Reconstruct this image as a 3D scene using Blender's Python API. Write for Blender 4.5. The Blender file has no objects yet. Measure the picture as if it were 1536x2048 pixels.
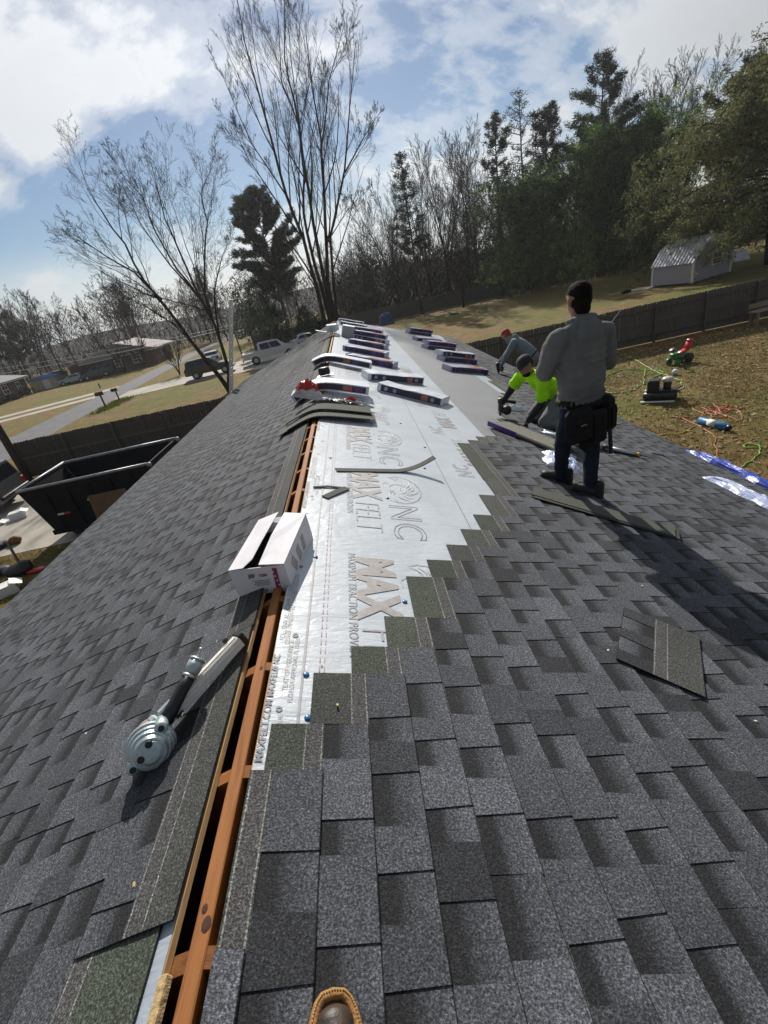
import bpy, bmesh, math, random
from mathutils import Vector, Matrix, Euler, noise as mnoise
R = math.radians
scene = bpy.context.scene
COL = scene.collection
rnd = random.Random(7)

# ------------------------------------------------------------------ camera
cam_data = bpy.data.cameras.new('camera')
cam = bpy.data.objects.new('camera', cam_data)
COL.objects.link(cam)
cam_data.sensor_fit = 'HORIZONTAL'
cam_data.sensor_width = 36.0
cam_data.lens = 912.0 / 1536.0 * 36.0
cam_data.clip_start = 0.02
cam_data.clip_end = 3000.0
CAMPOS = Vector((0.597, 0.0, 5.257))
c_right = Vector((0.978050, -0.078354, -0.193077)); c_down = Vector((-0.207665, -0.442702, -0.872290)); c_fwd = Vector((-0.017128, 0.893239, -0.449256))
cam.matrix_world = Matrix((
    (c_right.x, -c_down.x, -c_fwd.x, CAMPOS.x),
    (c_right.y, -c_down.y, -c_fwd.y, CAMPOS.y),
    (c_right.z, -c_down.z, -c_fwd.z, CAMPOS.z),
    (0, 0, 0, 1)))
scene.camera = cam

# ------------------------------------------------------------------ world, sun, exposure
SUN_EL, SUN_AZ = 34.0, -3.0          # degrees; azimuth from +Y towards +X
world = bpy.data.worlds.new('World'); scene.world = world; world.use_nodes = True
wn = world.node_tree; wn.nodes.clear()
def N(t, kind, **kw):
    n = t.nodes.new(kind)
    for k, v in kw.items():
        if k.startswith('i_'):
            n.inputs[k[2:].replace('_', ' ')].default_value = v
        else:
            setattr(n, k, v)
    return n
def math_node(t, op, a, b=None, clamp=False):
    n = t.nodes.new('ShaderNodeMath'); n.operation = op; n.use_clamp = clamp
    for i, v in enumerate((a, b)):
        if v is None: continue
        if hasattr(v, 'default_value') or hasattr(v, 'links'): t.links.new(v, n.inputs[i])
        else: n.inputs[i].default_value = v
    return n.outputs[0]
def ramp(t, fac, stops, interp='LINEAR'):
    n = t.nodes.new('ShaderNodeValToRGB'); e = n.color_ramp.elements; n.color_ramp.interpolation = interp
    while len(e) < len(stops): e.new(0.5)
    for el, (p, c) in zip(e, stops):
        el.position = p; el.color = (c, c, c, 1) if isinstance(c, (int, float)) else tuple(c) + (1,)
    t.links.new(fac, n.inputs[0]); return n.outputs[0]
def mixc(t, fac, a, b, mode='MIX'):
    n = t.nodes.new('ShaderNodeMix'); n.data_type = 'RGBA'; n.blend_type = mode
    for i, v in ((0, fac), (6, a), (7, b)):
        if hasattr(v, 'links'): t.links.new(v, n.inputs[i])
        else: n.inputs[i].default_value = v if isinstance(v, (int, float)) else tuple(v) + (1,)
    return n.outputs[2]

sky = N(wn, 'ShaderNodeTexSky', sky_type='NISHITA', sun_disc=False)
sky.sun_elevation = R(SUN_EL); sky.sun_rotation = R(SUN_AZ)
sky.air_density = 1.0; sky.dust_density = 0.25; sky.ozone_density = 3.0
tc = N(wn, 'ShaderNodeTexCoord')
sep = N(wn, 'ShaderNodeSeparateXYZ'); wn.links.new(tc.outputs['Generated'], sep.inputs[0])
zc = math_node(wn, 'ADD', math_node(wn, 'MAXIMUM', sep.outputs[2], 0.0), 0.6)
comb = N(wn, 'ShaderNodeCombineXYZ')
wn.links.new(math_node(wn, 'DIVIDE', sep.outputs[0], zc), comb.inputs[0])
wn.links.new(math_node(wn, 'DIVIDE', sep.outputs[1], zc), comb.inputs[1])
mp = N(wn, 'ShaderNodeMapping'); mp.inputs['Location'].default_value = (30.2, 4.4, 0.0)
mp.inputs['Rotation'].default_value = (0, 0, R(-28)); mp.inputs['Scale'].default_value = (1.0, 1.6, 1.0)
wn.links.new(comb.outputs[0], mp.inputs[0])
n1 = N(wn, 'ShaderNodeTexNoise', i_Scale=1.5, i_Detail=9.0, i_Roughness=0.58, i_Distortion=0.25)
n2 = N(wn, 'ShaderNodeTexNoise', i_Scale=4.5, i_Detail=8.0, i_Roughness=0.6, i_Distortion=0.15)
wn.links.new(mp.outputs[0], n1.inputs['Vector']); wn.links.new(mp.outputs[0], n2.inputs['Vector'])
dens = math_node(wn, 'ADD', math_node(wn, 'MULTIPLY', n1.outputs[0], 0.72), math_node(wn, 'MULTIPLY', n2.outputs[0], 0.28))
mask = ramp(wn, dens, [(0.432, 0.0), (0.478, 0.36), (0.53, 0.86), (0.61, 1.0)], 'EASE')
haze_f = ramp(wn, sep.outputs[2], [(0.0, 0.85), (0.06, 0.6), (0.16, 0.0)], 'EASE')
mask = math_node(wn, 'MAXIMUM', mask, haze_f)
thick = ramp(wn, dens, [(0.46, (1.0, 1.0, 1.0)), (0.53, (0.92, 0.94, 0.96)), (0.64, (0.72, 0.76, 0.80))])
bg1 = N(wn, 'ShaderNodeBackground', i_Strength=0.06)
wn.links.new(sky.outputs[0], bg1.inputs[0])
# clouds scatter sunlight forward: brighter towards the sun, dimmer away from it
sdn = N(wn, 'ShaderNodeVectorMath', operation='DOT_PRODUCT'); wn.links.new(tc.outputs['Generated'], sdn.inputs[0])
sdn.inputs[1].default_value = (math.sin(R(SUN_AZ)) * math.cos(R(SUN_EL)), math.cos(R(SUN_AZ)) * math.cos(R(SUN_EL)), math.sin(R(SUN_EL)))
fwd_sc = math_node(wn, 'POWER', math_node(wn, 'MAXIMUM', sdn.outputs['Value'], 0.0), 2.5)
cl_amt = math_node(wn, 'ADD', math_node(wn, 'MULTIPLY', fwd_sc, 0.76), 0.25)
bg2 = N(wn, 'ShaderNodeBackground')
wn.links.new(thick, bg2.inputs[0]); wn.links.new(cl_amt, bg2.inputs[1])
mixs = N(wn, 'ShaderNodeMixShader')
wn.links.new(mask, mixs.inputs[0]); wn.links.new(bg1.outputs[0], mixs.inputs[1]); wn.links.new(bg2.outputs[0], mixs.inputs[2])
wo = N(wn, 'ShaderNodeOutputWorld'); wn.links.new(mixs.outputs[0], wo.inputs[0])

sun_data = bpy.data.lights.new('sun', 'SUN'); sun = bpy.data.objects.new('sun', sun_data); COL.objects.link(sun)
sun_data.energy = 4.8; sun_data.angle = R(0.6); sun_data.color = (1.0, 0.94, 0.85)
sd = Vector((math.sin(R(SUN_AZ)) * math.cos(R(SUN_EL)), math.cos(R(SUN_AZ)) * math.cos(R(SUN_EL)), math.sin(R(SUN_EL))))
sun.rotation_euler = sd.to_track_quat('Z', 'Y').to_euler(); sun.location = (0, 20, 40)

vs = scene.view_settings
vs.view_transform = 'Standard'; vs.look = 'None'; vs.gamma = 1.0; vs.use_curve_mapping = False; vs.exposure = 0.2
scene.cycles.max_bounces = 6; scene.cycles.transparent_max_bounces = 8

# ------------------------------------------------------------------ materials
MATS = {}
def pmat(name, col, rough=0.8, var=0.15, scale=6.0, bump=0.0, bscale=None, metal=0.0, spec=0.5, col2=None, coord='pos', trans=0.0, emit=None):
    """Principled material: base colour varied by noise, optional bump."""
    if name in MATS: return MATS[name]
    m = bpy.data.materials.new(name); m.use_nodes = True; t = m.node_tree; b = t.nodes['Principled BSDF']
    MATS[name] = m
    b.inputs['Roughness'].default_value = rough; b.inputs['Metallic'].default_value = metal
    b.inputs['Specular IOR Level'].default_value = spec
    if coord == 'pos': g = N(t, 'ShaderNodeNewGeometry'); vec = g.outputs['Position']
    else: g = N(t, 'ShaderNodeTexCoord'); vec = g.outputs['Object']
    if var > 0 or col2:
        n = N(t, 'ShaderNodeTexNoise', i_Scale=scale, i_Detail=5.0, i_Roughness=0.6); t.links.new(vec, n.inputs['Vector'])
        c2 = col2 or tuple(min(1, c * (1 + var)) for c in col)
        c1 = col if col2 else tuple(c * (1 - var) for c in col)
        f = ramp(t, n.outputs[0], [(0.3, 0.0), (0.7, 1.0)])
        t.links.new(mixc(t, f, c1, c2), b.inputs['Base Color'])
    else:
        b.inputs['Base Color'].default_value = tuple(col) + (1,)
    if bump > 0:
        n = N(t, 'ShaderNodeTexNoise', i_Scale=bscale or scale * 4, i_Detail=4.0); t.links.new(vec, n.inputs['Vector'])
        bp = N(t, 'ShaderNodeBump', i_Strength=min(1.0, bump), i_Distance=0.02 * bump); t.links.new(n.outputs[0], bp.inputs['Height'])
        t.links.new(bp.outputs[0], b.inputs['Normal'])
    if trans > 0:
        b.inputs['Transmission Weight'].default_value = trans
    return m

def attr_mat(name, rough=0.9, gscale=None, gamt=0.6, bump=0.0, spec=0.4, translucent=0.0, objvar=0.0, big=None):
    """Material whose colour is the mesh colour attribute 'Col' broken up by noise."""
    if name in MATS: return MATS[name]
    m = bpy.data.materials.new(name); m.use_nodes = True; t = m.node_tree; b = t.nodes['Principled BSDF']; MATS[name] = m
    b.inputs['Roughness'].default_value = rough; b.inputs['Specular IOR Level'].default_value = spec
    a = N(t, 'ShaderNodeAttribute', attribute_name='Col'); c = a.outputs['Color']
    g = N(t, 'ShaderNodeNewGeometry')
    if gscale:
        n = N(t, 'ShaderNodeTexNoise', i_Scale=gscale, i_Detail=2.0, i_Roughness=0.75); t.links.new(g.outputs['Position'], n.inputs['Vector'])
        f = ramp(t, n.outputs[0], [(0.34, 1.0 - gamt), (0.5, 1.0 - gamt * .25), (0.62, 1.0 + gamt), (0.72, 1.0 + gamt * 2.6)])
        mm = N(t, 'ShaderNodeVectorMath', operation='MULTIPLY'); t.links.new(c, mm.inputs[0]); t.links.new(f, mm.inputs[1]); c = mm.outputs[0]
        if bump > 0:
            bp = N(t, 'ShaderNodeBump', i_Strength=bump, i_Distance=0.004); t.links.new(n.outputs[0], bp.inputs['Height']); t.links.new(bp.outputs[0], b.inputs['Normal'])
    if big:
        n = N(t, 'ShaderNodeTexNoise', i_Scale=big, i_Detail=4.0); t.links.new(g.outputs['Position'], n.inputs['Vector'])
        f = ramp(t, n.outputs[0], [(0.3, 0.82), (0.7, 1.18)])
        mm = N(t, 'ShaderNodeVectorMath', operation='MULTIPLY'); t.links.new(c, mm.inputs[0]); t.links.new(f, mm.inputs[1]); c = mm.outputs[0]
    if objvar:
        oi = N(t, 'ShaderNodeObjectInfo')
        f = ramp(t, oi.outputs['Random'], [(0.0, 1 - objvar), (1.0, 1 + objvar)])
        mm = N(t, 'ShaderNodeVectorMath', operation='MULTIPLY'); t.links.new(c, mm.inputs[0]); t.links.new(f, mm.inputs[1]); c = mm.outputs[0]
    t.links.new(c, b.inputs['Base Color'])
    if translucent > 0:
        tr = N(t, 'ShaderNodeBsdfTranslucent'); t.links.new(c, tr.inputs['Color'])
        mx = N(t, 'ShaderNodeMixShader'); mx.inputs[0].default_value = translucent
        out = t.nodes['Material Output']; t.links.new(b.outputs[0], mx.inputs[1]); t.links.new(tr.outputs[0], mx.inputs[2]); t.links.new(mx.outputs[0], out.inputs[0])
    return m

def wood_mat(name, c1, c2, axis=1, scale=14.0, rough=0.75):
    """Wood with grain stretched along one local axis."""
    if name in MATS: return MATS[name]
    m = bpy.data.materials.new(name); m.use_nodes = True; t = m.node_tree; b = t.nodes['Principled BSDF']; MATS[name] = m
    b.inputs['Roughness'].default_value = rough; b.inputs['Specular IOR Level'].default_value = 0.3
    tcn = N(t, 'ShaderNodeNewGeometry'); mpn = N(t, 'ShaderNodeMapping'); s = [scale] * 3; s[axis] = scale * 0.07
    mpn.inputs['Scale'].default_value = s; t.links.new(tcn.outputs['Position'], mpn.inputs[0])
    n = N(t, 'ShaderNodeTexNoise', i_Scale=3.0, i_Detail=6.0, i_Roughness=0.65, i_Distortion=0.6); t.links.new(mpn.outputs[0], n.inputs['Vector'])
    f = ramp(t, n.outputs[0], [(0.3, 0.0), (0.5, 0.55), (0.72, 1.0)])
    oi = N(t, 'ShaderNodeObjectInfo'); rr = ramp(t, oi.outputs['Random'], [(0, .75), (1, 1.2)])
    mm = N(t, 'ShaderNodeVectorMath', operation='MULTIPLY'); t.links.new(mixc(t, f, c1, c2), mm.inputs[0]); t.links.new(rr, mm.inputs[1])
    t.links.new(mm.outputs[0], b.inputs['Base Color'])
    bp = N(t, 'ShaderNodeBump', i_Strength=0.3, i_Distance=0.004); t.links.new(n.outputs[0], bp.inputs['Height']); t.links.new(bp.outputs[0], b.inputs['Normal'])
    return m

# ------------------------------------------------------------------ mesh helpers
class MB:
    """Collects polygons of one part; build() makes one mesh object."""
    def __init__(s): s.v = []; s.f = []; s.c = []; s.m = []; s.curc = (1, 1, 1); s.curm = 0
    def poly(s, pts, c=None):
        i = len(s.v); s.v.extend(tuple(p) for p in pts); s.f.append(tuple(range(i, i + len(pts)))); s.c.append(c or s.curc); s.m.append(s.curm); return s
    def add(s, vs, fs, c=None):
        i = len(s.v); s.v.extend(tuple(p) for p in vs)
        for f in fs: s.f.append(tuple(i + k for k in f)); s.c.append(c or s.curc); s.m.append(s.curm)
        return s
    def box(s, c, size, rot=None, bevel=0.0, col=None, taper=1.0):
        hx, hy, hz = (d / 2 for d in size)
        if bevel > 0:
            b = min(bevel, hx * .9, hy * .9, hz * .9); vs = []
            for sx in (-1, 1):
                for sy in (-1, 1):
                    for sz in (-1, 1):
                        vs += [(sx * hx, sy * (hy - b), sz * (hz - b)), (sx * (hx - b), sy * hy, sz * (hz - b)), (sx * (hx - b), sy * (hy - b), sz * hz)]
            bm = bmesh.new()
            for p in vs: bm.verts.new(p)
            r = bmesh.ops.convex_hull(bm, input=bm.verts); bm.verts.index_update()
            bm.verts.ensure_lookup_table()
            bmesh.ops.dissolve_limit(bm, angle_limit=0.01, verts=bm.verts, edges=bm.edges); bm.verts.index_update()
            vv = [v.co.copy() for v in bm.verts]; ff = [[v.index for v in f.verts] for f in bm.faces]; bm.free()
        else:
            vv = [Vector((x * (taper if z > 0 else 1), y * (taper if z > 0 else 1), z)) for x in (-hx, hx) for y in (-hy, hy) for z in (-hz, hz)]
            ff = [(0, 1, 3, 2), (4, 6, 7, 5), (0, 4, 5, 1), (2, 3, 7, 6), (0, 2, 6, 4), (1, 5, 7, 3)]
        M3 = rot if rot is not None else Matrix.Identity(3)
        if isinstance(M3, (tuple, list)): M3 = Euler(M3).to_matrix()
        c = Vector(c); return s.add([M3 @ Vector(v) + c for v in vv], ff, col)
    def tube(s, path, rad, n=8, caps=True, col=None, flat=1.0):
        path = [Vector(p) for p in path]
        if not hasattr(rad, '__len__'): rad = [rad] * len(path)
        rings = []; up = None
        for i, p in enumerate(path):
            d = (path[min(i + 1, len(path) - 1)] - path[max(i - 1, 0)])
            if d.length < 1e-9: d = Vector((0, 0, 1))
            d.normalize()
            if up is None:
                up = Vector((0, 0, 1)) if abs(d.z) < .9 else Vector((1, 0, 0))
            a = d.cross(up)
            if a.length < 1e-6: a = d.orthogonal()
            a.normalize(); b = a.cross(d).normalized(); up = b
            rings.append([p + a * (math.cos(2 * math.pi * k / n) * rad[i]) + b * (math.sin(2 * math.pi * k / n) * rad[i] * flat) for k in range(n)])
        vs = [q for r in rings for q in r]; fs = []
        for i in range(len(path) - 1):
            for k in range(n):
                fs.append((i * n + k, i * n + (k + 1) % n, (i + 1) * n + (k + 1) % n, (i + 1) * n + k))
        if caps: fs.append(tuple(range(n - 1, -1, -1))); fs.append(tuple((len(path) - 1) * n + k for k in range(n)))
        return s.add(vs, fs, col)
    def lathe(s, prof, n=16, M4=None, col=None, caps=True):
        vs = []; fs = []; M4 = M4 or Matrix.Identity(4)
        for (r, z) in prof:
            for k in range(n): vs.append(M4 @ Vector((r * math.cos(2 * math.pi * k / n), r * math.sin(2 * math.pi * k / n), z)))
        for i in range(len(prof) - 1):
            for k in range(n): fs.append((i * n + k, i * n + (k + 1) % n, (i + 1) * n + (k + 1) % n, (i + 1) * n + k))
        if caps: fs.append(tuple(range(n - 1, -1, -1))); fs.append(tuple((len(prof) - 1) * n + k for k in range(n)))
        return s.add(vs, fs, col)
    def ell(s, c, r, rot=None, nu=12, nv=8, col=None):
        M3 = rot if rot is not None else Matrix.Identity(3)
        if isinstance(M3, (tuple, list)): M3 = Euler(M3).to_matrix()
        if not hasattr(r, '__len__'): r = (r, r, r)
        c = Vector(c); vs = [c + M3 @ Vector((0, 0, -r[2]))]; fs = []
        for j in range(1, nv):
            ph = -math.pi / 2 + math.pi * j / nv
            for k in range(nu):
                th = 2 * math.pi * k / nu
                vs.append(c + M3 @ Vector((r[0] * math.cos(ph) * math.cos(th), r[1] * math.cos(ph) * math.sin(th), r[2] * math.sin(ph))))
        vs.append(c + M3 @ Vector((0, 0, r[2]))); L = len(vs) - 1
        for k in range(nu): fs.append((0, 1 + (k + 1) % nu, 1 + k)); fs.append((L, L - nu + k, L - nu + (k + 1) % nu))
        for j in range(nv - 2):
            for k in range(nu):
                a = 1 + j * nu; fs.append((a + k, a + (k + 1) % nu, a + nu + (k + 1) % nu, a + nu + k))
        return s.add(vs, fs, col)
    def prism(s, pts, thick, M4=None, col=None):
        """pts: outline in local XY, extruded along local Z by thick."""
        M4 = M4 or Matrix.Identity(4); n = len(pts)
        vs = [M4 @ Vector((x, y, 0)) for x, y in pts] + [M4 @ Vector((x, y, thick)) for x, y in pts]
        fs = [tuple(range(n - 1, -1, -1)), tuple(range(n, 2 * n))] + [(k, (k + 1) % n, n + (k + 1) % n, n + k) for k in range(n)]
        return s.add(vs, fs, col)
    def mesh(s, name, mats, smooth=False, colattr=False):
        me = bpy.data.meshes.new(name); me.from_pydata(s.v, [], s.f)
        for m in (mats if isinstance(mats, (list, tuple)) else [mats]):
            if m is not None: me.materials.append(m)
        if any(s.m): me.polygons.foreach_set('material_index', s.m)
        if colattr:
            at = me.color_attributes.new('Col', 'FLOAT_COLOR', 'CORNER'); buf = []
            for f, c in zip(s.f, s.c):
                if c and hasattr(c[0], '__len__'):
                    for q in c: buf.extend((q[0], q[1], q[2], 1.0))
                else:
                    buf.extend((c[0], c[1], c[2], 1.0) * len(f))
            at.data.foreach_set('color', buf)
        me.polygons.foreach_set('use_smooth', [bool(smooth)] * len(me.polygons))
        me.update(); return me
    def build(s, name, mats, parent=None, smooth=False, colattr=False, loc=None):
        return link(name, s.mesh(name, mats, smooth, colattr), parent, loc)

def link(name, me, parent=None, loc=None, mw=None):
    o = bpy.data.objects.new(name, me); COL.objects.link(o)
    if parent: o.parent = parent
    if mw is not None: o.matrix_local = mw
    elif loc is not None: o.location = loc
    return o
def tag(o, label=None, cat=None, group=None, kind=None):
    if label: o['label'] = label
    if cat: o['category'] = cat
    if group: o['group'] = group
    if kind: o['kind'] = kind
    return o
def thing(name, label, cat, loc=(0, 0, 0), rotz=0.0, group=None, mw=None):
    o = bpy.data.objects.new(name, None); COL.objects.link(o); o.empty_display_size = 0.2
    if mw is not None: o.matrix_world = mw
    else: o.location = loc; o.rotation_euler = (0, 0, rotz)
    return tag(o, label, cat, group)
def dup(root, mw=None, loc=None, rotz=None, label=None, group=None):
    r = root.copy(); COL.objects.link(r)
    if mw is not None: r.matrix_world = mw
    if loc is not None: r.location = loc
    if rotz is not None: r.rotation_euler = (0, 0, rotz)
    if label: r['label'] = label
    if group: r['group'] = group
    for ch in list(root.children):
        c = ch.copy(); COL.objects.link(c); c.parent = r
        for g in list(ch.children):
            d = g.copy(); COL.objects.link(d); d.parent = c
    return r
def text_mb(body, size, offset=0.0, outline=None, spacing=1.0, align='LEFT'):
    """Letters as flat polygons (or thin outlines) in local XY."""
    cu = bpy.data.curves.new('lettering', 'FONT'); cu.body = body; cu.size = size; cu.space_character = spacing; cu.align_x = align
    cu.resolution_u = 3; cu.offset = offset
    if outline: cu.fill_mode = 'NONE'; cu.bevel_depth = outline; cu.bevel_resolution = 0
    o = bpy.data.objects.new('lettering', cu); COL.objects.link(o); bpy.context.view_layer.update()
    me = o.to_mesh(); vs = [v.co.copy() for v in me.vertices]; fs = [tuple(p.vertices) for p in me.polygons]
    if outline: vs = [Vector((v.x, v.y, max(v.z, 0.0) * .15)) for v in vs]
    o.to_mesh_clear(); bpy.data.objects.remove(o); bpy.data.curves.remove(cu)
    return vs, fs

# roof frame: ridge along Y at X=0, s = distance down the slope, n = height above the deck
PITCH = math.atan(0.354); CA, SA = math.cos(PITCH), math.sin(PITCH); RIDGE = 4.1
S_EAVE_R, S_EAVE_L, Y0, Y1 = 4.93, 4.71, -3.0, 20.3
def RP(s, y, n=0.0, side=1):
    return Vector((side * (s * CA + n * SA), y, RIDGE - s * SA + n * CA))
def RM(s, y, n=0.0, side=1, rot=0.0):
    """Matrix: local x = down slope, local y = along +Y for the right slope, local z = roof normal."""
    if side > 0: ex = Vector((CA, 0, -SA)); ez = Vector((SA, 0, CA))
    else: ex = Vector((-CA, 0, -SA)); ez = Vector((-SA, 0, CA))
    ey = ez.cross(ex)
    m = Matrix((ex, ey, ez)).transposed().to_4x4(); m.translation = RP(s, y, n, side)
    return m @ Matrix.Rotation(rot, 4, 'Z')
# ================================================================== ground, road, pavements
def ground_mat():
    m = bpy.data.materials.new('dormant_lawn'); m.use_nodes = True; t = m.node_tree; b = t.nodes['Principled BSDF']
    b.inputs['Roughness'].default_value = 0.95; b.inputs['Specular IOR Level'].default_value = 0.15
    g = N(t, 'ShaderNodeNewGeometry')
    def nz(sc, det=5, ro=.6):
        n = N(t, 'ShaderNodeTexNoise', i_Scale=sc, i_Detail=det, i_Roughness=ro); t.links.new(g.outputs['Position'], n.inputs['Vector']); return n.outputs[0]
    a, bb, c = nz(0.16, 6), nz(1.3, 6), nz(26, 3, .8)
    tan = mixc(t, ramp(t, bb, [(.35, 0), (.65, 1)]), (.135, .090, .036), (.235, .160, .066))
    grn = mixc(t, ramp(t, bb, [(.3, 0), (.7, 1)]), (.090, .102, .022), (.16, .16, .040))
    col = mixc(t, ramp(t, a, [(.44, 0), (.6, 1)]), tan, grn)
    fine = ramp(t, c, [(.3, .45), (.5, 1.0), (.7, 1.5)])
    mm = N(t, 'ShaderNodeVectorMath', operation='MULTIPLY'); t.links.new(col, mm.inputs[0]); t.links.new(fine, mm.inputs[1])
    t.links.new(mm.outputs[0], b.inputs['Base Color'])
    bp = N(t, 'ShaderNodeBump', i_Strength=.7, i_Distance=.06); t.links.new(c, bp.inputs['Height']); t.links.new(bp.outputs[0], b.inputs['Normal'])
    return m
mb = MB(); mb.poly([(-1500, -1500, 0), (1500, -1500, 0), (1500, 1500, 0), (-1500, 1500, 0)])
tag(mb.build('ground', ground_mat()), kind='structure')
def strip(name, left, right, z, m, thick=0.0):
    mb = MB()
    for i in range(len(left) - 1):
        a, b, c, d = left[i], right[i], right[i + 1], left[i + 1]
        mb.poly([(a[0], a[1], z), (b[0], b[1], z), (c[0], c[1], z), (d[0], d[1], z)])
    return tag(mb.build(name, m), kind='structure')
ASPH = pmat('asphalt', (.115, .115, .122), .9, .25, 1.2, .5, 60)
CONC = pmat('driveway_concrete', (.36, .33, .28), .9, .22, .8, .4, 30)
RDR = [(-17.5, -60), (-19.0, 0), (-21.3, 26.8), (-22.6, 36.7), (-23.2, 45.5), (-24.1, 57.0), (-25.0, 67.5), (-26.2, 95), (-27, 200)]
RDL = [(-23.5, -60), (-25.0, 0), (-26.4, 26.8), (-27.1, 36.7), (-27.6, 45.5), (-28.0, 57.0), (-28.6, 67.5), (-29.7, 95), (-31, 200)]
strip('road', RDL, RDR, .008, ASPH)
def flat(name, pts, z, m):
    mb = MB(); mb.poly([(x, y, z) for x, y in pts]); return tag(mb.build(name, m), kind='structure')
flat('driveway', [(-20.4, 12.9), (-4.35, 12.9), (-4.35, 19.4), (-20.9, 19.6)], .012, CONC)
flat('driveway_neighbour', [(-23.2, 45.4), (-15.7, 46.3), (-8.5, 45.0), (-2.6, 45.4), (-2.6, 59), (-9, 58.5), (-17, 53.5), (-23.7, 50.3)], .012, CONC)
flat('driveway_across', [(-27.9, 55.2), (-27.95, 57.9), (-52, 46.9), (-52, 44.8)], .012, CONC)
flat('footpath_across', [(-27.7, 50.6), (-27.8, 53.0), (-52, 42.2), (-52, 40.3)], .012, CONC)

# ================================================================== the house with the roof
house = thing('house', 'brick house whose grey shingle roof is being laid, ridge slot open', 'house')
BRICK = pmat('brick_wall', (.16, .10, .08), .9, .3, 3.0, .5, 40)
mb = MB(); xl, xr, ya, yb = -4.0, 4.2, Y0 + .35, Y1 - .35
zl, zr = RIDGE - 4.0 / CA * SA - .03, RIDGE - 4.2 / CA * SA - .03
def wallbox(a, b, c, d, th):
    mb.add([a, b, c, d] + [Vector(p) + Vector(th) for p in (a, b, c, d)], [(0, 1, 2, 3), (7, 6, 5, 4), (0, 4, 5, 1), (1, 5, 6, 2), (2, 6, 7, 3), (3, 7, 4, 0)])
wallbox((xl, ya, 0), (xl, yb, 0), (xl, yb, zl), (xl, ya, zl), (.2, 0, 0))
wallbox((xr - .2, ya, 0), (xr - .2, yb, 0), (xr - .2, yb, zr), (xr - .2, ya, zr), (.2, 0, 0))
for yy in (ya, yb - .2):
    prof = [(xl + .2, yy, 0), (xr - .2, yy, 0), (xr - .2, yy, zr), (0, yy, RIDGE - .12), (xl + .2, yy, zl)]
    mb.add(prof + [(p[0], p[1] + .2, p[2]) for p in prof], [(0, 1, 2, 3, 4), (9, 8, 7, 6, 5)] + [(k, (k + 1) % 5, 5 + (k + 1) % 5, 5 + k) for k in range(5)])
mb.build('wall', BRICK, house)
mb = MB(); mb.box((.1, 8.65, 2.3), (7.9, 22.3, .02)); mb.build('attic_floor', pmat('insulation', (.35, .28, .2), .95), house)
DECKM = wood_mat('deck_board', (.34, .20, .09), (.55, .36, .17), 1, 30)
S_SLOT_R, S_SLOT_L = .045, .075
decks = {}
for side, s0, s1 in ((1, S_SLOT_R, S_EAVE_R - .02), (-1, S_SLOT_L, S_EAVE_L - .02)):
    mb = MB()
    mb.add([RP(s0, Y0, -.016, side), RP(s1, Y0, -.016, side), RP(s1, Y1, -.016, side), RP(s0, Y1, -.016, side),
            RP(s0, Y0, 0, side), RP(s1, Y0, 0, side), RP(s1, Y1, 0, side), RP(s0, Y1, 0, side)],
           [(0, 3, 2, 1), (4, 5, 6, 7), (0, 1, 5, 4), (1, 2, 6, 5), (2, 3, 7, 6), (3, 0, 4, 7)])
    decks[side] = mb.build('roof_deck', DECKM, house)
FASC = pmat('white_trim', (.7, .7, .68), .6, .06, 4)
for side, se in ((1, S_EAVE_R), (-1, S_EAVE_L)):
    mb = MB(); p = RP(se, 0, 0, side)
    mb.box((p.x - side * .035, (Y0 + Y1) / 2, p.z - .11), (.025, Y1 - Y0, .17)); mb.build('fascia', FASC, house)
    mb = MB(); mb.box(((p.x + side * (4.0 if side < 0 else 4.2)) / 2 - side * .02, (Y0 + Y1) / 2, p.z - .19), (abs(p.x) - (4.0 if side < 0 else 4.2) - .06, Y1 - Y0 - .8, .015)); mb.build('soffit', FASC, house)
    for yy in (Y0 + .015, Y1 - .015):
        mb = MB(); vs = []
        for n in (-.2, -.02):
            for y in (-.0125, .0125):
                for s in (.1, se - .08): vs.append(RP(s, yy + y, n, side))
        mb.add(vs, [(0, 1, 3, 2), (4, 6, 7, 5), (0, 4, 5, 1), (2, 3, 7, 6), (0, 2, 6, 4), (1, 5, 7, 3)]); mb.build('rake_board', FASC, house)
# ridge board and rafters, weathered orange pine
PINE = wood_mat('rafter_pine', (.18, .068, .020), (.34, .138, .042), 1, 16)
PINE2 = wood_mat('rafter_pine_cross', (.17, .06, .016), (.31, .125, .036), 0, 16)
mb = MB(); mb.box((-.004, (Y0 + Y1) / 2, RIDGE - .02 - .09), (.040, Y1 - Y0 - .8, .18), bevel=.003)
rb = mb.build('ridge_board', PINE, house)
KNOT = pmat('knot', (.05, .015, .005), .8, .3, 30)
mb = MB()
for (y, x, r) in ((.53, .004, .011), (.56, -.008, .007), (1.29, .003, .006), (1.95, -.004, .005)):
    mb.lathe([(r, 0), (r * .6, .0008)], 10, Matrix.Translation((x, y, RIDGE - .0195)) @ Matrix.Diagonal((1, 1.5, 1, 1)))
mb.build('knot', KNOT, rb)
NAILM = pmat('rusty_nail', (.03, .02, .015), .6)
yr = -1.2 + .02
while yr < 5.4:
    for side in (1, -1):
        mb = MB(); o0, o1 = (.019 if side > 0 else .027), 4.0
        vs = []
        for s in (o0, o1):
            for y in (yr - .019, yr + .019):
                for n in (-.165, -.018): vs.append(RP(s, y, n, side))
        mb.add(vs, [(0, 1, 3, 2), (4, 6, 7, 5), (0, 4, 5, 1), (2, 3, 7, 6), (0, 2, 6, 4), (1, 5, 7, 3)])
        r_ = mb.build('rafter', PINE2, house)
    yr += .4135

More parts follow.
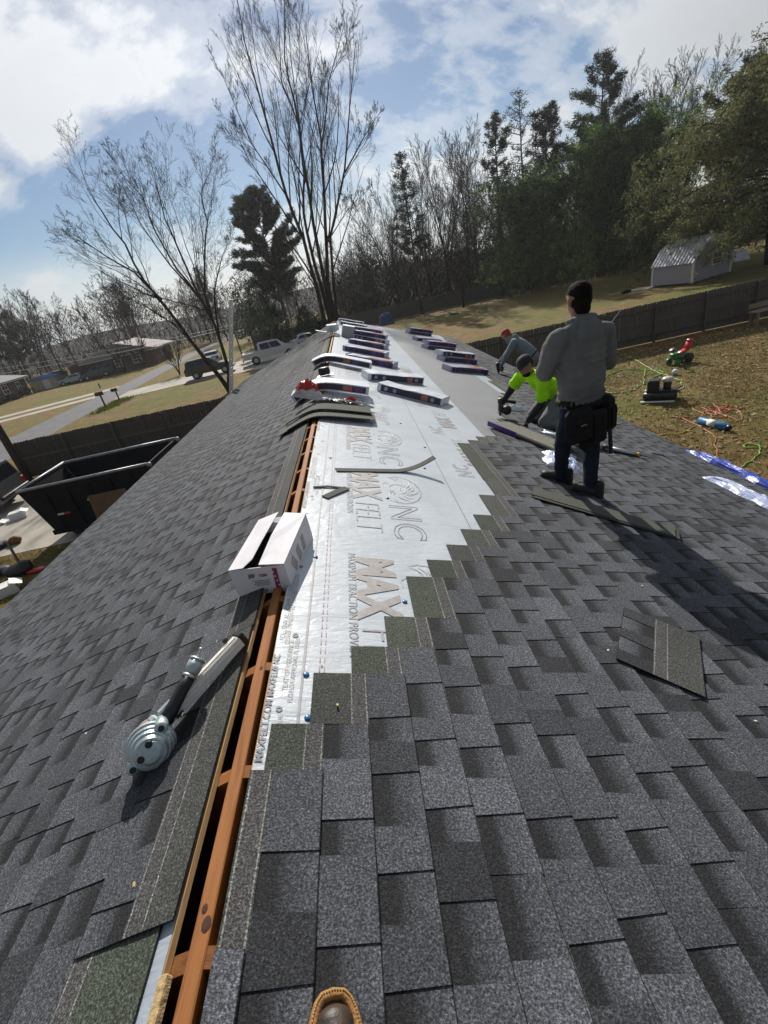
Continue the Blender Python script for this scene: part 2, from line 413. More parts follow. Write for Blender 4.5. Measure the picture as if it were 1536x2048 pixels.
# ------------------------------------------------------------------ shingles
SH = attr_mat('shingle_granules', .88, 185.0, .72, .6, .35, objvar=.05, big=1.7)
EXPO, SLEN, SHGT, TH = .1435, 1.0, .337, .0029
def tone(v): return (v * .69, v * .745, v * .865)
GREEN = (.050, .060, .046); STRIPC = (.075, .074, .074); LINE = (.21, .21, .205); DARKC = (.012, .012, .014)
def shingle_arrays(seed, L=SLEN, vmin=0.0, vmax=SHGT, plain=False):
    r = random.Random(seed); b = MB()
    T2 = 2 * TH
    k = r.uniform(.85, 1.2); gr = tuple(c * k for c in (GREEN if r.random() < .5 and not plain else (.054, .056, .053)))
    cuts = [(vmin, gr), (.135, gr), (.139, LINE), (.186, STRIPC), (.190, LINE), (.194, gr)]
    for (va, ca), (vb, cb) in zip(cuts, cuts[1:]):
        if vb <= vmin: continue
        a = max(va, vmin)
        b.poly([(a, 0, T2), (vb, 0, T2), (vb, L, T2), (a, L, T2)], cb)
    top = max(vmin, .194)
    # outer walls
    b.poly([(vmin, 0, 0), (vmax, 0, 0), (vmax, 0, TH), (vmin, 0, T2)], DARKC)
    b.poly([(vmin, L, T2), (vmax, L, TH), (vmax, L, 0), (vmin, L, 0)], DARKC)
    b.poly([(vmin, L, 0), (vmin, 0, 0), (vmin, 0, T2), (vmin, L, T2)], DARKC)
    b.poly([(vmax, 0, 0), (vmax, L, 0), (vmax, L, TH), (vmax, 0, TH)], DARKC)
    u = 0.0; tooth = r.random() < .5
    while u < L - .001:
        w = r.choice((.09, .11, .13, .155, .175)) if tooth else r.choice((.085, .10, .12, .145))
        e = u + w
        if L - e < .07: e = L
        if tooth:
            base = r.choice((.074, .095, .112, .128, .058, .040, .104, .086)) * r.uniform(.93, 1.07)
            sl = r.uniform(.0, .010); q0 = u + (sl if u > 0 else 0); q1 = e - (sl if e < L else 0)
            c0, c1 = tone(base * .95), tone(base * 1.05)
            b.poly([(top, u, T2), (vmax - .0026, q0, T2), (vmax - .0026, q1, T2), (top, e, T2)], [c0, c1, c1, c0])
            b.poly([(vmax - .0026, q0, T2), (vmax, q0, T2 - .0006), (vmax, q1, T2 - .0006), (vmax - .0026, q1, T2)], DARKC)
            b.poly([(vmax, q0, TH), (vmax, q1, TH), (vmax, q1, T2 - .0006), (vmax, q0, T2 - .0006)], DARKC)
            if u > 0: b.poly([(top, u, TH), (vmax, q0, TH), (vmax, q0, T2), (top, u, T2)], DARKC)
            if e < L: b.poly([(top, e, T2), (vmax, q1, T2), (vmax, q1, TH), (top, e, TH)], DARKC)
        else:
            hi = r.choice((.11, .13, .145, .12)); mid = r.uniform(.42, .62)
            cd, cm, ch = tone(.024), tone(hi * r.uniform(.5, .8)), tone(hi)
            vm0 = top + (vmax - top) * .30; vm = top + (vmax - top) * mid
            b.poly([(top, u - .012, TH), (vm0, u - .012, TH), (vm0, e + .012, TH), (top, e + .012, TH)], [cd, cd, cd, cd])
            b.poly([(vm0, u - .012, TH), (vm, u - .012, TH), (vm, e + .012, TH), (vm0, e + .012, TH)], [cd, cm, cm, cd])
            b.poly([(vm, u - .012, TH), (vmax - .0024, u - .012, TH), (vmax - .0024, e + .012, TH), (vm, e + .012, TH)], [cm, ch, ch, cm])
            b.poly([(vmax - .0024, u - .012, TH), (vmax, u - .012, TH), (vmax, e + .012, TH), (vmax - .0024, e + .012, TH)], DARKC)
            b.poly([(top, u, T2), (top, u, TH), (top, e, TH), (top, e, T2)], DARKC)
        u = e; tooth = not tooth
    for i, v in enumerate(b.v):
        if v[1] < 0 or v[1] > L: b.v[i] = (v[0], min(max(v[1], 0), L), v[2])
    return b
NVAR = 26
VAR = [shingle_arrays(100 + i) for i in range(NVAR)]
VARM = {}
TILT = Matrix.Rotation(-.05, 4, 'Y')
pieces = []     # (matrix, arrays, key, side, centre)
def lay(side, k, ya, yb, s_bottom, cut, seed):
    """one shingle between ya<yb in the course whose lower edge lies at s_bottom"""
    L = yb - ya - .0025; vmin = max(0.0, cut - (s_bottom - SHGT)) if cut is not None else 0.0
    if vmin > SHGT - .01: return
    if cut is not None and cut < 0: vmin = cut
    r = random.Random(seed)
    full = abs(L - (SLEN - .0025)) < .004 and vmin == 0.0
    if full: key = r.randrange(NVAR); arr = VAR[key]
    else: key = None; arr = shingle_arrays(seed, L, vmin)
    jit = Matrix.Translation((r.gauss(0, .0016), 0, .006 + abs(r.gauss(0, .0006)))) @ Matrix.Rotation(r.gauss(0, .0022), 4, 'Z')
    m = RM(s_bottom - SHGT, ya if side > 0 else yb, 0, side) @ jit @ TILT
    if r.random() < .05: m = m @ Matrix.Translation((SHGT * .6, 0, 0)) @ Matrix.Rotation(-r.uniform(.006, .02), 4, 'Y') @ Matrix.Translation((-SHGT * .6, 0, 0))
    c = m @ Vector((SHGT - .07, L / 2, 0))
    pieces.append((m, arr, key, side, c))
YEND = [.47, .87, 1.03, 1.25, 1.40, 1.60, 1.93, 2.11, 2.30, 2.52, 2.76, 3.13, 4.48, 4.64, 4.82, 4.90, 5.2, 5.5, 5.85, 6.3, 6.75, 7.2, 7.6, 7.95, 9.2, 10.6, 12.0, 13.4, 14.8, 16.2, 17.6, 19.0, Y1, Y1, Y1]
for k, ye in enumerate(YEND):
    sb = .108 + EXPO * k
    if sb > S_EAVE_R + .03: break
    y = ye; i = 0
    if ye == Y1: y = Y1 + .02; first = .35 + (k * .15) % .6
    while y > Y0:
        L = SLEN if not (ye == Y1 and i == 0) else first
        lay(1, k, max(y - L, Y0 - .02), y, sb, .084 if k == 2 else S_SLOT_R, 1000 + k * 60 + i); y -= L; i += 1
for j in range(40):
    sb = .363 + EXPO * j
    if sb > S_EAVE_L + .03: break
    y = Y1 + .02; i = 0
    stops = []
    first = .3 + (j * .15) % .75
    if j == 0:
        y = Y1 + .02; yst = .545
        while y > yst + .01:
            L = min(SLEN if i else (Y1 + .02 - yst) % 1.0, y - yst); lay(-1, j, y - L, y, sb, S_SLOT_L, 9000 + i); y -= L; i += 1
    else:
        while y > Y0:
            L = SLEN if i else first
            lay(-1, j, max(y - L, Y0 - .02), y, sb, (-.055 if j == 1 else S_SLOT_L), 10000 + j * 60 + i); y -= L; i += 1
def view_size(c):
    d = c - CAMPOS; z = d.dot(c_fwd)
    if z < .15: return 0
    x = d.dot(c_right) / z * 912; y = d.dot(c_down) / z * 912
    if abs(x) > 840 or abs(y) > 1110: return 0
    return 1.0 / d.length
order = sorted(pieces, key=lambda p: -view_size(p[4]))
sing, rest = order[:300], order[300:]
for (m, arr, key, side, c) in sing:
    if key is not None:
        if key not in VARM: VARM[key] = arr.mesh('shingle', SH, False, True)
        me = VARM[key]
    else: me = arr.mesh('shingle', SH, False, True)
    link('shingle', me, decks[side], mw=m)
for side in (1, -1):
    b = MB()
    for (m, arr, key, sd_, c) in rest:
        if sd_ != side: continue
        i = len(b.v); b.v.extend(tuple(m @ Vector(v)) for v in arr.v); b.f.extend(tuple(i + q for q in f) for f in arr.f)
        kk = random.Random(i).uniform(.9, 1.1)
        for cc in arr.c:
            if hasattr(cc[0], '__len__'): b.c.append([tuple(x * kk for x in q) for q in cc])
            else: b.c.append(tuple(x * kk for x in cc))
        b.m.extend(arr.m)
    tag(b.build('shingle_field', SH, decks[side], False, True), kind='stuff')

# ------------------------------------------------------------------ felt underlayment with its print
def felt_w(s, y):
    return .0016 * mnoise.noise(Vector((s * 3.1, y * 2.2, 1.7))) + .0012 * mnoise.noise(Vector((s * 9, y * 17, 4.1))) * max(0.0, 1 - abs(s - .45) / .7)
def felt_mat(name, col, rough):
    m = bpy.data.materials.new(name); m.use_nodes = True; t = m.node_tree; b = t.nodes['Principled BSDF']
    b.inputs['Roughness'].default_value = rough; b.inputs['Specular IOR Level'].default_value = .5
    g = N(t, 'ShaderNodeNewGeometry')
    mp_ = N(t, 'ShaderNodeMapping'); mp_.inputs['Scale'].default_value = (10, 27, 10); t.links.new(g.outputs['Position'], mp_.inputs[0])
    n = N(t, 'ShaderNodeTexNoise', i_Scale=1.0, i_Detail=4.0, i_Distortion=.8); t.links.new(mp_.outputs[0], n.inputs['Vector'])
    n2 = N(t, 'ShaderNodeTexNoise', i_Scale=2.2, i_Detail=6.0, i_Distortion=1.2); t.links.new(g.outputs['Position'], n2.inputs['Vector'])
    n3 = N(t, 'ShaderNodeTexNoise', i_Scale=420.0, i_Detail=2.0); t.links.new(g.outputs['Position'], n3.inputs['Vector'])
    c = mixc(t, ramp(t, n2.outputs[0], [(.3, 0), (.7, 1)]), tuple(x * .9 for x in col), tuple(min(1, x * 1.06) for x in col))
    c = mixc(t, math_node(t, 'MULTIPLY', n3.outputs[0], .22), c, (.3, .31, .32))
    t.links.new(c, b.inputs['Base Color'])
    hh = math_node(t, 'ADD', n.outputs[0], math_node(t, 'MULTIPLY', n2.outputs[0], 2.0))
    bp = N(t, 'ShaderNodeBump', i_Strength=.5, i_Distance=.007); t.links.new(hh, bp.inputs['Height']); t.links.new(bp.outputs[0], b.inputs['Normal'])
    return m
FELTW = felt_mat('felt_white', (.52, .57, .62), .36); FELTG = felt_mat('felt_grey', (.25, .255, .265), .45)
def sheet(s0, s1, ya, yb, n, m, label, ds=.06, dy=.06):
    mb = MB(); ns = max(1, int((s1 - s0) / ds)); ny = max(1, int((yb - ya) / dy)); vs = []
    for j in range(ny + 1):
        y = ya + (yb - ya) * j / ny
        for i in range(ns + 1):
            s = s0 + (s1 - s0) * i / ns
            if i == 0: s += .006 * mnoise.noise(Vector((y * 3, s0, 0)))
            vs.append(RP(s, y, n + felt_w(s, y)))
    mb.add(vs, [(j * (ns + 1) + i, j * (ns + 1) + i + 1, (j + 1) * (ns + 1) + i + 1, (j + 1) * (ns + 1) + i) for j in range(ny) for i in range(ns)])
    o = mb.build('felt_sheet', m, decks[1], True); o['label'] = label; return o
feltA = sheet(.049, 1.15, .3, Y1, .0052, FELTW, 'pale blue white felt sheet with big printed letters')
feltB = sheet(1.12, 2.02, 1.8, Y1, .0034, FELTW, 'second white felt sheet below the printed one', .08, .1)
feltC = sheet(1.9, 3.08, 3.5, Y1, .0046, FELTG, 'grey felt sheet lower on the slope', .1, .12)
feltD = sheet(3.04, 4.9, 6.5, Y1, .0028, FELTW, 'white felt sheet strip showing above the eave courses', .12, .12)
mb = MB()
mb.add([RP(S_SLOT_L + .004, Y0, .0015, -1), RP(.2, Y0, .0015, -1), RP(.2, .60, .0015, -1), RP(S_SLOT_L + .004, .60, .0015, -1)], [(0, 1, 2, 3)])
mb.build('felt_sheet', felt_mat('felt_edge', (.36, .41, .48), .5), decks[-1])
# pale osb offcut lying at the slot by the open course
INKB = pmat('print_taupe', (.30, .285, .275), .5, .2, 30); INKD = pmat('print_dark', (.16, .16, .17), .5, .3, 60)
INKR = pmat('print_red', (.40, .30, .31), .6, .2, 60); INKG = pmat('print_grey', (.30, .295, .30), .5, .25, 50)
def felt_pt(s, y, dn=.0028, n=.0052): return RP(s, y, n + felt_w(s, y) + dn)
def put_text(body, s0, y0, size, parent, ink, offset=0.0, outline=None, spacing=1.0, rev=False, sx=1.0, n=.0052, name='lettering'):
    vs, fs = text_mb(body, size, offset, outline, spacing); mb = MB()
    mb.add([felt_pt(s0 + (-v.y if rev else v.y), y0 + (v.x if rev else -v.x) * sx, .0028 + v.z, n) for v in vs], fs)
    return mb.build(name, ink, parent)
def lion(s0, y0, sc, parent, n=.0052):
    """line drawing emblem: mane strokes curling round a profile face"""
    mb = MB()
    def stroke(pts, w=.0028):
        pts = [felt_pt(s0 + b * sc, y0 - a * sc, .003, n) for a, b in pts]; mb.tube(pts, [w * .5] + [w] * (len(pts) - 2) + [w * .4], 4, flat=.25)
    for i in range(13):
        a0 = math.pi * (-.35 + 1.32 * i / 12); r0, r1 = .36, .82 + .1 * math.sin(i * 2.3)
        stroke([((r0 + (r1 - r0) * t) * math.cos(a0 + .55 * t * t), .55 + (r0 + (r1 - r0) * t) * .62 * math.sin(a0 + .55 * t * t)) for t in (0, .25, .5, .75, 1)])
    stroke([(.95 * math.cos(t * .35 - .6), .55 + .62 * math.sin(t * .35 - .6)) for t in range(13)])
    stroke([(.34 * math.cos(t * .5), .5 + .24 * math.sin(t * .5)) for t in range(13)])
    stroke([(-.12, .62), (-.05, .55), (.05, .57), (.12, .64)]); stroke([(.1, .4), (.18, .32), (.3, .36)]); stroke([(-.3, .3), (-.42, .2), (-.32, .08), (-.1, .1)])
    return mb.build('emblem', INKG, parent)
for i, y in enumerate((3.36, 2.09, 4.63, 5.90, 7.17, 8.44, 9.71)):
    put_text('MAX', .385, y, .27, feltA, INKB, .012, sx=.86)
    put_text('FELT', .385, y - .56, .25, feltA, INKG, -.006, sx=.82)
    put_text('NC', .62, y - .55, .285, feltA, INKD, 0, .0024, 1.1, sx=1.12)
    lion(.58, y - .28, .26, feltA)
    put_text('MAXIMUM TRACTION PROVEN', .335, y + .03, .058, feltA, INKG if i < 2 else INKR, 0, sx=.95)
for i, y in enumerate((3.2, 4.45, 5.7, 6.95, 8.2)):
    put_text('MAX', 1.62, y + .62, .25, feltB, INKB, .010, rev=True, sx=.86, n=.0034)
    put_text('FELT', 1.62, y, .25, feltB, INKG, -.006, rev=True, sx=.82, n=.0034) if False else put_text('FELT', 1.62, y + 1.16, .25, feltB, INKG, -.006, rev=True, sx=.5, n=.0034)
    put_text('NC', 1.42, y + .3, .2, feltB, INKD, 0, .002, 1.1, rev=True, n=.0034)
edge_lines = ('MAXFELT.COM MAXFELT NC', 'FOLLOW ALL OSHA GUIDELINES', 'COVER IMMEDIATELY FOR BEST RESULTS', 'TEXT OF INSURANCE', 'FLORIDA APPROVAL FL 10626')
for y in (.90, 2.62, 4.35, 6.1):
    put_text(edge_lines[0], .072, y, .034, feltA, INKD, .0006, rev=True)
    put_text(edge_lines[1], .078, y + .52, .030, feltA, INKG, rev=True)
    put_text(edge_lines[2], .098, y + .50, .026, feltA, INKG, rev=True)
    put_text(edge_lines[3], .115, y + .27, .026, feltA, INKG, rev=True)
    put_text(edge_lines[4], .137, y + .22, .024, feltA, INKG, rev=True)
    put_text('TRUE', .112, y + .12, .02, feltA, INKG, rev=True)
mb = MB()                                              # ring targets along the edge
def ring(s, y, r, w):
    q = 16
    for i in range(q):
        a, b2 = 2 * math.pi * i / q, 2 * math.pi * (i + 1) / q
        mb.poly([felt_pt(s + rr * math.cos(t), y + rr * math.sin(t)) for rr, t in ((r, a), (r, b2), (w, b2), (w, a))])
yy = .93
while yy < 8:
    ring(.062, yy + .34, .011, .005); ring(.098, yy + .16, .011, .005); ring(.118, yy + .52, .012, .005); yy += .86
mb.build('print_mark', INKD, feltA)
for s, w, ink, nm in ((.163, .0045, INKG, 'lap_line'), (.222, .0022, INKR, 'stitch_line'), (.240, .0016, INKR, 'stitch_line')):
    mb = MB(); y = .35
    while y < 15:
        e = y + (.12 if nm == 'lap_line' else .028)
        mb.poly([felt_pt(s - w, y), felt_pt(s + w, y), felt_pt(s + w, e), felt_pt(s - w, e)]); y = e if nm == 'lap_line' else e + .02
    q = mb.build(nm, ink, feltA)
    if nm == 'stitch_line': q['kind'] = 'stuff'
mb = MB(); y = 1.9
while y < 16:
    mb.poly([felt_pt(1.135, y), felt_pt(1.139, y), felt_pt(1.139, y + .1), felt_pt(1.135, y + .1)]); y += .1
mb.build('lap_line', INKD, feltA)
BLUECAP = pmat('blue_plastic_cap', (.03, .16, .36), .3, .05, 20)
capme = None
for (s, y) in ((.175, 1.245), (.195, 1.06), (.60, 1.72), (.165, 2.05), (.62, 2.9), (1.08, 2.5), (1.0, 3.6), (.2, 3.6), (.55, 4.3), (.95, 5.0), (.2, 4.9), (1.1, 4.2), (.4, 5.6)):
    if capme is None:
        mb = MB(); mb.lathe([(.0125, 0), (.012, .003), (.008, .0055), (.003, .0065), (.0005, .0066)], 12); capme = mb.mesh('cap_nail', BLUECAP, True)
    link('cap_nail', capme, feltA, mw=RM(s, y, .0062 + felt_w(s, y)))
# ================================================================== people
def lerp(a, b, t): return a + (b - a) * t
class Blob:
    """swept ellipsoids fused into one continuous skin by a voxel remesh"""
    def __init__(s): s.mb = MB()
    def sweep(s, pts, flat=None):
        pts = [(Vector(p), r) for p, r in pts]
        for (a, ra), (b, rb_) in zip(pts, pts[1:]):
            n = max(1, int((b - a).length / (min(ra, rb_) * .55)) + 1)
            for i in range(n + 1):
                t = i / n; t2 = t * t * (3 - 2 * t); s.mb.ell(a.lerp(b, t), lerp(ra, rb_, t2), nu=9, nv=6)
        return s
    def ell(s, c, r, rot=None): s.mb.ell(c, r, rot, 14, 10); return s
    def torso(s, rows, rot):
        """rows of (centre, half width, half depth) blended; rot: 3x3 with columns right, forward, up"""
        for (a, wa, da), (b, wb, db) in zip(rows, rows[1:]):
            a, b = Vector(a), Vector(b); n = max(1, int((b - a).length / .04))
            for i in range(n + 1):
                t = i / n; t2 = t * t * (3 - 2 * t); s.mb.ell(a.lerp(b, t), (lerp(wa, wb, t2), lerp(da, db, t2), .07), rot, 16, 8)
        return s
    def build(s, name, mat, parent=None, base=(0, 0, 0), voxel=.01, smooth=6, fold=0.0, fscale=9.0, colfn=None):
        base = Vector(base); me0 = s.mb.mesh('tmp', []) if False else None
        tm = bpy.data.meshes.new('tmp'); tm.from_pydata([tuple(Vector(v) - base) for v in s.mb.v], [], s.mb.f)
        o = bpy.data.objects.new('tmp', tm); COL.objects.link(o)
        md = o.modifiers.new('r', 'REMESH'); md.mode = 'VOXEL'; md.voxel_size = voxel
        if smooth: sm = o.modifiers.new('s', 'SMOOTH'); sm.iterations = smooth; sm.factor = .5
        dg = bpy.context.evaluated_depsgraph_get(); dg.update()
        me = bpy.data.meshes.new_from_object(o.evaluated_get(dg)); bpy.data.objects.remove(o); bpy.data.meshes.remove(tm)
        me.name = name; me.materials.clear(); me.materials.append(mat)
        if fold:
            nors = [v.normal.copy() for v in me.vertices]; cos = [v.co.copy() for v in me.vertices]; new = []
            for p, nn in zip(cos, nors):
                d = mnoise.noise(Vector((p.x * fscale, p.y * fscale, p.z * fscale * 1.6))) + .5 * mnoise.noise(p * fscale * 2.3)
                rdg = 1 - abs(mnoise.noise(Vector((p.x * fscale * .8 + 3, p.y * fscale * .8, p.z * fscale * 2.2)))) * 2
                new.extend(p + nn * fold * (d * .6 + rdg * .5))
            me.vertices.foreach_set('co', new)
        me.polygons.foreach_set('use_smooth', [True] * len(me.polygons)); me.update()
        return link(name, me, parent)
def frame(fwd, up):
    f = Vector(fwd).normalized(); u = Vector(up); u = (u - f * u.dot(f)).normalized(); r = f.cross(u).normalized()
    return Matrix((r, f, u)).transposed()
def head(bl, c, F, sc=1.0):
    """skull, jaw, nose, brows and ears round centre c (half the head height)"""
    c = Vector(c); T = lambda x, y, z: c + F @ (Vector((x, y, z)) * sc)
    bl.ell(T(0, -.008, .03), (.079 * sc, .094 * sc, .088 * sc), F).ell(T(0, .02, -.035), (.062 * sc, .07 * sc, .08 * sc), F)
    bl.ell(T(0, .052, -.09), (.034 * sc, .03 * sc, .026 * sc), F).sweep([(T(0, .085, .01), .010 * sc), (T(0, .103, -.025), .014 * sc)])
    bl.ell(T(0, .078, .03), (.05 * sc, .02 * sc, .014 * sc), F).ell(T(0, .084, -.055), (.026 * sc, .012 * sc, .010 * sc), F)
    for sg in (-1, 1):
        bl.ell(T(sg * .077, -.005, -.008), (.012 * sc, .022 * sc, .034 * sc), F); bl.ell(T(sg * .03, .079, .008), (.012 * sc, .008 * sc, .008 * sc), F)
def hand(bl, wrist, d, nrm, sc=1.0, curl=.6, side=1):
    """palm, four fingers of unequal length bent at the knuckles, thumb from the palm's side"""
    d = Vector(d).normalized(); nrm = Vector(nrm); nrm = (nrm - d * nrm.dot(d)).normalized(); lat = d.cross(nrm) * side; w = Vector(wrist)
    F = Matrix((lat, d, nrm)).transposed()
    bl.ell(w + d * .045 * sc, (.040 * sc, .052 * sc, .017 * sc), F)
    for i, (o, L) in enumerate(((-.028, .068), (-.0095, .078), (.0095, .073), (.028, .058))):
        p = w + d * .085 * sc + lat * o * sc; pts = [(p - d * .02 * sc, .0095 * sc)]; a = 0
        for j in range(3):
            pts.append((p, .009 * sc - j * .0007)); a += curl; p = p + (d * math.cos(a) - nrm * math.sin(a)) * L * sc / 2.6
        pts.append((p, .0075 * sc)); bl.sweep(pts)
    q = w + d * .03 * sc - lat * .036 * sc
    bl.sweep([(w + d * .02 * sc - lat * .02 * sc, .013 * sc), (q + d * .012 * sc - nrm * .008 * sc, .012 * sc), (q + d * .04 * sc - lat * .014 * sc - nrm * .018 * sc, .0095 * sc), (q + d * .062 * sc - lat * .010 * sc - nrm * .034 * sc, .008 * sc)])
SKIN = pmat('skin', (.27, .135, .085), .5, .12, 30, spec=.4); HAIR = pmat('black_hair', (.008, .0065, .006), .85, .4, 200, .5, 300, spec=.12)
HOODIE = pmat('hoodie_grey', (.155, .157, .152), .95, .16, 10, .4, 200, spec=.2); JEANS = pmat('dark_jeans', (.014, .020, .036), .9, .35, 14, .4, 220, spec=.2)
SHOEM = pmat('black_shoe', (.012, .012, .013), .6, .3, 30); BLKL = pmat('black_leather', (.010, .009, .009), .75, .3, 25, .4, 90, spec=.2)
SOLE = pmat('shoe_sole', (.05, .048, .045), .8); NEON = pmat('neon_shirt', (.33, .72, .012), .9, .14, 9, .35, 60, spec=.2)
GREYTR = pmat('grey_trousers', (.16, .165, .175), .95, .15, 16, .3, 200); BLUEHOOD = pmat('blue_hoodie', (.15, .19, .205), .95, .12, 16, .3, 200)
CAPB = pmat('dark_cap', (.018, .017, .018), .85, .2, 40); CAPR = pmat('red_cap', (.30, .03, .028), .8, .15, 30); LSLEEVE = pmat('black_sleeve', (.015, .015, .017), .9, .2, 30)
SILV = pmat('brushed_metal', (.55, .56, .57), .35, .1, 60, metal=.9); BLKP = pmat('black_plastic', (.015, .015, .016), .45, .2, 30); GLOVE = pmat('work_glove', (.02, .019, .02), .85, .2, 40)
def roof_z(x): return RIDGE - .354 * x + .016
def shoe(nm, heel, toe, parent, base, mat=SHOEM, up=None):
    h, t = Vector(heel), Vector(toe); d = (t - h).normalized(); L = (t - h).length; up = Vector(up or (SA, 0, CA)); F = frame(d, up)
    b = Blob(); u = F.col[2]
    b.ell(h + d * .045 + u * .045, (.036, .045, .048), F).ell(h + d * L * .5 + u * .045, (.042, L * .38, .046), F).ell(t - d * .06 + u * .036, (.048, .062, .038), F)
    b.sweep([(h + d * .05 + u * .06, .042), (h + d * .06 + u * .11, .043)])
    for i in range(12): b.ell(h + d * L * (i + .5) / 12 + u * .014, (.042 if i > 5 else .036, .02, .014), F)
    o = b.build(nm, mat, parent, base, .008, 3)
    # flat sole
    mb = MB(); pts = []
    for k in range(18):
        a = 2 * math.pi * k / 18; yy = math.sin(a); ww = .047 if yy > 0 else .038
        pts.append((ww * math.cos(a), yy * (L * .5 + .004)))
    M4 = F.to_4x4(); M4.translation = (h + t) / 2 - Vector(base) + u * .001; mb.prism(pts, .016, M4); mb.build('sole', SOLE, o)
    return o

# ---- person standing with his back to the camera, grey hoodie and tool belt
BA = Vector((2.17, 3.46, roof_z(2.17)))
fA = Vector((-.28, .96, 0)).normalized(); FA = frame(fA, (0, 0, 1)); rA = FA.col[0]
hc = Vector((2.24, 3.53, 4.845)); FH = frame(Vector((-.20, .97, -.05)), (.0, .0, 1))
shL, shR = Vector((2.035, 3.42, 4.60)), Vector((2.43, 3.53, 4.57))
elL, elR = Vector((1.945, 3.45, 4.395)), Vector((2.495, 3.585, 4.345))
waL, waR = Vector((2.06, 3.68, 4.42)), Vector((2.30, 3.78, 4.43))
hiL, hiR = Vector((2.135, 3.42, 4.05)), Vector((2.30, 3.49, 4.04))
knL, knR = Vector((2.105, 3.53, 3.735)), Vector((2.325, 3.475, 3.70))
anL, anR = Vector((2.115, 3.60, 3.45)), Vector((2.265, 3.37, 3.395))
b = Blob(); head(b, hc, FH, 1.02)
b.sweep([(hc + Vector((0, -.012, -.06)), .062), (hc + Vector((.0, -.03, -.15)), .066), (hc + Vector((0, -.05, -.22)), .075)])
b.torso([((2.235, 3.475, 4.55), .15, .085), ((2.23, 3.46, 4.35), .14, .095), ((2.22, 3.455, 4.12), .13, .095)], FA)
for a, e, w in ((shL, elL, waL), (shR, elR, waR)): b.sweep([(a, .05), (e, .04), (w, .030)])
for a, k, n in ((hiL, knL, anL), (hiR, knR, anR)): b.sweep([(a, .075), (k, .05), (n, .036)])
hand(b, waL, Vector((.9, .5, .25)), Vector((0, -.6, .8)), 1, .5); hand(b, waR, Vector((-.8, .3, .4)), Vector((0, -.6, .8)), 1, .7, -1)
pA = tag(b.build('person', SKIN, None, BA, .009, 4), 'person in grey hoodie and black tool belt standing on the roof, back turned', 'person')
pA.location = BA
b = Blob()
b.torso([((2.235, 3.465, 4.675), .11, .075), ((2.235, 3.465, 4.61), .18, .098), ((2.232, 3.46, 4.52), .205, .120), ((2.228, 3.455, 4.37), .203, .130), ((2.222, 3.45, 4.25), .195, .132), ((2.220, 3.455, 4.165), .188, .130)], FA)
for a, e, w, sg in ((shL, elL, waL, -1), (shR, elR, waR, 1)):
    b.sweep([(a + rA * sg * -.03 + Vector((0, 0, .01)), .078), (a + rA * sg * .010, .082), (lerp(a, e, .5) + rA * sg * .008, .076), (e, .068), (lerp(e, w, .5), .055), (w, .042)])
b.sweep([(lerp(shL, shR, .2) + Vector((0, 0, .045)), .05), (lerp(shL, shR, .5) + Vector((0, -.02, .07)), .07), (lerp(shL, shR, .8) + Vector((0, 0, .045)), .05)])
hd = b.build('hoodie', HOODIE, pA, BA, .010, 4, .015, 5.5)
b = Blob()
for k in range(40):
    a = 2 * math.pi * k / 40; b.ell(Vector((2.220, 3.455, 4.150 + .022 * math.cos(a))) + FA @ Vector((.181 * math.cos(a), .131 * math.sin(a), 0)), (.021, .021, .030))
b.build('hem_band', pmat('hoodie_rib', (.115, .117, .113), .95, .2, 40, .5, 120, spec=.2), hd, BA, .009, 2)
b = Blob(); hb = Vector((2.26, 3.40, 4.645))      # hood lying on the back, collar round the neck
b.ell(hb + Vector((.0, .0, -.035)), (.125, .055, .085), frame(fA, (0, -.35, 1))).ell(hb + Vector((.01, .01, .02)), (.10, .05, .045), FA)
for k in range(9):
    a = math.pi * (.05 + .9 * k / 8); q = hc + Vector((.005, -.03, -.145)) + FA @ Vector((.095 * math.cos(a), -.085 * math.sin(a) + .02, .02 * math.sin(a)))
    b.ell(q, (.035, .032, .030))
b.build('hood', HOODIE, hd, BA, .009, 4, .005, 12)
b = Blob()
b.torso([((2.217, 3.455, 4.17), .160, .112), ((2.215, 3.455, 4.08), .165, .120), ((2.215, 3.46, 4.01), .160, .112)], FA)
for a, k, n in ((hiL, knL, anL), (hiR, knR, anR)):
    b.sweep([(a, .095), (lerp(a, k, .5), .083), (k, .066), (lerp(k, n, .55), .061), (n + Vector((0, 0, -.02)), .055)])
b.build('jeans', JEANS, pA, BA, .010, 4, .010, 8)
b = Blob(); b.ell(hc + FH @ Vector((0, -.016, .046)), (.081, .096, .077), FH).ell(hc + FH @ Vector((0, -.050, .012)), (.070, .054, .060), FH)
b.build('hair', HAIR, pA, BA, .007, 2, .0022, 55)
b = Blob(); b.ell(hc + FH @ Vector((0, -.030, -.012)), (.0785, .075, .066), FH).ell(hc + FH @ Vector((0, -.046, -.062)), (.062, .046, .060), FH)
b.build('hair_fade', pmat('faded_hair', (.013, .0095, .008), .9, .35, 120, .4, 300, spec=.1), pA, BA, .007, 2)
tl = Vector((2.02, 3.70, roof_z(2.0))); shoe('shoe', Vector((2.19, 3.555, roof_z(2.19) + .002)), Vector((1.965, 3.70, roof_z(1.965) + .002)), pA, BA)
shoe('shoe', Vector((2.335, 3.30, roof_z(2.335) + .002)), Vector((2.115, 3.435, roof_z(2.115) + .002)), pA, BA)
tb = Blob()
for k in range(26):
    a = 2 * math.pi * k / 26; tb.ell(Vector((2.217, 3.455, 4.115 - .02 * math.cos(a))) + FA @ Vector((.176 * math.cos(a), .130 * math.sin(a), 0)), (.026, .026, .034))
belt = tb.build('tool_belt', BLKL, pA, BA, .009, 3)
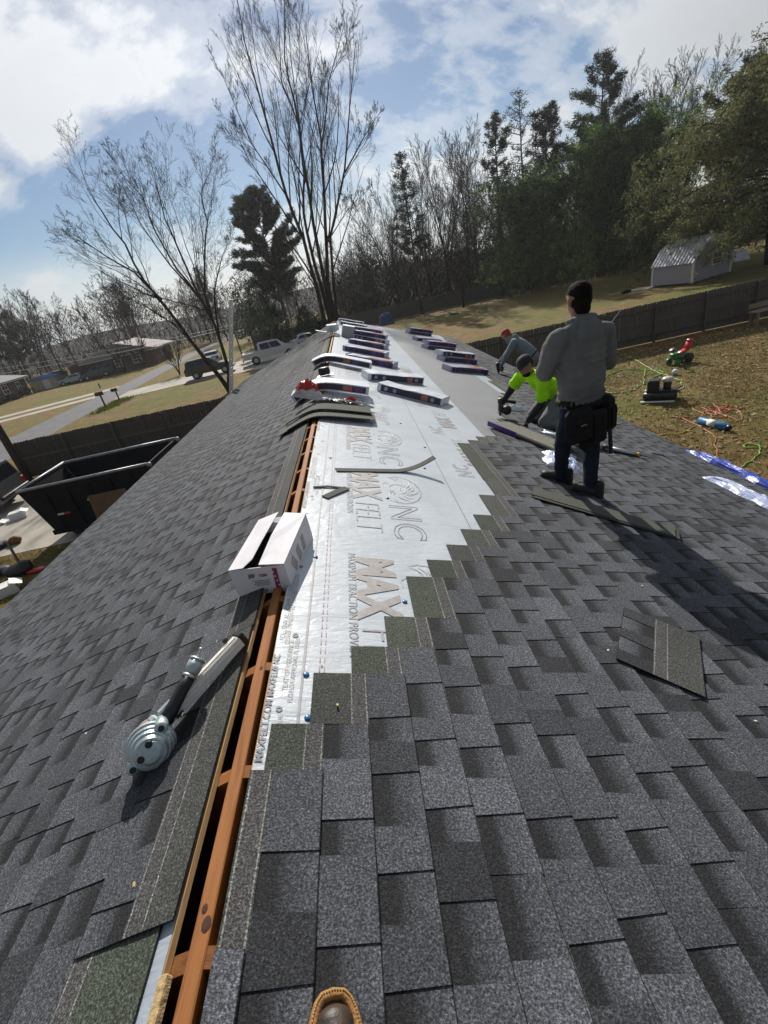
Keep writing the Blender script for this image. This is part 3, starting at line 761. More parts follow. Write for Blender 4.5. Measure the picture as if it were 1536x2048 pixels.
def pouch(c, size, rz, tilt=0):
    mb = MB(); M3 = Euler((tilt, 0, rz)).to_matrix(); w, d, h = size; c = Vector(c) - BA
    mb.box(c, (w, d, h), M3, .04); mb.box(c + M3 @ Vector((0, -d * .34, -.025)), (w * .82, d * .6, h * .7), M3, .03)
    mb.box(c + M3 @ Vector((0, -d * .62, h * .05)), (w * .5, .012, .02), M3, .004)
    return mb.build('pouch', BLKL, belt)
rzA = math.atan2(rA.y, rA.x)
pouch((2.125, 3.275, 3.985), (.245, .09, .28), rzA); pouch((2.285, 3.315, 3.93), (.17, .07, .27), rzA - .1); pouch((2.405, 3.41, 3.99), (.14, .12, .30), rzA + .8); pouch((2.44, 3.52, 3.95), (.11, .14, .24), rzA + .3); pouch((2.20, 3.30, 3.82), (.15, .07, .10), rzA)
mb = MB(); mb.tube([Vector((2.125 + .022 * math.cos(a), 3.275 - .088 + .006 * math.cos(a), 4.005 + .010 * math.sin(a))) - BA for a in [math.pi * k / 8 for k in range(9)]], .0028, 5); mb.build('pouch_mark', pmat('pale_mark', (.3, .3, .3), .6), belt)
mb = MB(); q0, q1 = Vector((2.455, 3.47, 4.08)) - BA, Vector((2.475, 3.45, 3.62)) - BA        # hammer hanging from the belt loop
mb.tube([q0, lerp(q0, q1, .3), q1], [.013, .014, .019], 10); mb.box(q0 + Vector((0, 0, .01)), (.05, .12, .03), None, .006); mb.build('hammer', BLKP, belt)
mb = MB(); mb.tube([waR + Vector((.05, .0, 0)) - BA, Vector((2.47, 3.72, 4.46)) - BA, Vector((2.50, 3.62, 4.58)) - BA, Vector((2.60, 3.60, 4.70)) - BA], [.004, .004, .004, .003], 6)
mb.build('air_line_end', pmat('pale_plastic', (.6, .6, .56), .4), pA)

# ---- person kneeling in neon shirt
BB = Vector((2.85, 5.72, roof_z(2.85)))
fB = Vector((-.82, -.25, -.35)).normalized()      # where the trunk points: hips to head
hcB = Vector((2.555, 5.62, 3.985)); FHb = frame(Vector((-.78, -.38, -.50)), Vector((-.4, -.1, .9)))
sN, sF = Vector((2.715, 5.47, 3.80)), Vector((2.60, 5.84, 3.845)); hipN, hipF = Vector((3.03, 5.62, 3.53)), Vector((2.98, 5.90, 3.53))
eN, wN = Vector((2.66, 5.40, 3.535)), Vector((2.50, 5.50, 3.31)); eF, wF = Vector((2.47, 5.90, 3.68)), Vector((2.335, 5.96, 3.475))
kN, kF = Vector((2.73, 5.52, 3.235)), Vector((2.72, 5.88, 3.235)); fN, fF = Vector((3.12, 5.55, 3.09)), Vector((3.10, 5.93, 3.095))
FB = frame(Vector((-.45, .0, -.62)), Vector((-.78, -.08, .52)))
def chest(bl, k=1.0, top=1.0):
    sc_, hc_ = (sN + sF) / 2, (hipN + hipF) / 2
    bl.torso([(lerp(hc_, sc_, 1.0), .15 * k, .088 * k), (lerp(hc_, sc_, .75), .175 * k, .115 * k), (lerp(hc_, sc_, .4), .165 * k, .115 * k), (lerp(hc_, sc_, .08), .165 * k, .118 * k)], FB)
b = Blob(); head(b, hcB, FHb, 1.0); b.sweep([(hcB - Vector((0, 0, .05)), .055), (lerp(hcB, (sN + sF) / 2, .6), .058), ((sN + sF) / 2, .07)])
chest(b, .82)
for a, e, w in ((sN, eN, wN), (sF, eF, wF)): b.sweep([(a, .05), (e, .040), (w, .031)])
for a, k, n in ((hipN, kN, fN), (hipF, kF, fF)): b.sweep([(a, .075), (k, .055), (n, .042)])
hand(b, wN, Vector((-.45, .1, -.9)), Vector((-.9, 0, .4)), 1, .5); hand(b, wF, Vector((-.2, .05, -.95)), Vector((-.9, 0, .3)), 1, .9, -1)
pB = tag(b.build('person', SKIN, None, BB, .009, 4), 'person kneeling in neon yellow shirt and dark cap, nailing shingles', 'person'); pB.location = BB
b = Blob(); chest(b, 1.05)
for a, e in ((sN, eN), (sF, eF)): b.sweep([(lerp(a, (sN + sF) / 2, .3), .085), (a, .082), (lerp(a, e, .45), .076), (lerp(a, e, .72), .074)])
b.build('shirt', NEON, pB, BB, .010, 4, .016, 6.0)
for a, e, w in ((sN, eN, wN), (sF, eF, wF)):
    b = Blob(); b.sweep([(lerp(a, e, .5), .056), (e, .050), (lerp(e, w, .9), .036)]); b.build('sleeve', LSLEEVE, pB, BB, .010, 3, .004, 14)
b = Blob()
for a, k, n in ((hipN, kN, fN), (hipF, kF, fF)): b.sweep([(lerp(a, (hipN + hipF) / 2, .4), .118), (a, .108), (lerp(a, k, .5), .095), (k + Vector((0, 0, .02)), .076), (lerp(k, n, .5), .068), (n, .055)])
b.build('trousers', GREYTR, pB, BB, .010, 4, .011, 7)
b = Blob(); hand(b, wN, Vector((-.45, .1, -.9)), Vector((-.9, 0, .4)), 1.12, .5); b.build('glove', GLOVE, pB, BB, .007, 2)
b = Blob(); hand(b, wF, Vector((-.2, .05, -.95)), Vector((-.9, 0, .3)), 1.12, .9, -1); b.build('glove', GLOVE, pB, BB, .007, 2)
b = Blob(); b.ell(hcB + FHb @ Vector((0, -.01, .055)), (.088, .104, .074), FHb).ell(hcB + FHb @ Vector((0, -.05, .0)), (.080, .066, .07), FHb)
cp = b.build('cap', CAPB, pB, BB, .008, 3)
mb = MB(); M4 = FHb.to_4x4(); M4.translation = hcB - BB + FHb @ Vector((0, .07, .045)); mb.prism([(-.075, 0), (.075, 0), (.066, .05), (.03, .078), (-.03, .078), (-.066, .05)], .006, M4 @ Matrix.Rotation(-.15, 4, 'X')); mb.build('visor', CAPB, cp)
b = Blob(); b.ell(hcB + FHb @ Vector((0, .045, -.085)), (.055, .05, .045), FHb); b.build('beard', HAIR, pB, BB, .008, 2)
mb = MB(); hcB_ = (hipN + hipF) / 2
tb = Blob()
for k in range(22):
    a = 2 * math.pi * k / 22; tb.ell(lerp(hcB_, (sN + sF) / 2, .1) + FB @ Vector((.172 * math.cos(a), .125 * math.sin(a), 0)), .018)
tb.build('belt', BLKL, pB, BB, .009, 2)
shoe('shoe', fN + Vector((.03, 0, -.04)), fN + Vector((.26, -.01, -.10)), pB, BB, up=(.35, 0, .94)); shoe('shoe', fF + Vector((.03, 0, -.04)), fF + Vector((.26, .01, -.10)), pB, BB, up=(.35, 0, .94))

# ---- person crouching farther off, red cap and blue grey hoodie
BC = Vector((4.2, 10.5, roof_z(4.2)))
hcC = Vector((3.93, 10.70, 3.60)); FHc = frame(Vector((-.6, .65, -.45)), (-.2, .2, 1)); s1c, s2c = Vector((3.96, 10.30, 3.46)), Vector((4.16, 10.72, 3.47)); hpC = Vector((4.40, 10.28, 3.08))
FC = frame(Vector((-.5, .35, -.6)), Vector((-.62, .3, .65))); scC = (s1c + s2c) / 2
e1, w1 = Vector((3.80, 10.30, 3.24)), Vector((3.69, 10.42, 3.02)); e2, w2 = Vector((4.02, 10.86, 3.22)), Vector((3.82, 10.92, 3.0))
ka, kb = Vector((4.08, 10.32, 2.745)), Vector((4.14, 10.72, 2.73)); fa_, fb_ = Vector((4.44, 10.24, 2.62)), Vector((4.48, 10.62, 2.60)); h1, h2 = hpC + Vector((-.03, -.07, -.02)), hpC + Vector((.05, .12, -.02))
b = Blob(); head(b, hcC, FHc, 1.0); b.sweep([(hcC - Vector((0, .02, .06)), .055), (scC, .07)]); b.torso([(scC, .14, .08), (lerp(scC, hpC, .5), .14, .09), (hpC, .13, .1)], FC)
for a, e, w in ((s1c, e1, w1), (s2c, e2, w2)): b.sweep([(a, .05), (e, .04), (w, .031)])
for a, k, n in ((h1, ka, fa_), (h2, kb, fb_)): b.sweep([(a, .075), (k, .055), (n, .042)])
hand(b, w1, Vector((-.5, .2, -.85)), Vector((-.8, 0, .5)), 1, .6); hand(b, w2, Vector((-.5, .2, -.85)), Vector((-.8, 0, .5)), 1, .6, -1)
pC = tag(b.build('person', SKIN, None, BC, .010, 4), 'person crouching in blue grey hoodie and red cap near the eave', 'person'); pC.location = BC
b = Blob(); b.torso([(scC, .18, .11), (lerp(scC, hpC, .3), .21, .14), (lerp(scC, hpC, .7), .20, .145), (lerp(scC, hpC, .95), .19, .13)], FC)
for a, e, w in ((s1c, e1, w1), (s2c, e2, w2)): b.sweep([(lerp(a, scC, .3), .085), (a, .08), (e, .064), (w, .045)])
b.sweep([(hcC + Vector((.03, -.05, -.13)), .07), (scC + Vector((0, 0, .06)), .08)])
b.build('hoodie', BLUEHOOD, pC, BC, .011, 5, .006, 8)
b = Blob()
for a, k, n in ((h1, ka, fa_), (h2, kb, fb_)): b.sweep([(a, .115), (lerp(a, k, .5), .095), (k, .075), (n, .056)])
b.build('trousers', GREYTR, pC, BC, .011, 4, .006, 9)
b = Blob(); b.ell(hcC + FHc @ Vector((0, -.01, .052)), (.088, .104, .074), FHc).ell(hcC + FHc @ Vector((0, .09, .05)), (.065, .05, .008), FHc).ell(hcC + FHc @ Vector((0, -.05, .0)), (.080, .066, .06), FHc); b.build('cap', CAPR, pC, BC, .008, 3)
tb = Blob()
for k in range(22):
    a = 2 * math.pi * k / 22; tb.ell(lerp(scC, hpC, .9) + FC @ Vector((.182 * math.cos(a), .128 * math.sin(a), 0)), .02)
tb.build('belt', BLKL, pC, BC, .009, 2)
shoe('shoe', fa_ + Vector((.0, 0, -.03)), fa_ + Vector((.19, -.01, -.10)), pC, BC, up=(.35, 0, .94)); shoe('shoe', fb_ + Vector((.0, 0, -.03)), fb_ + Vector((.15, .01, -.10)), pC, BC, up=(.35, 0, .94))
# ================================================================== things on the roof
WRAPW = pmat('wrap_white', (.62, .66, .72), .35, .10, 12, .5, 50); WRAPD = pmat('wrap_dark_print', (.022, .02, .05), .4, .4, 20)
WRAPO = pmat('wrap_orange', (.42, .13, .08), .45, .2, 20); WRAPP = pmat('wrap_purple', (.10, .045, .24), .4, .3, 20); WRAPL = pmat('wrap_lilac', (.33, .33, .46), .4, .25, 14, .4, 40)
WHITEI = pmat('white_ink', (.75, .75, .78), .5, 0)
def bundle_mesh(kind):
    """wrapped pack of shingles: white top, dark printed long sides, coloured blocks; returns list of part meshes"""
    L, W, H = 1.0, .335, .105; r = random.Random(kind * 13 + 5); out = []
    bend = {0: 0.0, 1: .0, 2: 0.0, 3: .02}[kind % 4]
    mb = MB(); nx = 14
    for i in range(nx):                       # body, slightly lumpy
        xa, xb = -L / 2 + L * i / nx, -L / 2 + L * (i + 1) / nx
        def hh(x): return H * (1 + .05 * math.sin(x * 9 + kind * 2) + .03 * math.sin(x * 23 + kind))
        def dz(x): return -bend * (x / .5) ** 2
        for (ya, za, yb_, zb) in ((-W / 2, 0, -W / 2 + .004, 1), (-W / 2 + .004, 1, 0, 1.04), (0, 1.04, W / 2 - .004, 1), (W / 2 - .004, 1, W / 2, 0), (W / 2, 0, -W / 2, 0)):
            mb.poly([(xa, ya, za * hh(xa) + dz(xa)), (xb, ya, za * hh(xb) + dz(xb)), (xb, yb_, zb * hh(xb) + dz(xb)), (xa, yb_, zb * hh(xa) + dz(xa))])
    mb.poly([(-L / 2, -W / 2, 0), (-L / 2, W / 2, 0), (-L / 2, W / 2 - .004, H), (-L / 2, -W / 2 + .004, H)]); mb.poly([(L / 2, W / 2, 0), (L / 2, -W / 2, 0), (L / 2, -W / 2 + .004, H), (L / 2, W / 2 - .004, H)])
    out.append(('wrapper', mb.mesh('wrapper', WRAPW if kind in (0, 2) else WRAPL, True), None))
    for sg in (-1, 1):                        # printed side bands with blocks and lettering
        mb = MB(); mb.box((.02, sg * (W / 2 + .0008), H * .5 - bend * .3), (L * .92, .003, H * .84)); out.append(('print_band', mb.mesh('print_band', WRAPD, False), None))
        mb = MB(); mb.box((.24 * (1 if sg < 0 else -1), sg * (W / 2 + .0028), H * .5 - bend * .3), (.10, .002, H * .7)); out.append(('print_block', mb.mesh('print_block', (WRAPO, WRAPP)[kind % 2], False), None))
        mb = MB()
        for q in (-.36, -.22, .36): mb.lathe([(.03, 0), (.03, .0012)], 12, Matrix.Translation((q * (1 if sg < 0 else -1), sg * (W / 2 + .0026), H * .5 - bend * .3)) @ Matrix.Rotation(math.pi / 2, 4, 'X') @ Matrix.Translation((0, 0, -.0006)))
        out.append(('print_spot', mb.mesh('print_spot', WRAPP if kind % 2 else WRAPL, False), None))
    if kind in (1, 3):
        mb = MB(); mb.box((.2, -.04, H * 1.03), (.44, .18, .0075)); out.append(('print_patch', mb.mesh('print_patch', WRAPO, False), None))
    return out
BM = {}
def bundle(kind, mw, label, group=None):
    if kind not in BM: BM[kind] = bundle_mesh(kind)
    o = thing('shingle_bundle', label, 'bundle', mw=mw, group=group)
    for nm, me, _ in BM[kind]: link(nm, me, o)
    return o
G = 'wrapped shingle bundles on the roof'
def ln(a, b): return Vector((b[0] - a[0], b[1] - a[1]))
# (left end s,Y) -> (right end s,Y), measured on the slope; kind; extra height; label
BL = [((.83, 6.86), (1.78, 6.30), 0, 0, 'wrapped shingle bundle lying askew across the felt, nearest the curled strip'),
      ((.62, 7.60), (1.62, 7.90), 2, 0, 'white topped shingle bundle set square on the felt above the askew bundle'),
      ((.36, 9.60), (1.36, 9.20), 3, 0, 'orange printed shingle bundle beside the one bent over the ridge'),
      ((.30, 10.95), (1.30, 10.55), 1, 0, 'lilac shingle bundle with orange print, second beyond the bent ridge bundle'),
      ((.44, 12.65), (1.44, 12.20), 3, 0, 'lilac shingle bundle with orange print, third beyond the bent ridge bundle'),
      ((.58, 13.95), (1.58, 13.5), 0, 0, 'lower shingle bundle of the stacked pair beside the grey carton'),
      ((.56, 14.0), (1.5, 13.75), 1, .11, 'upper shingle bundle with orange print stacked beside the grey carton'),
      ((.64, 17.0), (1.66, 16.75), 1, 0, 'dark printed shingle bundle lying between the grey carton and the gable'),
      ((.15, 18.45), (1.18, 18.15), 0, 0, 'white topped shingle bundle, second from the far gable'),
      ((-.0 + .1, 19.9), (1.1, 19.75), 2, 0, 'shingle bundle nearest the far gable on the felt'),
      ((2.75, 18.9), (3.75, 19.2), 3, 0, 'lower bundle of the pair on the grey felt near the gable'),
      ((2.8, 19.0), (3.8, 19.3), 1, .11, 'upper bundle of the pair on the grey felt near the gable'),
      ((2.66, 16.25), (3.66, 16.6), 1, 0, 'single dark bundle on the grey felt next to the gable pair'),
      ((2.62, 13.95), (3.62, 14.3), 3, 0, 'lower of two purple bundles stacked on the grey felt'),
      ((2.66, 14.1), (3.66, 14.45), 1, .11, 'upper of two purple bundles stacked on the grey felt'),
      ((2.64, 11.55), (3.64, 11.9), 1, 0, 'lower bundle of the pair nearest the crouching person'),
      ((2.60, 11.7), (3.6, 12.05), 2, .11, 'white topped upper bundle of the pair nearest the crouching person'),
      ((2.45, 9.9), (3.45, 10.25), 1, 0, 'single purple printed bundle in front of the crouching person')]
for (a, b_, kind, dh, lab) in BL:
    ms, my = (a[0] + b_[0]) / 2, (a[1] + b_[1]) / 2; ang = math.atan2(b_[1] - a[1], b_[0] - a[0])
    bundle(kind, RM(ms, my, .009 + dh, 1, ang), lab, G)
def draped(name, y, sL, sR, W, H, lift, sk, n=18):
    """strip bent over the ridge: ring sections from s=-sL (left slope) to s=sR (right slope)"""
    rows = []
    for i in range(n + 1):
        s = -sL + (sL + sR) * i / n
        side = 1 if s >= 0 else -1; p = RP(abs(s), 0, 0, side)
        # round over the ridge
        rr = math.sqrt(s * s + .11 * .11) - .11; z = RIDGE - rr * SA; x = p.x
        nx = (SA if s > .0 else -SA) * min(1, abs(s) / .25); rows.append((Vector((x, 0, z)), Vector((nx, 0, 1)).normalized(), s))
    return rows
def draped_part(name, mat, y, sL, sR, W, h0, h1, sk, root, inset=0.0, col=None, colattr=False):
    mb = MB(); rows = draped(name, y, sL, sR, W, h1, 0.0, sk)
    for (p, nn, s), (q, n2, s2) in zip(rows, rows[1:]):
        def c(P, Nn, ss, yy, hh): return P + Nn * hh + Vector((0, y + yy + sk * ss, 0))
        a = [c(p, nn, s, -W / 2, h0), c(p, nn, s, W / 2, h0), c(p, nn, s, W / 2, h1), c(p, nn, s, -W / 2, h1)]
        b_ = [c(q, n2, s2, -W / 2, h0), c(q, n2, s2, W / 2, h0), c(q, n2, s2, W / 2, h1), c(q, n2, s2, -W / 2, h1)]
        for k in range(4): mb.poly([a[k], a[(k + 1) % 4], b_[(k + 1) % 4], b_[k]])
        if s == rows[0][2]: mb.poly(a[::-1])
        if s2 == rows[-1][2]: mb.poly(b_)
    return mb.build(name, mat, root, True, colattr)
for (y, sL, sR, sk, lab) in ((6.22, .36, .64, -.06, 'white topped shingle bundle bent over the ridge beside the red torn wrapper'), (8.75, .24, .80, -.42, 'white topped shingle bundle bent over the ridge, behind the red wrapper')):
    o = thing('shingle_bundle', lab, 'bundle', group=G)
    draped_part('wrapper', WRAPW, y, sL, sR, .33, .03, .135, sk, o)
    draped_part('print_band', WRAPD, y - .166, sL - .03, sR - .04, .004, .045, .12, sk, o); draped_part('print_band', WRAPD, y + .166, sL - .03, sR - .04, .004, .045, .12, sk, o)
    draped_part('print_block', WRAPO, y - .1695, -.30, .42, .003, .055, .11, sk, o); draped_part('print_block', WRAPP, y - .1695, -.45, .56, .003, .055, .11, sk, o)
# loose shingles draped over the ridge in front of the bundle, torn red wrapper on top
SHB = pmat('shingle_back', (.050, .053, .046), .9, .25, 30, .4, 260); SHF = pmat('shingle_grey', (.11, .115, .125), .9, .3, 160, .5, 260); SHG = pmat('shingle_headlap', (.085, .09, .075), .9, .25, 120, .5, 260)
o = thing('loose_shingle', 'two loose shingles draped over the ridge below the torn red wrapper', 'shingle')
draped_part('lower_shingle', SHG, 4.86, .42, .66, .25, .02, .028, .10, o); draped_part('upper_shingle', SHB, 5.08, .34, .62, .26, .045, .056, .05, o)
draped_part('edge_layer', SHF, 4.735, .30, .60, .012, .028, .036, .10, o)
REDP = pmat('red_film', (.52, .02, .015), .25, .3, 14, .7, 25); CLEAR = pmat('clear_film', (.5, .48, .47), .25, .3, 12, .8, 30)
def crumple(name, mat, w, d, h, seed, parent=None, mw=None, nx=18, ny=14, cover=0.0):
    mb = MB(); vs = []; r = random.Random(seed); off = Vector((seed * 3.7, seed * 1.3, 0))
    for j in range(ny + 1):
        for i in range(nx + 1):
            x, y = (i / nx - .5), (j / ny - .5); edge = max(0.0, 1 - (2 * max(abs(x), abs(y))) ** 4)
            q = Vector((x * 4.2, y * 4.2, 0)) + off
            z = h * (edge * (.45 + cover) + (1 - abs(mnoise.noise(q))) * .75 * edge + .35 * edge * mnoise.noise(q * 2.6)) + .004
            vs.append((x * w * (1 + .25 * mnoise.noise(q * .7)) + .03 * mnoise.noise(q * 1.5 + Vector((7, 0, 0))), y * d * (1 + .25 * mnoise.noise(q * .6 + Vector((0, 5, 0)))), max(.003, z)))
    mb.add(vs, [(j * (nx + 1) + i, j * (nx + 1) + i + 1, (j + 1) * (nx + 1) + i + 1, (j + 1) * (nx + 1) + i) for j in range(ny) for i in range(nx)])
    me = mb.mesh(name, mat, False)
    ob = link(name, me, parent, mw=mw if parent else None)
    if not parent and mw is not None: ob.matrix_world = mw
    return ob
o = thing('torn_wrapper', 'torn red and clear plastic wrapper on the ridge', 'wrapper', mw=RM(.05, 5.42, .062))
crumple('red_film', REDP, .26, .20, .11, 3, o, Matrix.Translation((-.19, .1, .02)) @ Matrix.Rotation(.3, 4, 'Y'), cover=.3); crumple('clear_film', CLEAR, .34, .24, .07, 5, o, Matrix.Translation((-.16, .0, .012)))
crumple('clear_film', CLEAR, .55, .22, .05, 8, o, Matrix.Translation((.30, -.02, -.02))); crumple('dark_film', pmat('dark_film', (.06, .055, .05), .4, .3, 12), .62, .16, .05, 9, o, Matrix.Translation((.22, -.1, -.022)))
crumple('red_film', REDP, .10, .07, .03, 12, o, Matrix.Translation((.34, .02, .035)))
# carton and boxes farther along the ridge
CARTG = pmat('grey_carton', (.33, .35, .36), .7, .1, 8); CARTW = pmat('white_carton', (.70, .70, .70), .6, .08, 6)
o = thing('carton', 'grey cardboard carton standing on the felt near the ridge', 'carton', mw=RM(.42, 13.9, .009, 1, -.1)); mb = MB(); mb.box((0, 0, .15), (.34, .30, .30), None, .006); mb.build('carton_body', CARTG, o); mb = MB(); mb.box((0, -.02, .305), (.33, .26, .006), (.06, 0, 0)); mb.build('flap', CARTW, o)
o = thing('carton', 'opened white carton lying on the ridge beyond the bent bundle', 'carton', mw=Matrix.Translation((-.12, 14.6, 4.12))); 
mb = MB(); mb.box((.10, 0, .12), (.3, .4, .2), (0, .1, 0), .006); mb.build('carton_body', CARTW, o); mb = MB(); mb.box((-.2, -.08, .10), (.36, .3, .008), (0, .35, .1)); mb.build('flap', CARTW, o); mb = MB(); mb.box((.18, -.28, .12), (.28, .2, .008), (-.9, 0, .1)); mb.build('flap', WRAPW, o)
o = thing('loose_shingle', 'shingle strip bent over the ridge below the opened white carton', 'shingle'); draped_part('shingle_layer', SHB, 13.7, .30, .2, .3, .02, .032, .1, o)
o = thing('tape_roll', 'black roll lying on a white pad on the ridge behind the bent bundle', 'roll', mw=Matrix.Translation((.03, 7.25, 4.235))); mb = MB(); mb.lathe([(.0, -.09), (.045, -.085), (.06, -.07), (.06, .07), (.045, .085), (.0, .09)], 16, Matrix.Translation((0, 0, -.055)) @ Matrix.Rotation(math.pi / 2, 4, 'Y'), caps=False); mb.build('roll_body', BLKP, o, True)
mb = MB(); mb.box((0, .0, -.1275), (.26, .2, .015)); mb.build('paper_pad', WRAPW, o)
# curled strip and two offcuts on the felt
def ribbon(name, mat, pts, w, thick, label, dirw, cat='shingle'):
    """bent strip: centreline pts (s,Y,n), width vector in the slope plane"""
    mb = MB(); L = [RP(p[0], p[1], p[2]) for p in pts]; nrm = Vector((SA, 0, CA)); R_ = []
    for i, p in enumerate(L):
        t = (L[min(i + 1, len(L) - 1)] - L[max(0, i - 1)]).normalized(); sidev = nrm.cross(t).normalized(); nn = t.cross(sidev).normalized() * (1 if t.cross(sidev).dot(nrm) > 0 else -1)
        R_.append([p - sidev * w / 2, p + sidev * w / 2, p + sidev * w / 2 + nn * thick, p - sidev * w / 2 + nn * thick])
    for a, b_ in zip(R_, R_[1:]):
        for k in range(4): mb.poly([a[k], a[(k + 1) % 4], b_[(k + 1) % 4], b_[k]])
    mb.poly(R_[0][::-1]); mb.poly(R_[-1]); ob = mb.build(name, mat); return tag(ob, label, cat)
ribbon('shingle_strip', SHG, [(.25 + .8 * t, 3.33 + .20 * t, .009 + .16 * max(0, t - .6) ** 2 * 5) for t in [i / 16 for i in range(17)]], .062, .006, 'curled shingle strip lifting at one end on the printed felt', None)
ribbon('shingle_offcut', SHB, [(.10, 2.95, .009), (.20, 2.985, .012), (.30, 2.99, .009)], .022, .005, 'thin dark shingle sliver on the felt near the ridge', None, 'offcut')
ribbon('shingle_offcut', SHG, [(.185, 2.80, .009), (.26, 2.90, .011), (.335, 2.995, .010)], .052, .006, 'small slanted shingle offcut on the felt near the ridge', None, 'offcut')
# loose full shingle on the right slope, headlap side downhill
def loose_shingle(label, s, y, n, rot, tilt=(0, 0), seed=77, L=.72):
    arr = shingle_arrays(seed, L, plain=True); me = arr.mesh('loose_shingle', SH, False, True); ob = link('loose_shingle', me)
    ob.matrix_world = RM(s, y, n, 1, rot) @ Matrix.Rotation(tilt[0], 4, 'Y') @ Matrix.Rotation(tilt[1], 4, 'X'); return tag(ob, label, 'shingle')
loose_shingle('loose grey shingle lying upside down on the slope below the felt steps', 2.02, 1.575, .03, R(145), (.0, 0), 77, .46)
o = thing('shingle_strip_pile', 'long narrow shingle strips lying stacked by the feet of the standing person', 'shingle strip')
pm = RM(2.27, 2.97, .026, 1, math.atan2(2.71 - 3.22, 2.71 - 1.815))
for i, (w, dx, dy, rr, m_) in enumerate(((.17, 0, 0, 0, SHF), (.165, .02, -.012, .012, SHB), (.14, -.01, .0, -.02, SHG))):
    mb = MB(); mb.box((dx, dy, .004 + i * .0095), (1.03, w, .007), (.05 * i, 0, rr)); q = mb.build('strip', m_, o); q.matrix_local = pm
# opened bundle by the kneeling person: stack of bare shingles on its wrapper
o = thing('opened_bundle', 'opened bundle of tan backed shingles in front of the kneeling person', 'bundle', mw=RM(2.46, 4.98, .022, 1, math.atan2(4.45 - 5.45, 2.75 - 2.2)))
SHT = pmat('shingle_tan_back', (.16, .155, .125), .9, .2, 30, .4, 200)
for i in range(5):
    mb = MB(); mb.box((.012 * math.sin(i * 2), .008 * math.cos(i * 3), .012 + i * .0085), (1.0, .33, .007), (0, 0, .008 * math.sin(i * 5))); mb.build('shingle_layer', SHT if i > 1 else SHF, o)
mb = MB(); mb.box((-.28, -.172, .03), (.46, .006, .06), (.2, 0, 0)); mb.build('wrapper_strip', WRAPP, o); mb = MB(); mb.box((.1, .172, .035), (.8, .004, .05), (-.25, 0, 0)); mb.build('wrapper_strip', WRAPW, o)
WRAPB = pmat('wrap_blue_white', (.50, .56, .78), .3, .25, 8, .6, 30); TARPB = pmat('blue_tarp', (.015, .05, .36), .35, .35, 10, .6, 30)
tag(crumple('plastic_wrapper', WRAPB, .34, .50, .05, 21, None, RM(2.52, 4.22, .02, 1, -.3)), 'crumpled blue white plastic wrapper between the feet of the standing person', 'wrapper')
tag(crumple('plastic_wrapper', WRAPW, .26, .16, .06, 22, None, RM(2.86, 6.55, .02)), 'small white plastic scrap behind the kneeling person', 'wrapper')
tag(crumple('plastic_wrapper', WRAPB, .22, .85, .05, 23, None, RM(4.28, 3.86, .02, 1, .12)), 'long crumpled white plastic sheet near the eave by the blue tarp', 'wrapper')
tag(crumple('plastic_wrapper', WRAPW, .3, .12, .05, 24, None, RM(4.45, 7.1, .02)), 'white plastic scrap at the eave beyond the standing person', 'wrapper')
tag(crumple('plastic_wrapper', TARPB, .10, .5, .04, 26, None, RM(4.40, 3.60, .02, 1, .12)), 'deep blue plastic fold beside the long white sheet', 'wrapper')
tag(crumple('tarp', TARPB, .20, 1.35, .05, 25, None, RM(4.86, 4.7, .022, 1, .04)), 'blue tarp edge hanging over the eave', 'tarp')
loose_shingle('loose shingle lying behind the standing person next to his hammer', 3.35, 5.62, .04, R(60), (.02, 0), 81, .6)
tag(crumple('shingle_scrap', SHB, .16, .05, .012, 41, None, RM(4.1, 4.95, .018, 1, -.3)), 'small dark shingle scrap on the slope near the eave', 'scrap')
# caulking gun
o = thing('caulking_gun', 'silver and black caulking gun lying on the slope beyond the standing person', 'caulking gun', mw=RM(3.56, 4.80, .05, 1, math.atan2(-.13, .29)))
mb = MB(); mb.tube([(-.17, 0, 0), (.13, 0, 0)], .026, 14); mb.build('tube', SILV, o, True); mb = MB(); mb.tube([(.13, 0, 0), (.165, 0, 0)], .027, 14); mb.build('yellow_collar', pmat('yellow_plastic', (.6, .38, .02), .5), o, True)
mb = MB(); mb.tube([(.165, 0, 0), (.18, 0, 0), (.25, 0, 0)], [.02, .008, .004], 10); mb.build('nozzle', BLKP, o, True); mb = MB(); mb.tube([(-.17, 0, 0), (-.24, 0, 0)], .029, 14); mb.tube([(-.24, 0, 0), (-.36, 0, 0)], .005, 6); mb.build('plunger', BLKP, o, True); mb = MB(); mb.box((-.21, -.05, -.01), (.03, .11, .022), (0, 0, .3), .006); mb.build('handle', BLKP, o)

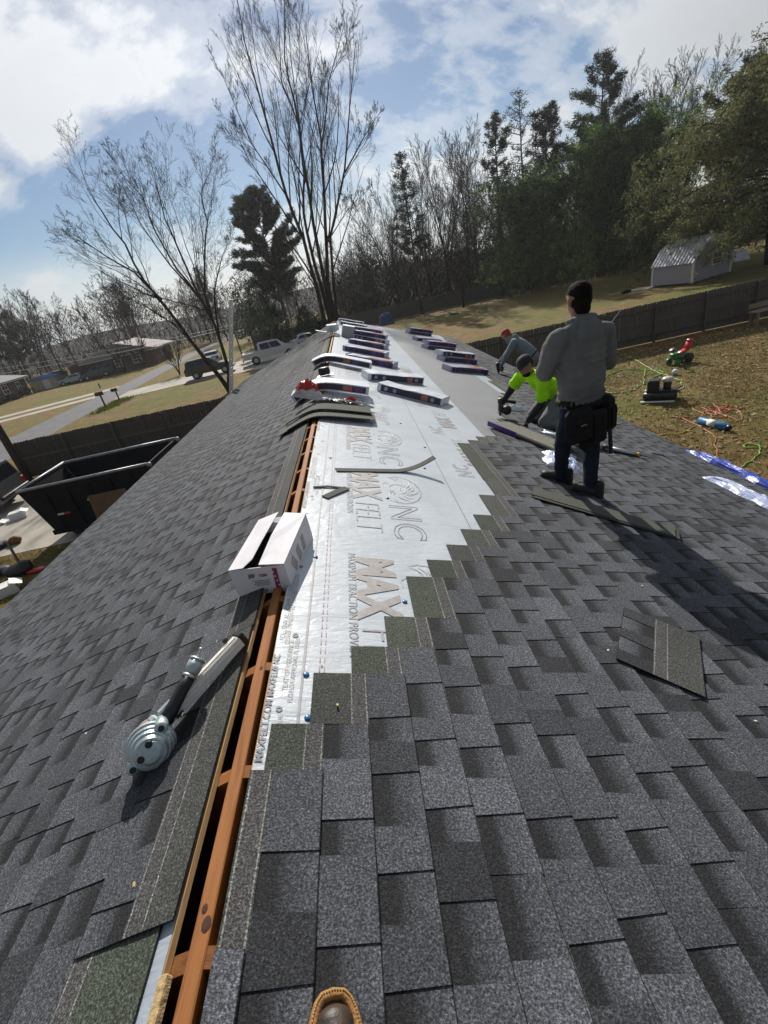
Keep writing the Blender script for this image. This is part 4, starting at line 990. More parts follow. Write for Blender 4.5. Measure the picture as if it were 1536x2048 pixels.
# ------------------------------------------------------------------ coil nailers
TANB = pmat('tan_casting', (.36, .30, .26), .45, .2, 20, metal=.4); CASTM = pmat('cast_magnesium', (.50, .57, .58), .38, .25, 14, .35, 60, metal=.6); MAGM = pmat('painted_magazine', (.78, .75, .68), .45, .06, 20)
def nail_gun(root, big=True):
    """head lathe with cap holes, grip sleeve, air inlet, magazine rail"""
    hd_ = MB(); hd_.lathe([(.0, -.012), (.020, -.011), (.029, -.006), (.030, -.002), (.036, -.001), (.040, .006), (.041, .010), (.046, .011), (.048, .019), (.049, .022), (.053, .023), (.054, .034), (.059, .036), (.059, .048), (.052, .051), (.050, .058)], 44, caps=False)
    h_ = hd_.build('head', CASTM, root, False)
    hd2 = MB(); hd2.lathe([(.050, .058), (.051, .062), (.049, .085), (.044, .090), (.043, .12), (.033, .14), (.0, .145)], 32, caps=False); hd2.build('cylinder_band', TANB, h_, True)
    mb = MB()
    for t in (.9, 2.75, 4.4):
        mb.lathe([(.011, .012), (.0165, .018), (.0165, .060), (.012, .066)], 12, Matrix.Translation((.055 * math.cos(t), .055 * math.sin(t), 0)))
    mb.build('bolt_boss', CASTM, h_, True)
    mb = MB()
    for (x, y) in ((.024, .008), (.002, -.022)): mb.lathe([(.0085, -.0125), (.0085, .004)], 14, Matrix.Translation((x, y, 0)))
    for t in (.9, 2.75, 4.4):
        mb.lathe([(.0080, .0105), (.0080, .016)], 10, Matrix.Translation((.055 * math.cos(t), .055 * math.sin(t), 0)))
    tag(mb.build('exhaust_hole', BLKP, h_), kind='stuff')
    return h_
# the one on the left slope: head towards the camera, magazine rail running up to the ridge
nr = thing('nail_gun', 'silver coil nail gun resting on the shingles left of the ridge slot', 'nail gun')
hp = Vector((-.345, 1.075, 4.052)); tip = Vector((-.092, 1.425, 4.122))
ax = (Vector((.42, -.82, .36))).normalized()                 # end cap looks towards the camera
Fz = ax * -1; Fx = Fz.orthogonal().normalized(); Fy = Fz.cross(Fx); mh = Matrix((Fx, Fy, Fz)).transposed().to_4x4(); mh.translation = hp + ax * .07; mh = mh @ Matrix.Rotation(R(-55), 4, 'Z') @ Matrix.Scale(1.3, 4)
hN = nail_gun(nr); hN.matrix_local = mh
d_ = (tip - hp).normalized()
mb = MB(); g0, g1 = hp + Vector((.045, .045, .035)), hp + Vector((.115, .18, .098)); mb.tube([g0, lerp(g0, g1, .3), lerp(g0, g1, .7), g1], [.024, .023, .022, .024], 14); mb.build('grip', BLKP, nr, True)
mb = MB(); e1_ = g1 + (g1 - g0).normalized() * .05; mb.tube([g1, lerp(g1, e1_, .5), e1_], [.025, .028, .029], 14); mb.tube([e1_, e1_ + (g1 - g0).normalized() * .008], [.031, .030], 14); mb.build('end_housing', CASTM, nr, True)
mb = MB(); q = e1_ + (g1 - g0).normalized() * .008; dd = (g1 - g0).normalized() * .6 + Vector((0, 0, .3)); dd.normalize(); mb.tube([q, q + dd * .012, q + dd * .013, q + dd * .028, q + dd * .029, q + dd * .04], [.010, .010, .007, .007, .009, .006], 10); mb.build('air_fitting', SILV, nr, True)
mb = MB(); a0 = hp + Vector((.02, .075, .012)); a1 = tip
Fm = frame(a1 - a0, (-SA, 0, CA)); cc = (a0 + a1) / 2; LL = (a1 - a0).length
mb.box(cc, (.046, LL, .046), Fm, .004); rail = mb.build('magazine', MAGM, nr)
mb = MB(); mb.box(cc + Fm @ Vector((.0245, 0, .004)), (.006, LL * .97, .012), Fm, .002); mb.box(cc + Fm @ Vector((.006, 0, .0255)), (.014, LL * .95, .006), Fm, .002); mb.build('magazine_rib', MAGM, rail)
mb = MB(); mb.box(a1 + Fm @ Vector((0, .006, 0)), (.052, .024, .056), Fm, .004); mb.box(a1 + Fm @ Vector((-.014, -.04, .036)), (.016, .022, .018), Fm, .004); mb.build('end_cap', BLKP, rail)
mb = MB(); mb.box(a0 + Fm @ Vector((0, -.02, .01)), (.05, .03, .065), Fm, .008); mb.box(a0 + Fm @ Vector((.0, .03, .03)), (.03, .06, .02), Fm, .006); mb.build('nose_bracket', CASTM, nr)
mb = MB(); tq = lerp(g0, g1, .22) + Vector((.012, -.004, -.03)); mb.tube([tq + Vector((0, 0, .012)), tq, tq + (g1 - g0) * .16 + Vector((.004, 0, -.004))], [.006, .006, .004], 8); mb.build('trigger', BLKP, nr, True)
mb = MB(); mb.tube([lerp(g0, g1, .93), lerp(g0, g1, .99)], .0262, 14); mb.build('grip_ring', SILV, nr, True)
# nailer in the kneeling person's hand, and one lying by the standing person
def small_gun(label, mw, dark):
    o = thing('nail_gun', label, 'nail gun', mw=mw); c = BLKP if dark else CASTM
    mb = MB(); mb.lathe([(.0, 0), (.038, .004), (.046, .02), (.046, .06), (.036, .085), (.033, .17), (.02, .185), (.014, .24)], 16, Matrix.Translation((0, 0, .25)) @ Matrix.Rotation(math.pi, 4, 'X'), caps=False); mb.build('head', c, o, True)
    mb = MB(); mb.tube([(0, 0, .19), (.09, 0, .205), (.19, 0, .19)], [.022, .02, .024], 10); mb.build('grip', BLKP, o, True)
    mb = MB(); mb.lathe([(.055, -.03), (.06, -.026), (.06, .026), (.055, .03)], 18, Matrix.Translation((.085, 0, .085)) @ Matrix.Rotation(math.pi / 2, 4, 'X')); mb.build('coil_magazine', c, o, True)
    mb = MB(); mb.box((.02, 0, .03), (.022, .03, .06), None, .004); mb.build('nose', SILV, o)
    mb = MB(); mb.tube([(.07, 0, .18), (.06, 0, .155), (.04, 0, .15)], .004, 6); mb.build('trigger', pmat('orange_plastic', (.55, .16, .02), .4), o); return o
small_gun('black coil nail gun held by the kneeling person', Matrix.Translation((2.30, 5.98, roof_z(2.30) + .006)) @ Matrix.Rotation(-.3, 4, 'Z') @ Matrix.Rotation(.15, 4, 'Y'), True)
small_gun('silver coil nail gun lying beside the knees of the kneeling person', RM(2.86, 5.33, .05, 1, .9) @ Matrix.Rotation(math.pi / 2, 4, 'X') @ Matrix.Translation((-.08, -.02, -.1)), False)
small_gun('dark nail gun held by the crouching person', Matrix.Translation((3.62, 10.46, roof_z(3.62) + .006)) @ Matrix.Rotation(.4, 4, 'Z'), True)
mb = MB(); mb.tube([RP(3.6, 6.6, .03), RP(4.1, 6.5, .026), RP(4.33, 6.46, .026), RP(4.7, 6.43, .026), RP(4.96, 6.4, .025), RP(5.05, 6.38, -.1)], .006, 6); tag(mb.build('air_hose', pmat('red_hose', (.28, .04, .025), .5), None, True), 'dark red air hose crossing the slope to the eave', 'hose')

# ------------------------------------------------------------------ open cardboard nail box on the ridge
CARD = pmat('white_cardboard', (.68, .66, .70), .7, .06, 9, .15, 40); CARDI = pmat('brown_cardboard', (.28, .19, .11), .85, .15, 14); BRED = pmat('box_red', (.26, .03, .09), .6)
# corners: near-left base, near-right base; depth direction along +Y, slightly turned
n0 = Vector((-.205, 1.83, 4.055)); n1 = Vector((.065, 1.79, 4.052)); ux = (n1 - n0).normalized(); dep = Vector((.16, .985, .02)).normalized(); uz = ux.cross(dep).normalized(); dep = uz.cross(ux).normalized()
BW, BD, BH = (n1 - n0).length, .47, .15
bo = thing('cardboard_box', 'open white cardboard nail box straddling the ridge slot', 'box', mw=Matrix((ux, dep, uz)).transposed().to_4x4()); bo.matrix_world.translation = n0
mwb = Matrix((ux, dep, uz)).transposed().to_4x4(); mwb.translation = n0; bo.matrix_world = mwb
t_ = .004
for nm, c, sz in (('front_panel', (BW / 2, t_ / 2, BH / 2), (BW, t_, BH)), ('back_panel', (BW / 2, BD - t_ / 2, BH / 2), (BW, t_, BH)), ('side_panel', (t_ / 2, BD / 2, BH / 2), (t_, BD - 2 * t_, BH)), ('side_panel', (BW - t_ / 2, BD / 2, BH / 2), (t_, BD - 2 * t_, BH)), ('bottom_panel', (BW / 2, BD / 2, t_ / 2 + .001), (BW - 2 * t_, BD - 2 * t_, t_))):
    mb = MB(); mb.box(c, sz); mb.build(nm, CARD, bo)
def flap(pts, hinge_z, nm='flap'):
    mb = MB(); n = len(pts); vs = [Vector(p) for p in pts] + [Vector(p) + Vector((0, 0, .004)) for p in pts]
    mb.add(vs, [tuple(range(n - 1, -1, -1)), tuple(range(n, 2 * n))] + [(k, (k + 1) % n, n + (k + 1) % n, n + k) for k in range(n)]); return mb.build(nm, CARD, bo)
flap([(0, .0, BH), (.075, -.004, BH + .006), (.108, .05, BH + .016), (.112, .2, BH + .022), (.118, BD * .8, BH + .026), (.122, BD + .01, BH + .028), (0, BD, BH)], BH)
flap([(BW, 0, BH + .001), (BW, BD, BH + .001), (BW - .118, BD + .005, BH + .022), (BW - .122, BD * .5, BH + .026), (BW - .118, -.003, BH + .014)], BH)
flap([(.02, BD, BH), (BW - .02, BD, BH), (BW - .05, BD - .10, BH - .03), (.05, BD - .10, BH - .03)], BH)
flap([(BW - .004, BD + .001, BH), (BW - .004, BD + .06, BH - .03), (.1, BD + .06, BH - .03), (.1, BD + .001, BH)], BH)
mb = MB(); mb.box((BW * .5, BD * .55, .05), (BW * .8, BD * .7, .09)); mb.build('nail_coil_pack', BLKP, bo)
def box_text(body, x, z, size, ink, off=0.0):
    vs, fs = text_mb(body, size, off); mb = MB(); mb.add([(x + v.x, -.0018, z + v.y) for v in vs], fs); return mb.build('lettering', ink, bo)
box_text('JEF', .085, BH * .66, .026, INKD, .0016); box_text('1200', .135, BH * .66, .021, INKD, .001)
for i, w in enumerate((.09, .07, .085, .06)):
    mb = MB(); mb.box((.14, -.0012, BH * (.52 - .06 * i)), (w, .002, .004)); mb.build('print_bar', INKG, bo)
mb = MB(); mb.box((.215, -.0012, BH * .53), (.022, .002, BH * .78), (0, .10, 0)); mb.build('red_label', BRED, bo)
mb = MB()
for i in range(4): mb.lathe([(.0045, 0), (.0045, .001)], 8, Matrix.Translation((.210 + .0027 * i * 1.1, -.0024, BH * (.80 - i * .17))) @ Matrix.Rotation(math.pi / 2, 4, 'X'))
mb.build('red_label_mark', CARD, bo)
mb = MB(); mb.box((.13, -.0012, BH * .13), (.05, .002, .012)); mb.build('print_bar', INKG, bo)
mb = MB()
for i in range(3): mb.box((BW + .001, BD * (.25 + .2 * i), BH * .5), (.002, .05, BH * .5), (.5 - .3 * i, 0, 0))
mb.build('side_print', INKG, bo)

# ------------------------------------------------------------------ the boot at the lower edge of the picture, and an osb offcut in the slot
BOOT = pmat('brown_boot_leather', (.045, .028, .019), .5, .45, 22, .35, 60); WELT = pmat('tan_welt', (.30, .145, .045), .7, .25, 60, .4, 160); STIT = pmat('boot_stitch', (.50, .30, .08), .7)
toe = Vector((.277, .392, 0)); toe.z = RIDGE - .354 * toe.x + .02; bd = Vector((-.10, 1, .036)).normalized(); FBt = frame(bd, (SA, 0, CA))
bt = thing('boot', 'brown leather work boot with tan welt and yellow stitching', 'boot', mw=Matrix.Translation(toe - bd * .30)); heel = Vector((0, 0, 0)); ub = FBt.col[2]
def outline(k, scale=1.0, inset=0.0):
    pts = []
    for i in range(28):
        a = 2 * math.pi * i / 28; y = math.sin(a); w = (.054 - inset) if y > -.1 else (.042 - inset)
        pts.append((w * math.copysign(abs(math.cos(a)) ** .62, math.cos(a)), .15 + math.copysign(abs(y) ** .9, y) * (.15 - inset)))
    return pts
M4 = FBt.to_4x4()
mb = MB(); mb.prism(outline(0, 1, -.002), .026, M4 @ Matrix.Translation((0, 0, 0))); mb.build('sole', WELT, bt)
b = Blob()
for i in range(14):
    y = .05 + .205 * i / 13; w = .034 + .007 * math.sin(min(1, i / 11) * 2.4); hgt = .052 - .020 * max(0, (i - 4) / 9)
    b.ell(FBt @ Vector((0, y, .028)), (w, .04 if i < 12 else .028, hgt), FBt)
b.sweep([(FBt @ Vector((0, .055, .05)), .044), (FBt @ Vector((0, .06, .13)), .047), (FBt @ Vector((0, .055, .19)), .052)])
b.build('upper', BOOT, bt, (0, 0, 0), .006, 4)
mb = MB(); lip = [FBt @ Vector((x, y, .031)) for x, y in outline(0, 1, .004)]; mb.tube(lip + [lip[0]], .0095, 8, False); mb.build('welt', WELT, bt, True)
mb = MB()
for (x, y), (x2, y2) in zip(outline(0, 1, .0), outline(0, 1, .0)[1:] + outline(0, 1, 0.0)[:1]):
    for q in range(4):
        t0, t1 = (q + .15) / 4, (q + .75) / 4
        mb.tube([FBt @ Vector((lerp(x, x2, t0), lerp(y, y2, t0),   .0405)), FBt @ Vector((lerp(x, x2, t1), lerp(y, y2, t1), .0405))], .0016, 5)
tag(mb.build('stitching', STIT, bt), kind='stuff')
mb = MB(); arc = [FBt @ Vector((.036 * math.cos(a), .205 + .072 * math.sin(a), .060 - .022 * math.sin(a) - .010 * abs(math.cos(a)))) for a in [math.pi * k / 12 for k in range(13)]]; mb.tube(arc, .003, 6); mb.build('toe_seam', STIT, bt, True)
mb = MB(); mb.tube([FBt @ Vector((0, .055, .185)), FBt @ Vector((0, .055, .20))], [.056, .054], 14); mb.build('collar', BOOT, bt, True)
OSB = pmat('osb_edge', (.46, .33, .16), .85, .35, 60, .5, 90)
for (ya, yb_, w, nm) in ((-1.0, .455, .022, 0),):
    mb = MB(); a, c = RP(S_SLOT_L - .004, ya, 0, -1), RP(S_SLOT_L - .004, yb_, 0, -1); mb.box((a + c) / 2 + Vector((.006, 0, .003)), (w, yb_ - ya, .022), (0, R(-19), 0), .003); mb.build('deck_edge_strip', OSB, decks[-1])
# yellow wood crumbs and white flecks on the shingles
CRUMB = pmat('wood_crumb', (.62, .48, .2), .8); r = random.Random(4); mb = MB(); cm = None
mb.box((0, 0, .003), (.012, .007, .005), (.2, .3, .4), .001); cm = mb.mesh('wood_chip', CRUMB); mb = MB(); mb.box((0, 0, .003), (.010, .008, .005), (.2, .3, .4), .001); cm2 = mb.mesh('wood_chip', FASC)
for (s, y, sd_, me_) in ((.24, .66, -1, cm), (.30, 1.20, -1, cm), (.19, 1.36, -1, cm), (.255, 1.55, -1, cm2), (.62, 2.4, -1, cm2), (.9, 1.4, -1, cm2), (1.8, 3.2, -1, cm2), (2.5, 4.4, -1, cm2), (.23, 1.27, 1, cm), (.29, 1.10, 1, cm), (1.48, 1.45, 1, cm2), (1.9, 1.1, 1, cm2), (3.2, 2.6, 1, cm2), (.09, .40, 1, cm), (2.0, 2.0, 1, cm2)):
    o = link('wood_chip', me_); o.matrix_world = RM(s, y, .0215, sd_, r.uniform(0, 6)); tag(o, 'tiny yellow wood chip lying on the grey shingles' if me_ is cm else 'tiny white paper fleck lying on the grey shingles', 'chip', 'yellow chips on the shingles' if me_ is cm else 'white flecks on the shingles')
# ================================================================== yards, street and far things
FENCEM = wood_mat('weathered_fence', (.056, .050, .044), (.125, .112, .098), 2, 9, .9)
def fence(label, xa, xb, y, h, step=.142, rails_front=True, ya=None):
    o = thing('fence', label, 'fence', ((xa + xb) / 2, y, 0)); r = random.Random(int(xa * 10)); cx = (xa + xb) / 2
    mb = MB(); x = xa
    while x < xb:
        hh = h + r.uniform(-.015, .015); w = step - .008; dy = r.uniform(-.004, .004); t = r.uniform(-.004, .004)
        pts = [(0, .03), (w, .03), (w + t, hh - .04), (w * .75 + t, hh), (w * .25 + t, hh), (t, hh - .04)]
        M4 = Matrix(((1, 0, 0, x - cx), (0, 0, -1, dy + .012), (0, 1, 0, 0), (0, 0, 0, 1))); mb.prism(pts, .017, M4); x += step
    tag(mb.build('picket_row', FENCEM, o), kind='stuff')
    for z in (.35, h * .55, h - .3):
        mb = MB(); mb.box((0, -.05 if rails_front else .05, z), (xb - xa, .038, .089)); mb.build('rail', FENCEM, o)
    x = xa + .05
    while x <= xb:
        mb = MB(); mb.box((x - cx, -.115 if rails_front else .115, (h - .06) / 2), (.09, .09, h - .06)); mb.build('post', FENCEM, o); x += 2.42
    return o
fence('weathered picket fence behind the dumpster, ending at the utility pole', -16.4, -4.8, 22.1, 1.8)
fence('long weathered picket fence between the leafy yard and the lawn with the shed', 4.9, 46, 22.35, 1.8)
fence('far dark picket fence along the edge of the woods', -13, 60, 66.5, 1.8, .2)

# utility pole and service wires
POLEM = wood_mat('pole_wood', (.030, .024, .019), (.075, .06, .048), 2, 8)
mb = MB(); mb.tube([(0, 0, -.2), (0, 0, 3), (0, 0, 7.5)], [.17, .16, .13], 14); o = mb.build('utility_pole', POLEM, None, True, loc=(-15.95, 21.35, 0)); tag(o, 'dark wooden utility pole at the end of the fence', 'pole')
mb = MB(); mb.tube([(0, 0, -.2), (0, 0, 3.9)], [.09, .08], 10); o = mb.build('utility_pole', POLEM, None, True, loc=(-13.9, 62, 0)); tag(o, 'short wooden service post carrying the wires by the neighbour driveway', 'pole')
mb = MB(); mb.tube([(0, 0, -.2), (0, 0, 8.2)], [.16, .13], 10); o = mb.build('utility_pole', POLEM, None, True, loc=(-46, 24.5, 0)); tag(o, 'tall wooden utility pole across the road holding the wires', 'pole')
WIREM = pmat('grey_cable', (.40, .40, .42), .5, 0)
for (z0, z1, rr, lab) in ((7.05, 3.45, .022, 'thicker pale service cable sagging across the street'), (7.6, 3.75, .013, 'thin upper wire above the pale service cable')):
    a, b_ = Vector((-46, 24.5, z0)), Vector((-13.9, 62, z1)); mb = MB(); mb.tube([a.lerp(b_, i / 16) - Vector((0, 0, .9 * 4 * (i / 16) * (1 - i / 16))) for i in range(17)], rr, 5); tag(mb.build('overhead_wire', WIREM, None, True), lab, 'wire')

# aluminium ladder leaning on the eave
ALU = pmat('aluminium', (.55, .56, .57), .4, .1, 20, metal=.6)
o = thing('ladder', 'aluminium extension ladder leaning on the eave at the far corner of the roof', 'ladder', (-5.68, 19.55, 0)); dv = Vector((1.96, 0, 5.6))
for yy in (-.2, .2):
    mb = MB(); F_ = frame(dv, (-1, 0, .35)); mb.box(dv / 2 + Vector((0, yy, .04)), (.03, dv.length, .075), F_); mb.build('rail', ALU, o)
for i in range(18):
    c = dv * ((i + .6) / 18.5); mb = MB(); mb.tube([c + Vector((0, -.2, .04)), c + Vector((0, .2, .04))], .016, 8); mb.build('rung', ALU, o)

# ------------------------------------------------------------------ dumpster with plywood sheet
DUMP = pmat('dumpster_black', (.006, .0065, .009), .7, .5, 2.5, .2, 8, spec=.2); RIM = pmat('dumpster_rim', (.30, .31, .33), .45, .3, 6, metal=.5)
o = thing('dumpster', 'black open roll off dumpster on the concrete drive beside the fence', 'dumpster', (-8.1, 14.35, 0)); L2, W2, H2 = 1.95, 1.25, 1.8
def slab(a, b_, c, d, th, nm, m=DUMP):
    mb = MB(); P = [Vector(q) for q in (a, b_, c, d)]; nn = (P[1] - P[0]).cross(P[3] - P[0]).normalized() * th
    mb.add(P + [q + nn for q in P], [(0, 3, 2, 1), (4, 5, 6, 7), (0, 1, 5, 4), (1, 2, 6, 5), (2, 3, 7, 6), (3, 0, 4, 7)]); return mb.build(nm, m, o)
slab((-L2 + .45, -W2, .3), (L2, -W2, .3), (L2, -W2, H2), (-L2, -W2, H2), .05, 'side_wall'); slab((-L2 + .45, W2 - .05, .3), (L2, W2 - .05, .3), (L2, W2 - .05, H2), (-L2, W2 - .05, H2), .05, 'side_wall')
slab((-L2 + .45, -W2 + .06, .3), (-L2, -W2 + .06, H2), (-L2, W2 - .12, H2), (-L2 + .45, W2 - .12, .3), .05, 'end_wall'); slab((L2 - .05, -W2 + .06, .3), (L2 - .05, W2 - .12, .3), (L2 - .05, W2 - .12, H2), (L2 - .05, -W2 + .06, H2), .05, 'end_wall')
slab((-L2 + .5, -W2 + .05, .3), (L2 - .06, -W2 + .05, .3), (L2 - .06, W2 - .1, .3), (-L2 + .5, W2 - .1, .3), .05, 'floor_plate')
for yy in (-W2 - .02, W2): 
    mb = MB(); mb.tube([(-L2 - .03, yy, H2 + .03), (L2 + .02, yy, H2 + .03)], .045, 8); mb.build('rim_rail', RIM, o, True); mb = MB(); mb.ell((L2 + .08, yy, H2), (.08, .06, .07)); mb.build('hinge_knob', RIM, o, True)
mb = MB(); mb.tube([(-L2 - .03, -W2 - .02, H2 + .03), (-L2 - .03, W2, H2 + .03)], .045, 8); mb.build('rim_rail', RIM, o, True)
for x in (-1.2, -.55, .1, .75, 1.4): mb = MB(); mb.box((x, -W2 - .08, 1.0), (.09, .07, 1.35)); mb.build('rib', DUMP, o)
mb = MB(); mb.box((0, -W2 - .05, .36), (3.2, .08, .14)); mb.build('bottom_rail', DUMP, o)
for x in (-1.2, 1.3):
    for yy in (-.85, .85): mb = MB(); mb.tube([(x, yy - .08, .15), (x, yy + .08, .15)], .15, 12); mb.build('roller', BLKP, o)
mb = MB(); mb.tube([(-.6, -W2 + .25, .8), (1.9, -W2 + .35, 1.35)], .05, 8); mb.build('tarp_bar', RIM, o, True)
REDT = pmat('red_tape', (.5, .03, .03), .4); 
for (x, z) in ((-1.05, .92), (.0, 1.18)):
    for k in range(2): mb = MB(); mb.box((x + k * .2, -W2 - .122, z), (.19, .006, .06)); mb.build('reflective_tape', (FASC, REDT)[k], o)
PLY = pmat('plywood', (.17, .10, .055), .85, .25, 3, .2, 20)
mb = MB(); mb.box((0, 0, 0), (1.15, .02, 1.3), (R(-9), 0, 0)); q = mb.build('plywood_sheet', PLY, loc=(-7.55, 12.86, .655)); tag(q, 'brown plywood sheet leaning on the dumpster', 'plywood')

# ------------------------------------------------------------------ vehicles
GLASS = pmat('car_glass', (.012, .014, .017), .08, 0, spec=.6); TYRE = pmat('tyre_rubber', (.014, .014, .014), .85); RIMM = pmat('alloy_rim', (.45, .46, .48), .35, metal=.8); LAMPW = pmat('lamp_clear', (.75, .75, .75), .2); LAMPR = pmat('lamp_red', (.4, .015, .012), .25)
def paint(nm, c): 
    m = pmat('paint_' + nm, c, .28, .03, 3, spec=.6); m.node_tree.nodes['Principled BSDF'].inputs['Coat Weight'].default_value = .6; return m
def vehicle(name, label, cat, loc, rz, colr, kind, group=None):
    """side profile in x (front = +x), extruded with tumblehome; parts: body, glasshouse, wheels, lamps"""
    o = thing(name, label, cat, loc, rz, group); m = colr
    if kind == 'suv': L, W, prof, gl, wr = 4.7, 1.86, [(-2.3, .45), (2.25, .42), (2.33, .75), (2.2, 1.0), (1.1, 1.12), (-2.25, 1.16), (-2.35, .9)], [(-2.2, 1.14), (1.15, 1.10), (.35, 1.72), (-.3, 1.80), (-1.85, 1.78), (-2.1, 1.62)], .38
    elif kind == 'pickup': L, W, prof, gl, wr = 5.7, 1.96, [(-2.85, .62), (2.75, .55), (2.85, .9), (2.75, 1.12), (1.5, 1.22), (-1.15, 1.24), (-1.18, 1.18), (-2.85, 1.18)], [(-1.2, 1.22), (1.75, 1.2), (1.0, 1.84), (.55, 1.93), (-.95, 1.91), (-1.15, 1.82)], .42
    elif kind == 'van': L, W, prof, gl, wr = 4.9, 1.95, [(-2.4, .4), (2.35, .4), (2.45, .7), (2.3, .98), (1.5, 1.08), (-2.4, 1.1)], [(-2.4, 1.08), (1.55, 1.06), (.75, 1.75), (-2.1, 1.82), (-2.3, 1.74)], .35
    else: L, W, prof, gl, wr = 4.6, 1.78, [(-2.25, .4), (2.2, .38), (2.28, .62), (2.15, .82), (1.0, .93), (-1.55, .98), (-2.2, .92)], [(-1.65, .96), (1.05, .91), (.2, 1.36), (-.75, 1.42), (-1.2, 1.34)], .33
    def loft(prof_, rows, nm, mat, par=o):
        mb = MB(); n = len(prof_); cxp = sum(p[0] for p in prof_) / n; czp = min(p[1] for p in prof_)
        for (y, sx) in rows: mb.v.extend(((p[0] - cxp) * sx + cxp, y * (1 - tum * max(0, p[1] - tz)), p[1]) for p in prof_)
        for i in range(len(rows) - 1):
            for k in range(n): mb.f.append((i * n + k, i * n + (k + 1) % n, (i + 1) * n + (k + 1) % n, (i + 1) * n + k)); mb.c.append((1, 1, 1)); mb.m.append(0)
        for i, rev in ((0, True), (len(rows) - 1, False)): f = list(range(i * n, i * n + n)); mb.f.append(tuple(f if rev else f[::-1])); mb.c.append((1, 1, 1)); mb.m.append(0)
        return mb.build(nm, mat, par)
    h = W / 2; tum, tz = 0, 9
    loft(prof, [(-h, .97), (-h + .05, 1), (h - .05, 1), (h, .97)], 'body', m)
    tum, tz = .28, 1.0
    g = loft(gl, [(-h + .05, .985), (-h + .09, 1), (h - .09, 1), (h - .05, .985)], 'cabin', m)
    zb, zt = max(p[1] for p in prof) + .03, max(p[1] for p in gl) - .1
    xs0, xs1 = gl[0][0] + .25, gl[1][0] - .55; xt1 = gl[2][0] - .12; xt0 = gl[-1][0] + .18; segs = 3 if kind in ('suv', 'van') else 2
    for sg in (-1, 1):
        yb, yt = sg * ((h - .05) * (1 - .28 * max(0, zb - 1.0)) + .006), sg * ((h - .05) * (1 - .28 * max(0, zt - 1.0)) + .006)
        for k in range(segs):
            f0, f1 = k / segs + .015, (k + 1) / segs - .015
            mb = MB(); mb.poly([(lerp(xs0, xs1, f0), yb, zb), (lerp(xs0, xs1, f1), yb, zb), (lerp(xt0, xt1, f1), yt, zt), (lerp(xt0, xt1, f0), yt, zt)][::sg]); mb.build('side_window', GLASS, g)
    for (i, j, nm) in ((1, 2, 'windshield'), (len(gl) - 1, 0, 'rear_window')):
        a, c = Vector((gl[i][0], 0, gl[i][1])), Vector((gl[j][0], 0, gl[j][1])); dn = Vector((c.z - a.z, 0, a.x - c.x)).normalized(); dn = dn * (1 if dn.x * (1 if nm == 'windshield' else -1) > 0 else -1) * .008
        p, q = a.lerp(c, .12) + dn, a.lerp(c, .9) + dn; hp_, hq = (h - .16) * (1 - .28 * max(0, p.z - 1)), (h - .16) * (1 - .28 * max(0, q.z - 1))
        mb = MB(); mb.poly([(p.x, -hp_, p.z), (p.x, hp_, p.z), (q.x, hq, q.z), (q.x, -hq, q.z)]); mb.build(nm, GLASS, g)
    for x in (-L * .29, L * .31):
        for sg in (-1, 1):
            mb = MB(); mb.lathe([(wr * .55, -.11), (wr, -.09), (wr, .09), (wr * .55, .11)], 18, Matrix.Translation((x, sg * (h - .08), wr)) @ Matrix.Rotation(math.pi / 2, 4, 'X')); w = mb.build('wheel', TYRE, o, True)
            mb = MB(); mb.lathe([(wr * .56, 0), (wr * .5, .015), (.05, .02)], 12, Matrix.Translation((x, sg * (h + .03) - (.0 if sg < 0 else 0), wr)) @ Matrix.Rotation(sg * -math.pi / 2, 4, 'X')); mb.build('rim', RIMM, w)
    zl_ = prof[2][1] + .05
    for sg in (-1, 1):
        mb = MB(); mb.box((prof[2][0] - .05, sg * (h - .28), zl_), (.08, .36, .15), None, .02); mb.build('headlight', LAMPW, o); mb = MB(); mb.box((min(p[0] for p in prof) + .0, sg * (h - .14), zl_ + .08), (.08, .16, .26), None, .02); mb.build('taillight', LAMPR, o)
    if kind == 'pickup': mb = MB(); mb.box((-2.02, 0, 1.188), (1.5, W - .24, .012)); mb.build('bed_floor', BLKP, o)
    mb = MB(); mb.box((prof[1][0] + .08, 0, .55), (.14, W - .12, .16), None, .03); mb.build('bumper', BLKP if kind != 'pickup' else RIMM, o); mb = MB(); mb.box((prof[0][0] - .06, 0, .58), (.14, W - .12, .16), None, .03); mb.build('bumper', BLKP if kind != 'pickup' else RIMM, o)
    return o
G2 = 'vehicles parked along the street'
vehicle('parked_suv', 'black sport utility vehicle parked on the drive behind the bare tree', 'car', (-14.1, 48.2, .012), R(8), paint('black', (.012, .013, .016)), 'suv', G2)
vehicle('pickup_truck', 'white crew cab pickup truck parked beside the black car', 'truck', (-8.1, 49.7, .012), R(11), paint('white', (.55, .56, .58)), 'pickup', G2)
vehicle('parked_car', 'white sedan parked behind the white pickup truck', 'car', (-4.6, 56.6, .012), R(11), paint('white', (.55, .56, .58)), 'sedan', G2)
vehicle('parked_car', 'silver blue sedan parked beyond the black car', 'car', (-17.5, 62, .002), R(100), paint('silver', (.32, .38, .44)), 'sedan', G2)
vehicle('parked_car', 'dark blue car parked in front of the gabled brick house', 'car', (-41.0, 78.6, .002), R(200), paint('navy', (.03, .045, .07)), 'suv', G2)
vehicle('parked_car', 'pale car parked under the carport of the gabled brick house', 'car', (-44.6, 78.2, .002), R(185), paint('pale', (.30, .40, .42)), 'sedan', G2)
vehicle('parked_car', 'small white car far down the road by the woods', 'car', (-22, 104, .002), R(80), paint('white', (.55, .56, .58)), 'sedan', G2)
vehicle('parked_van', 'grey minivan parked on the concrete drive next to the dumpster', 'van', (-16.6, 17.9, .012), R(184), paint('grey', (.10, .11, .12)), 'van', G2)

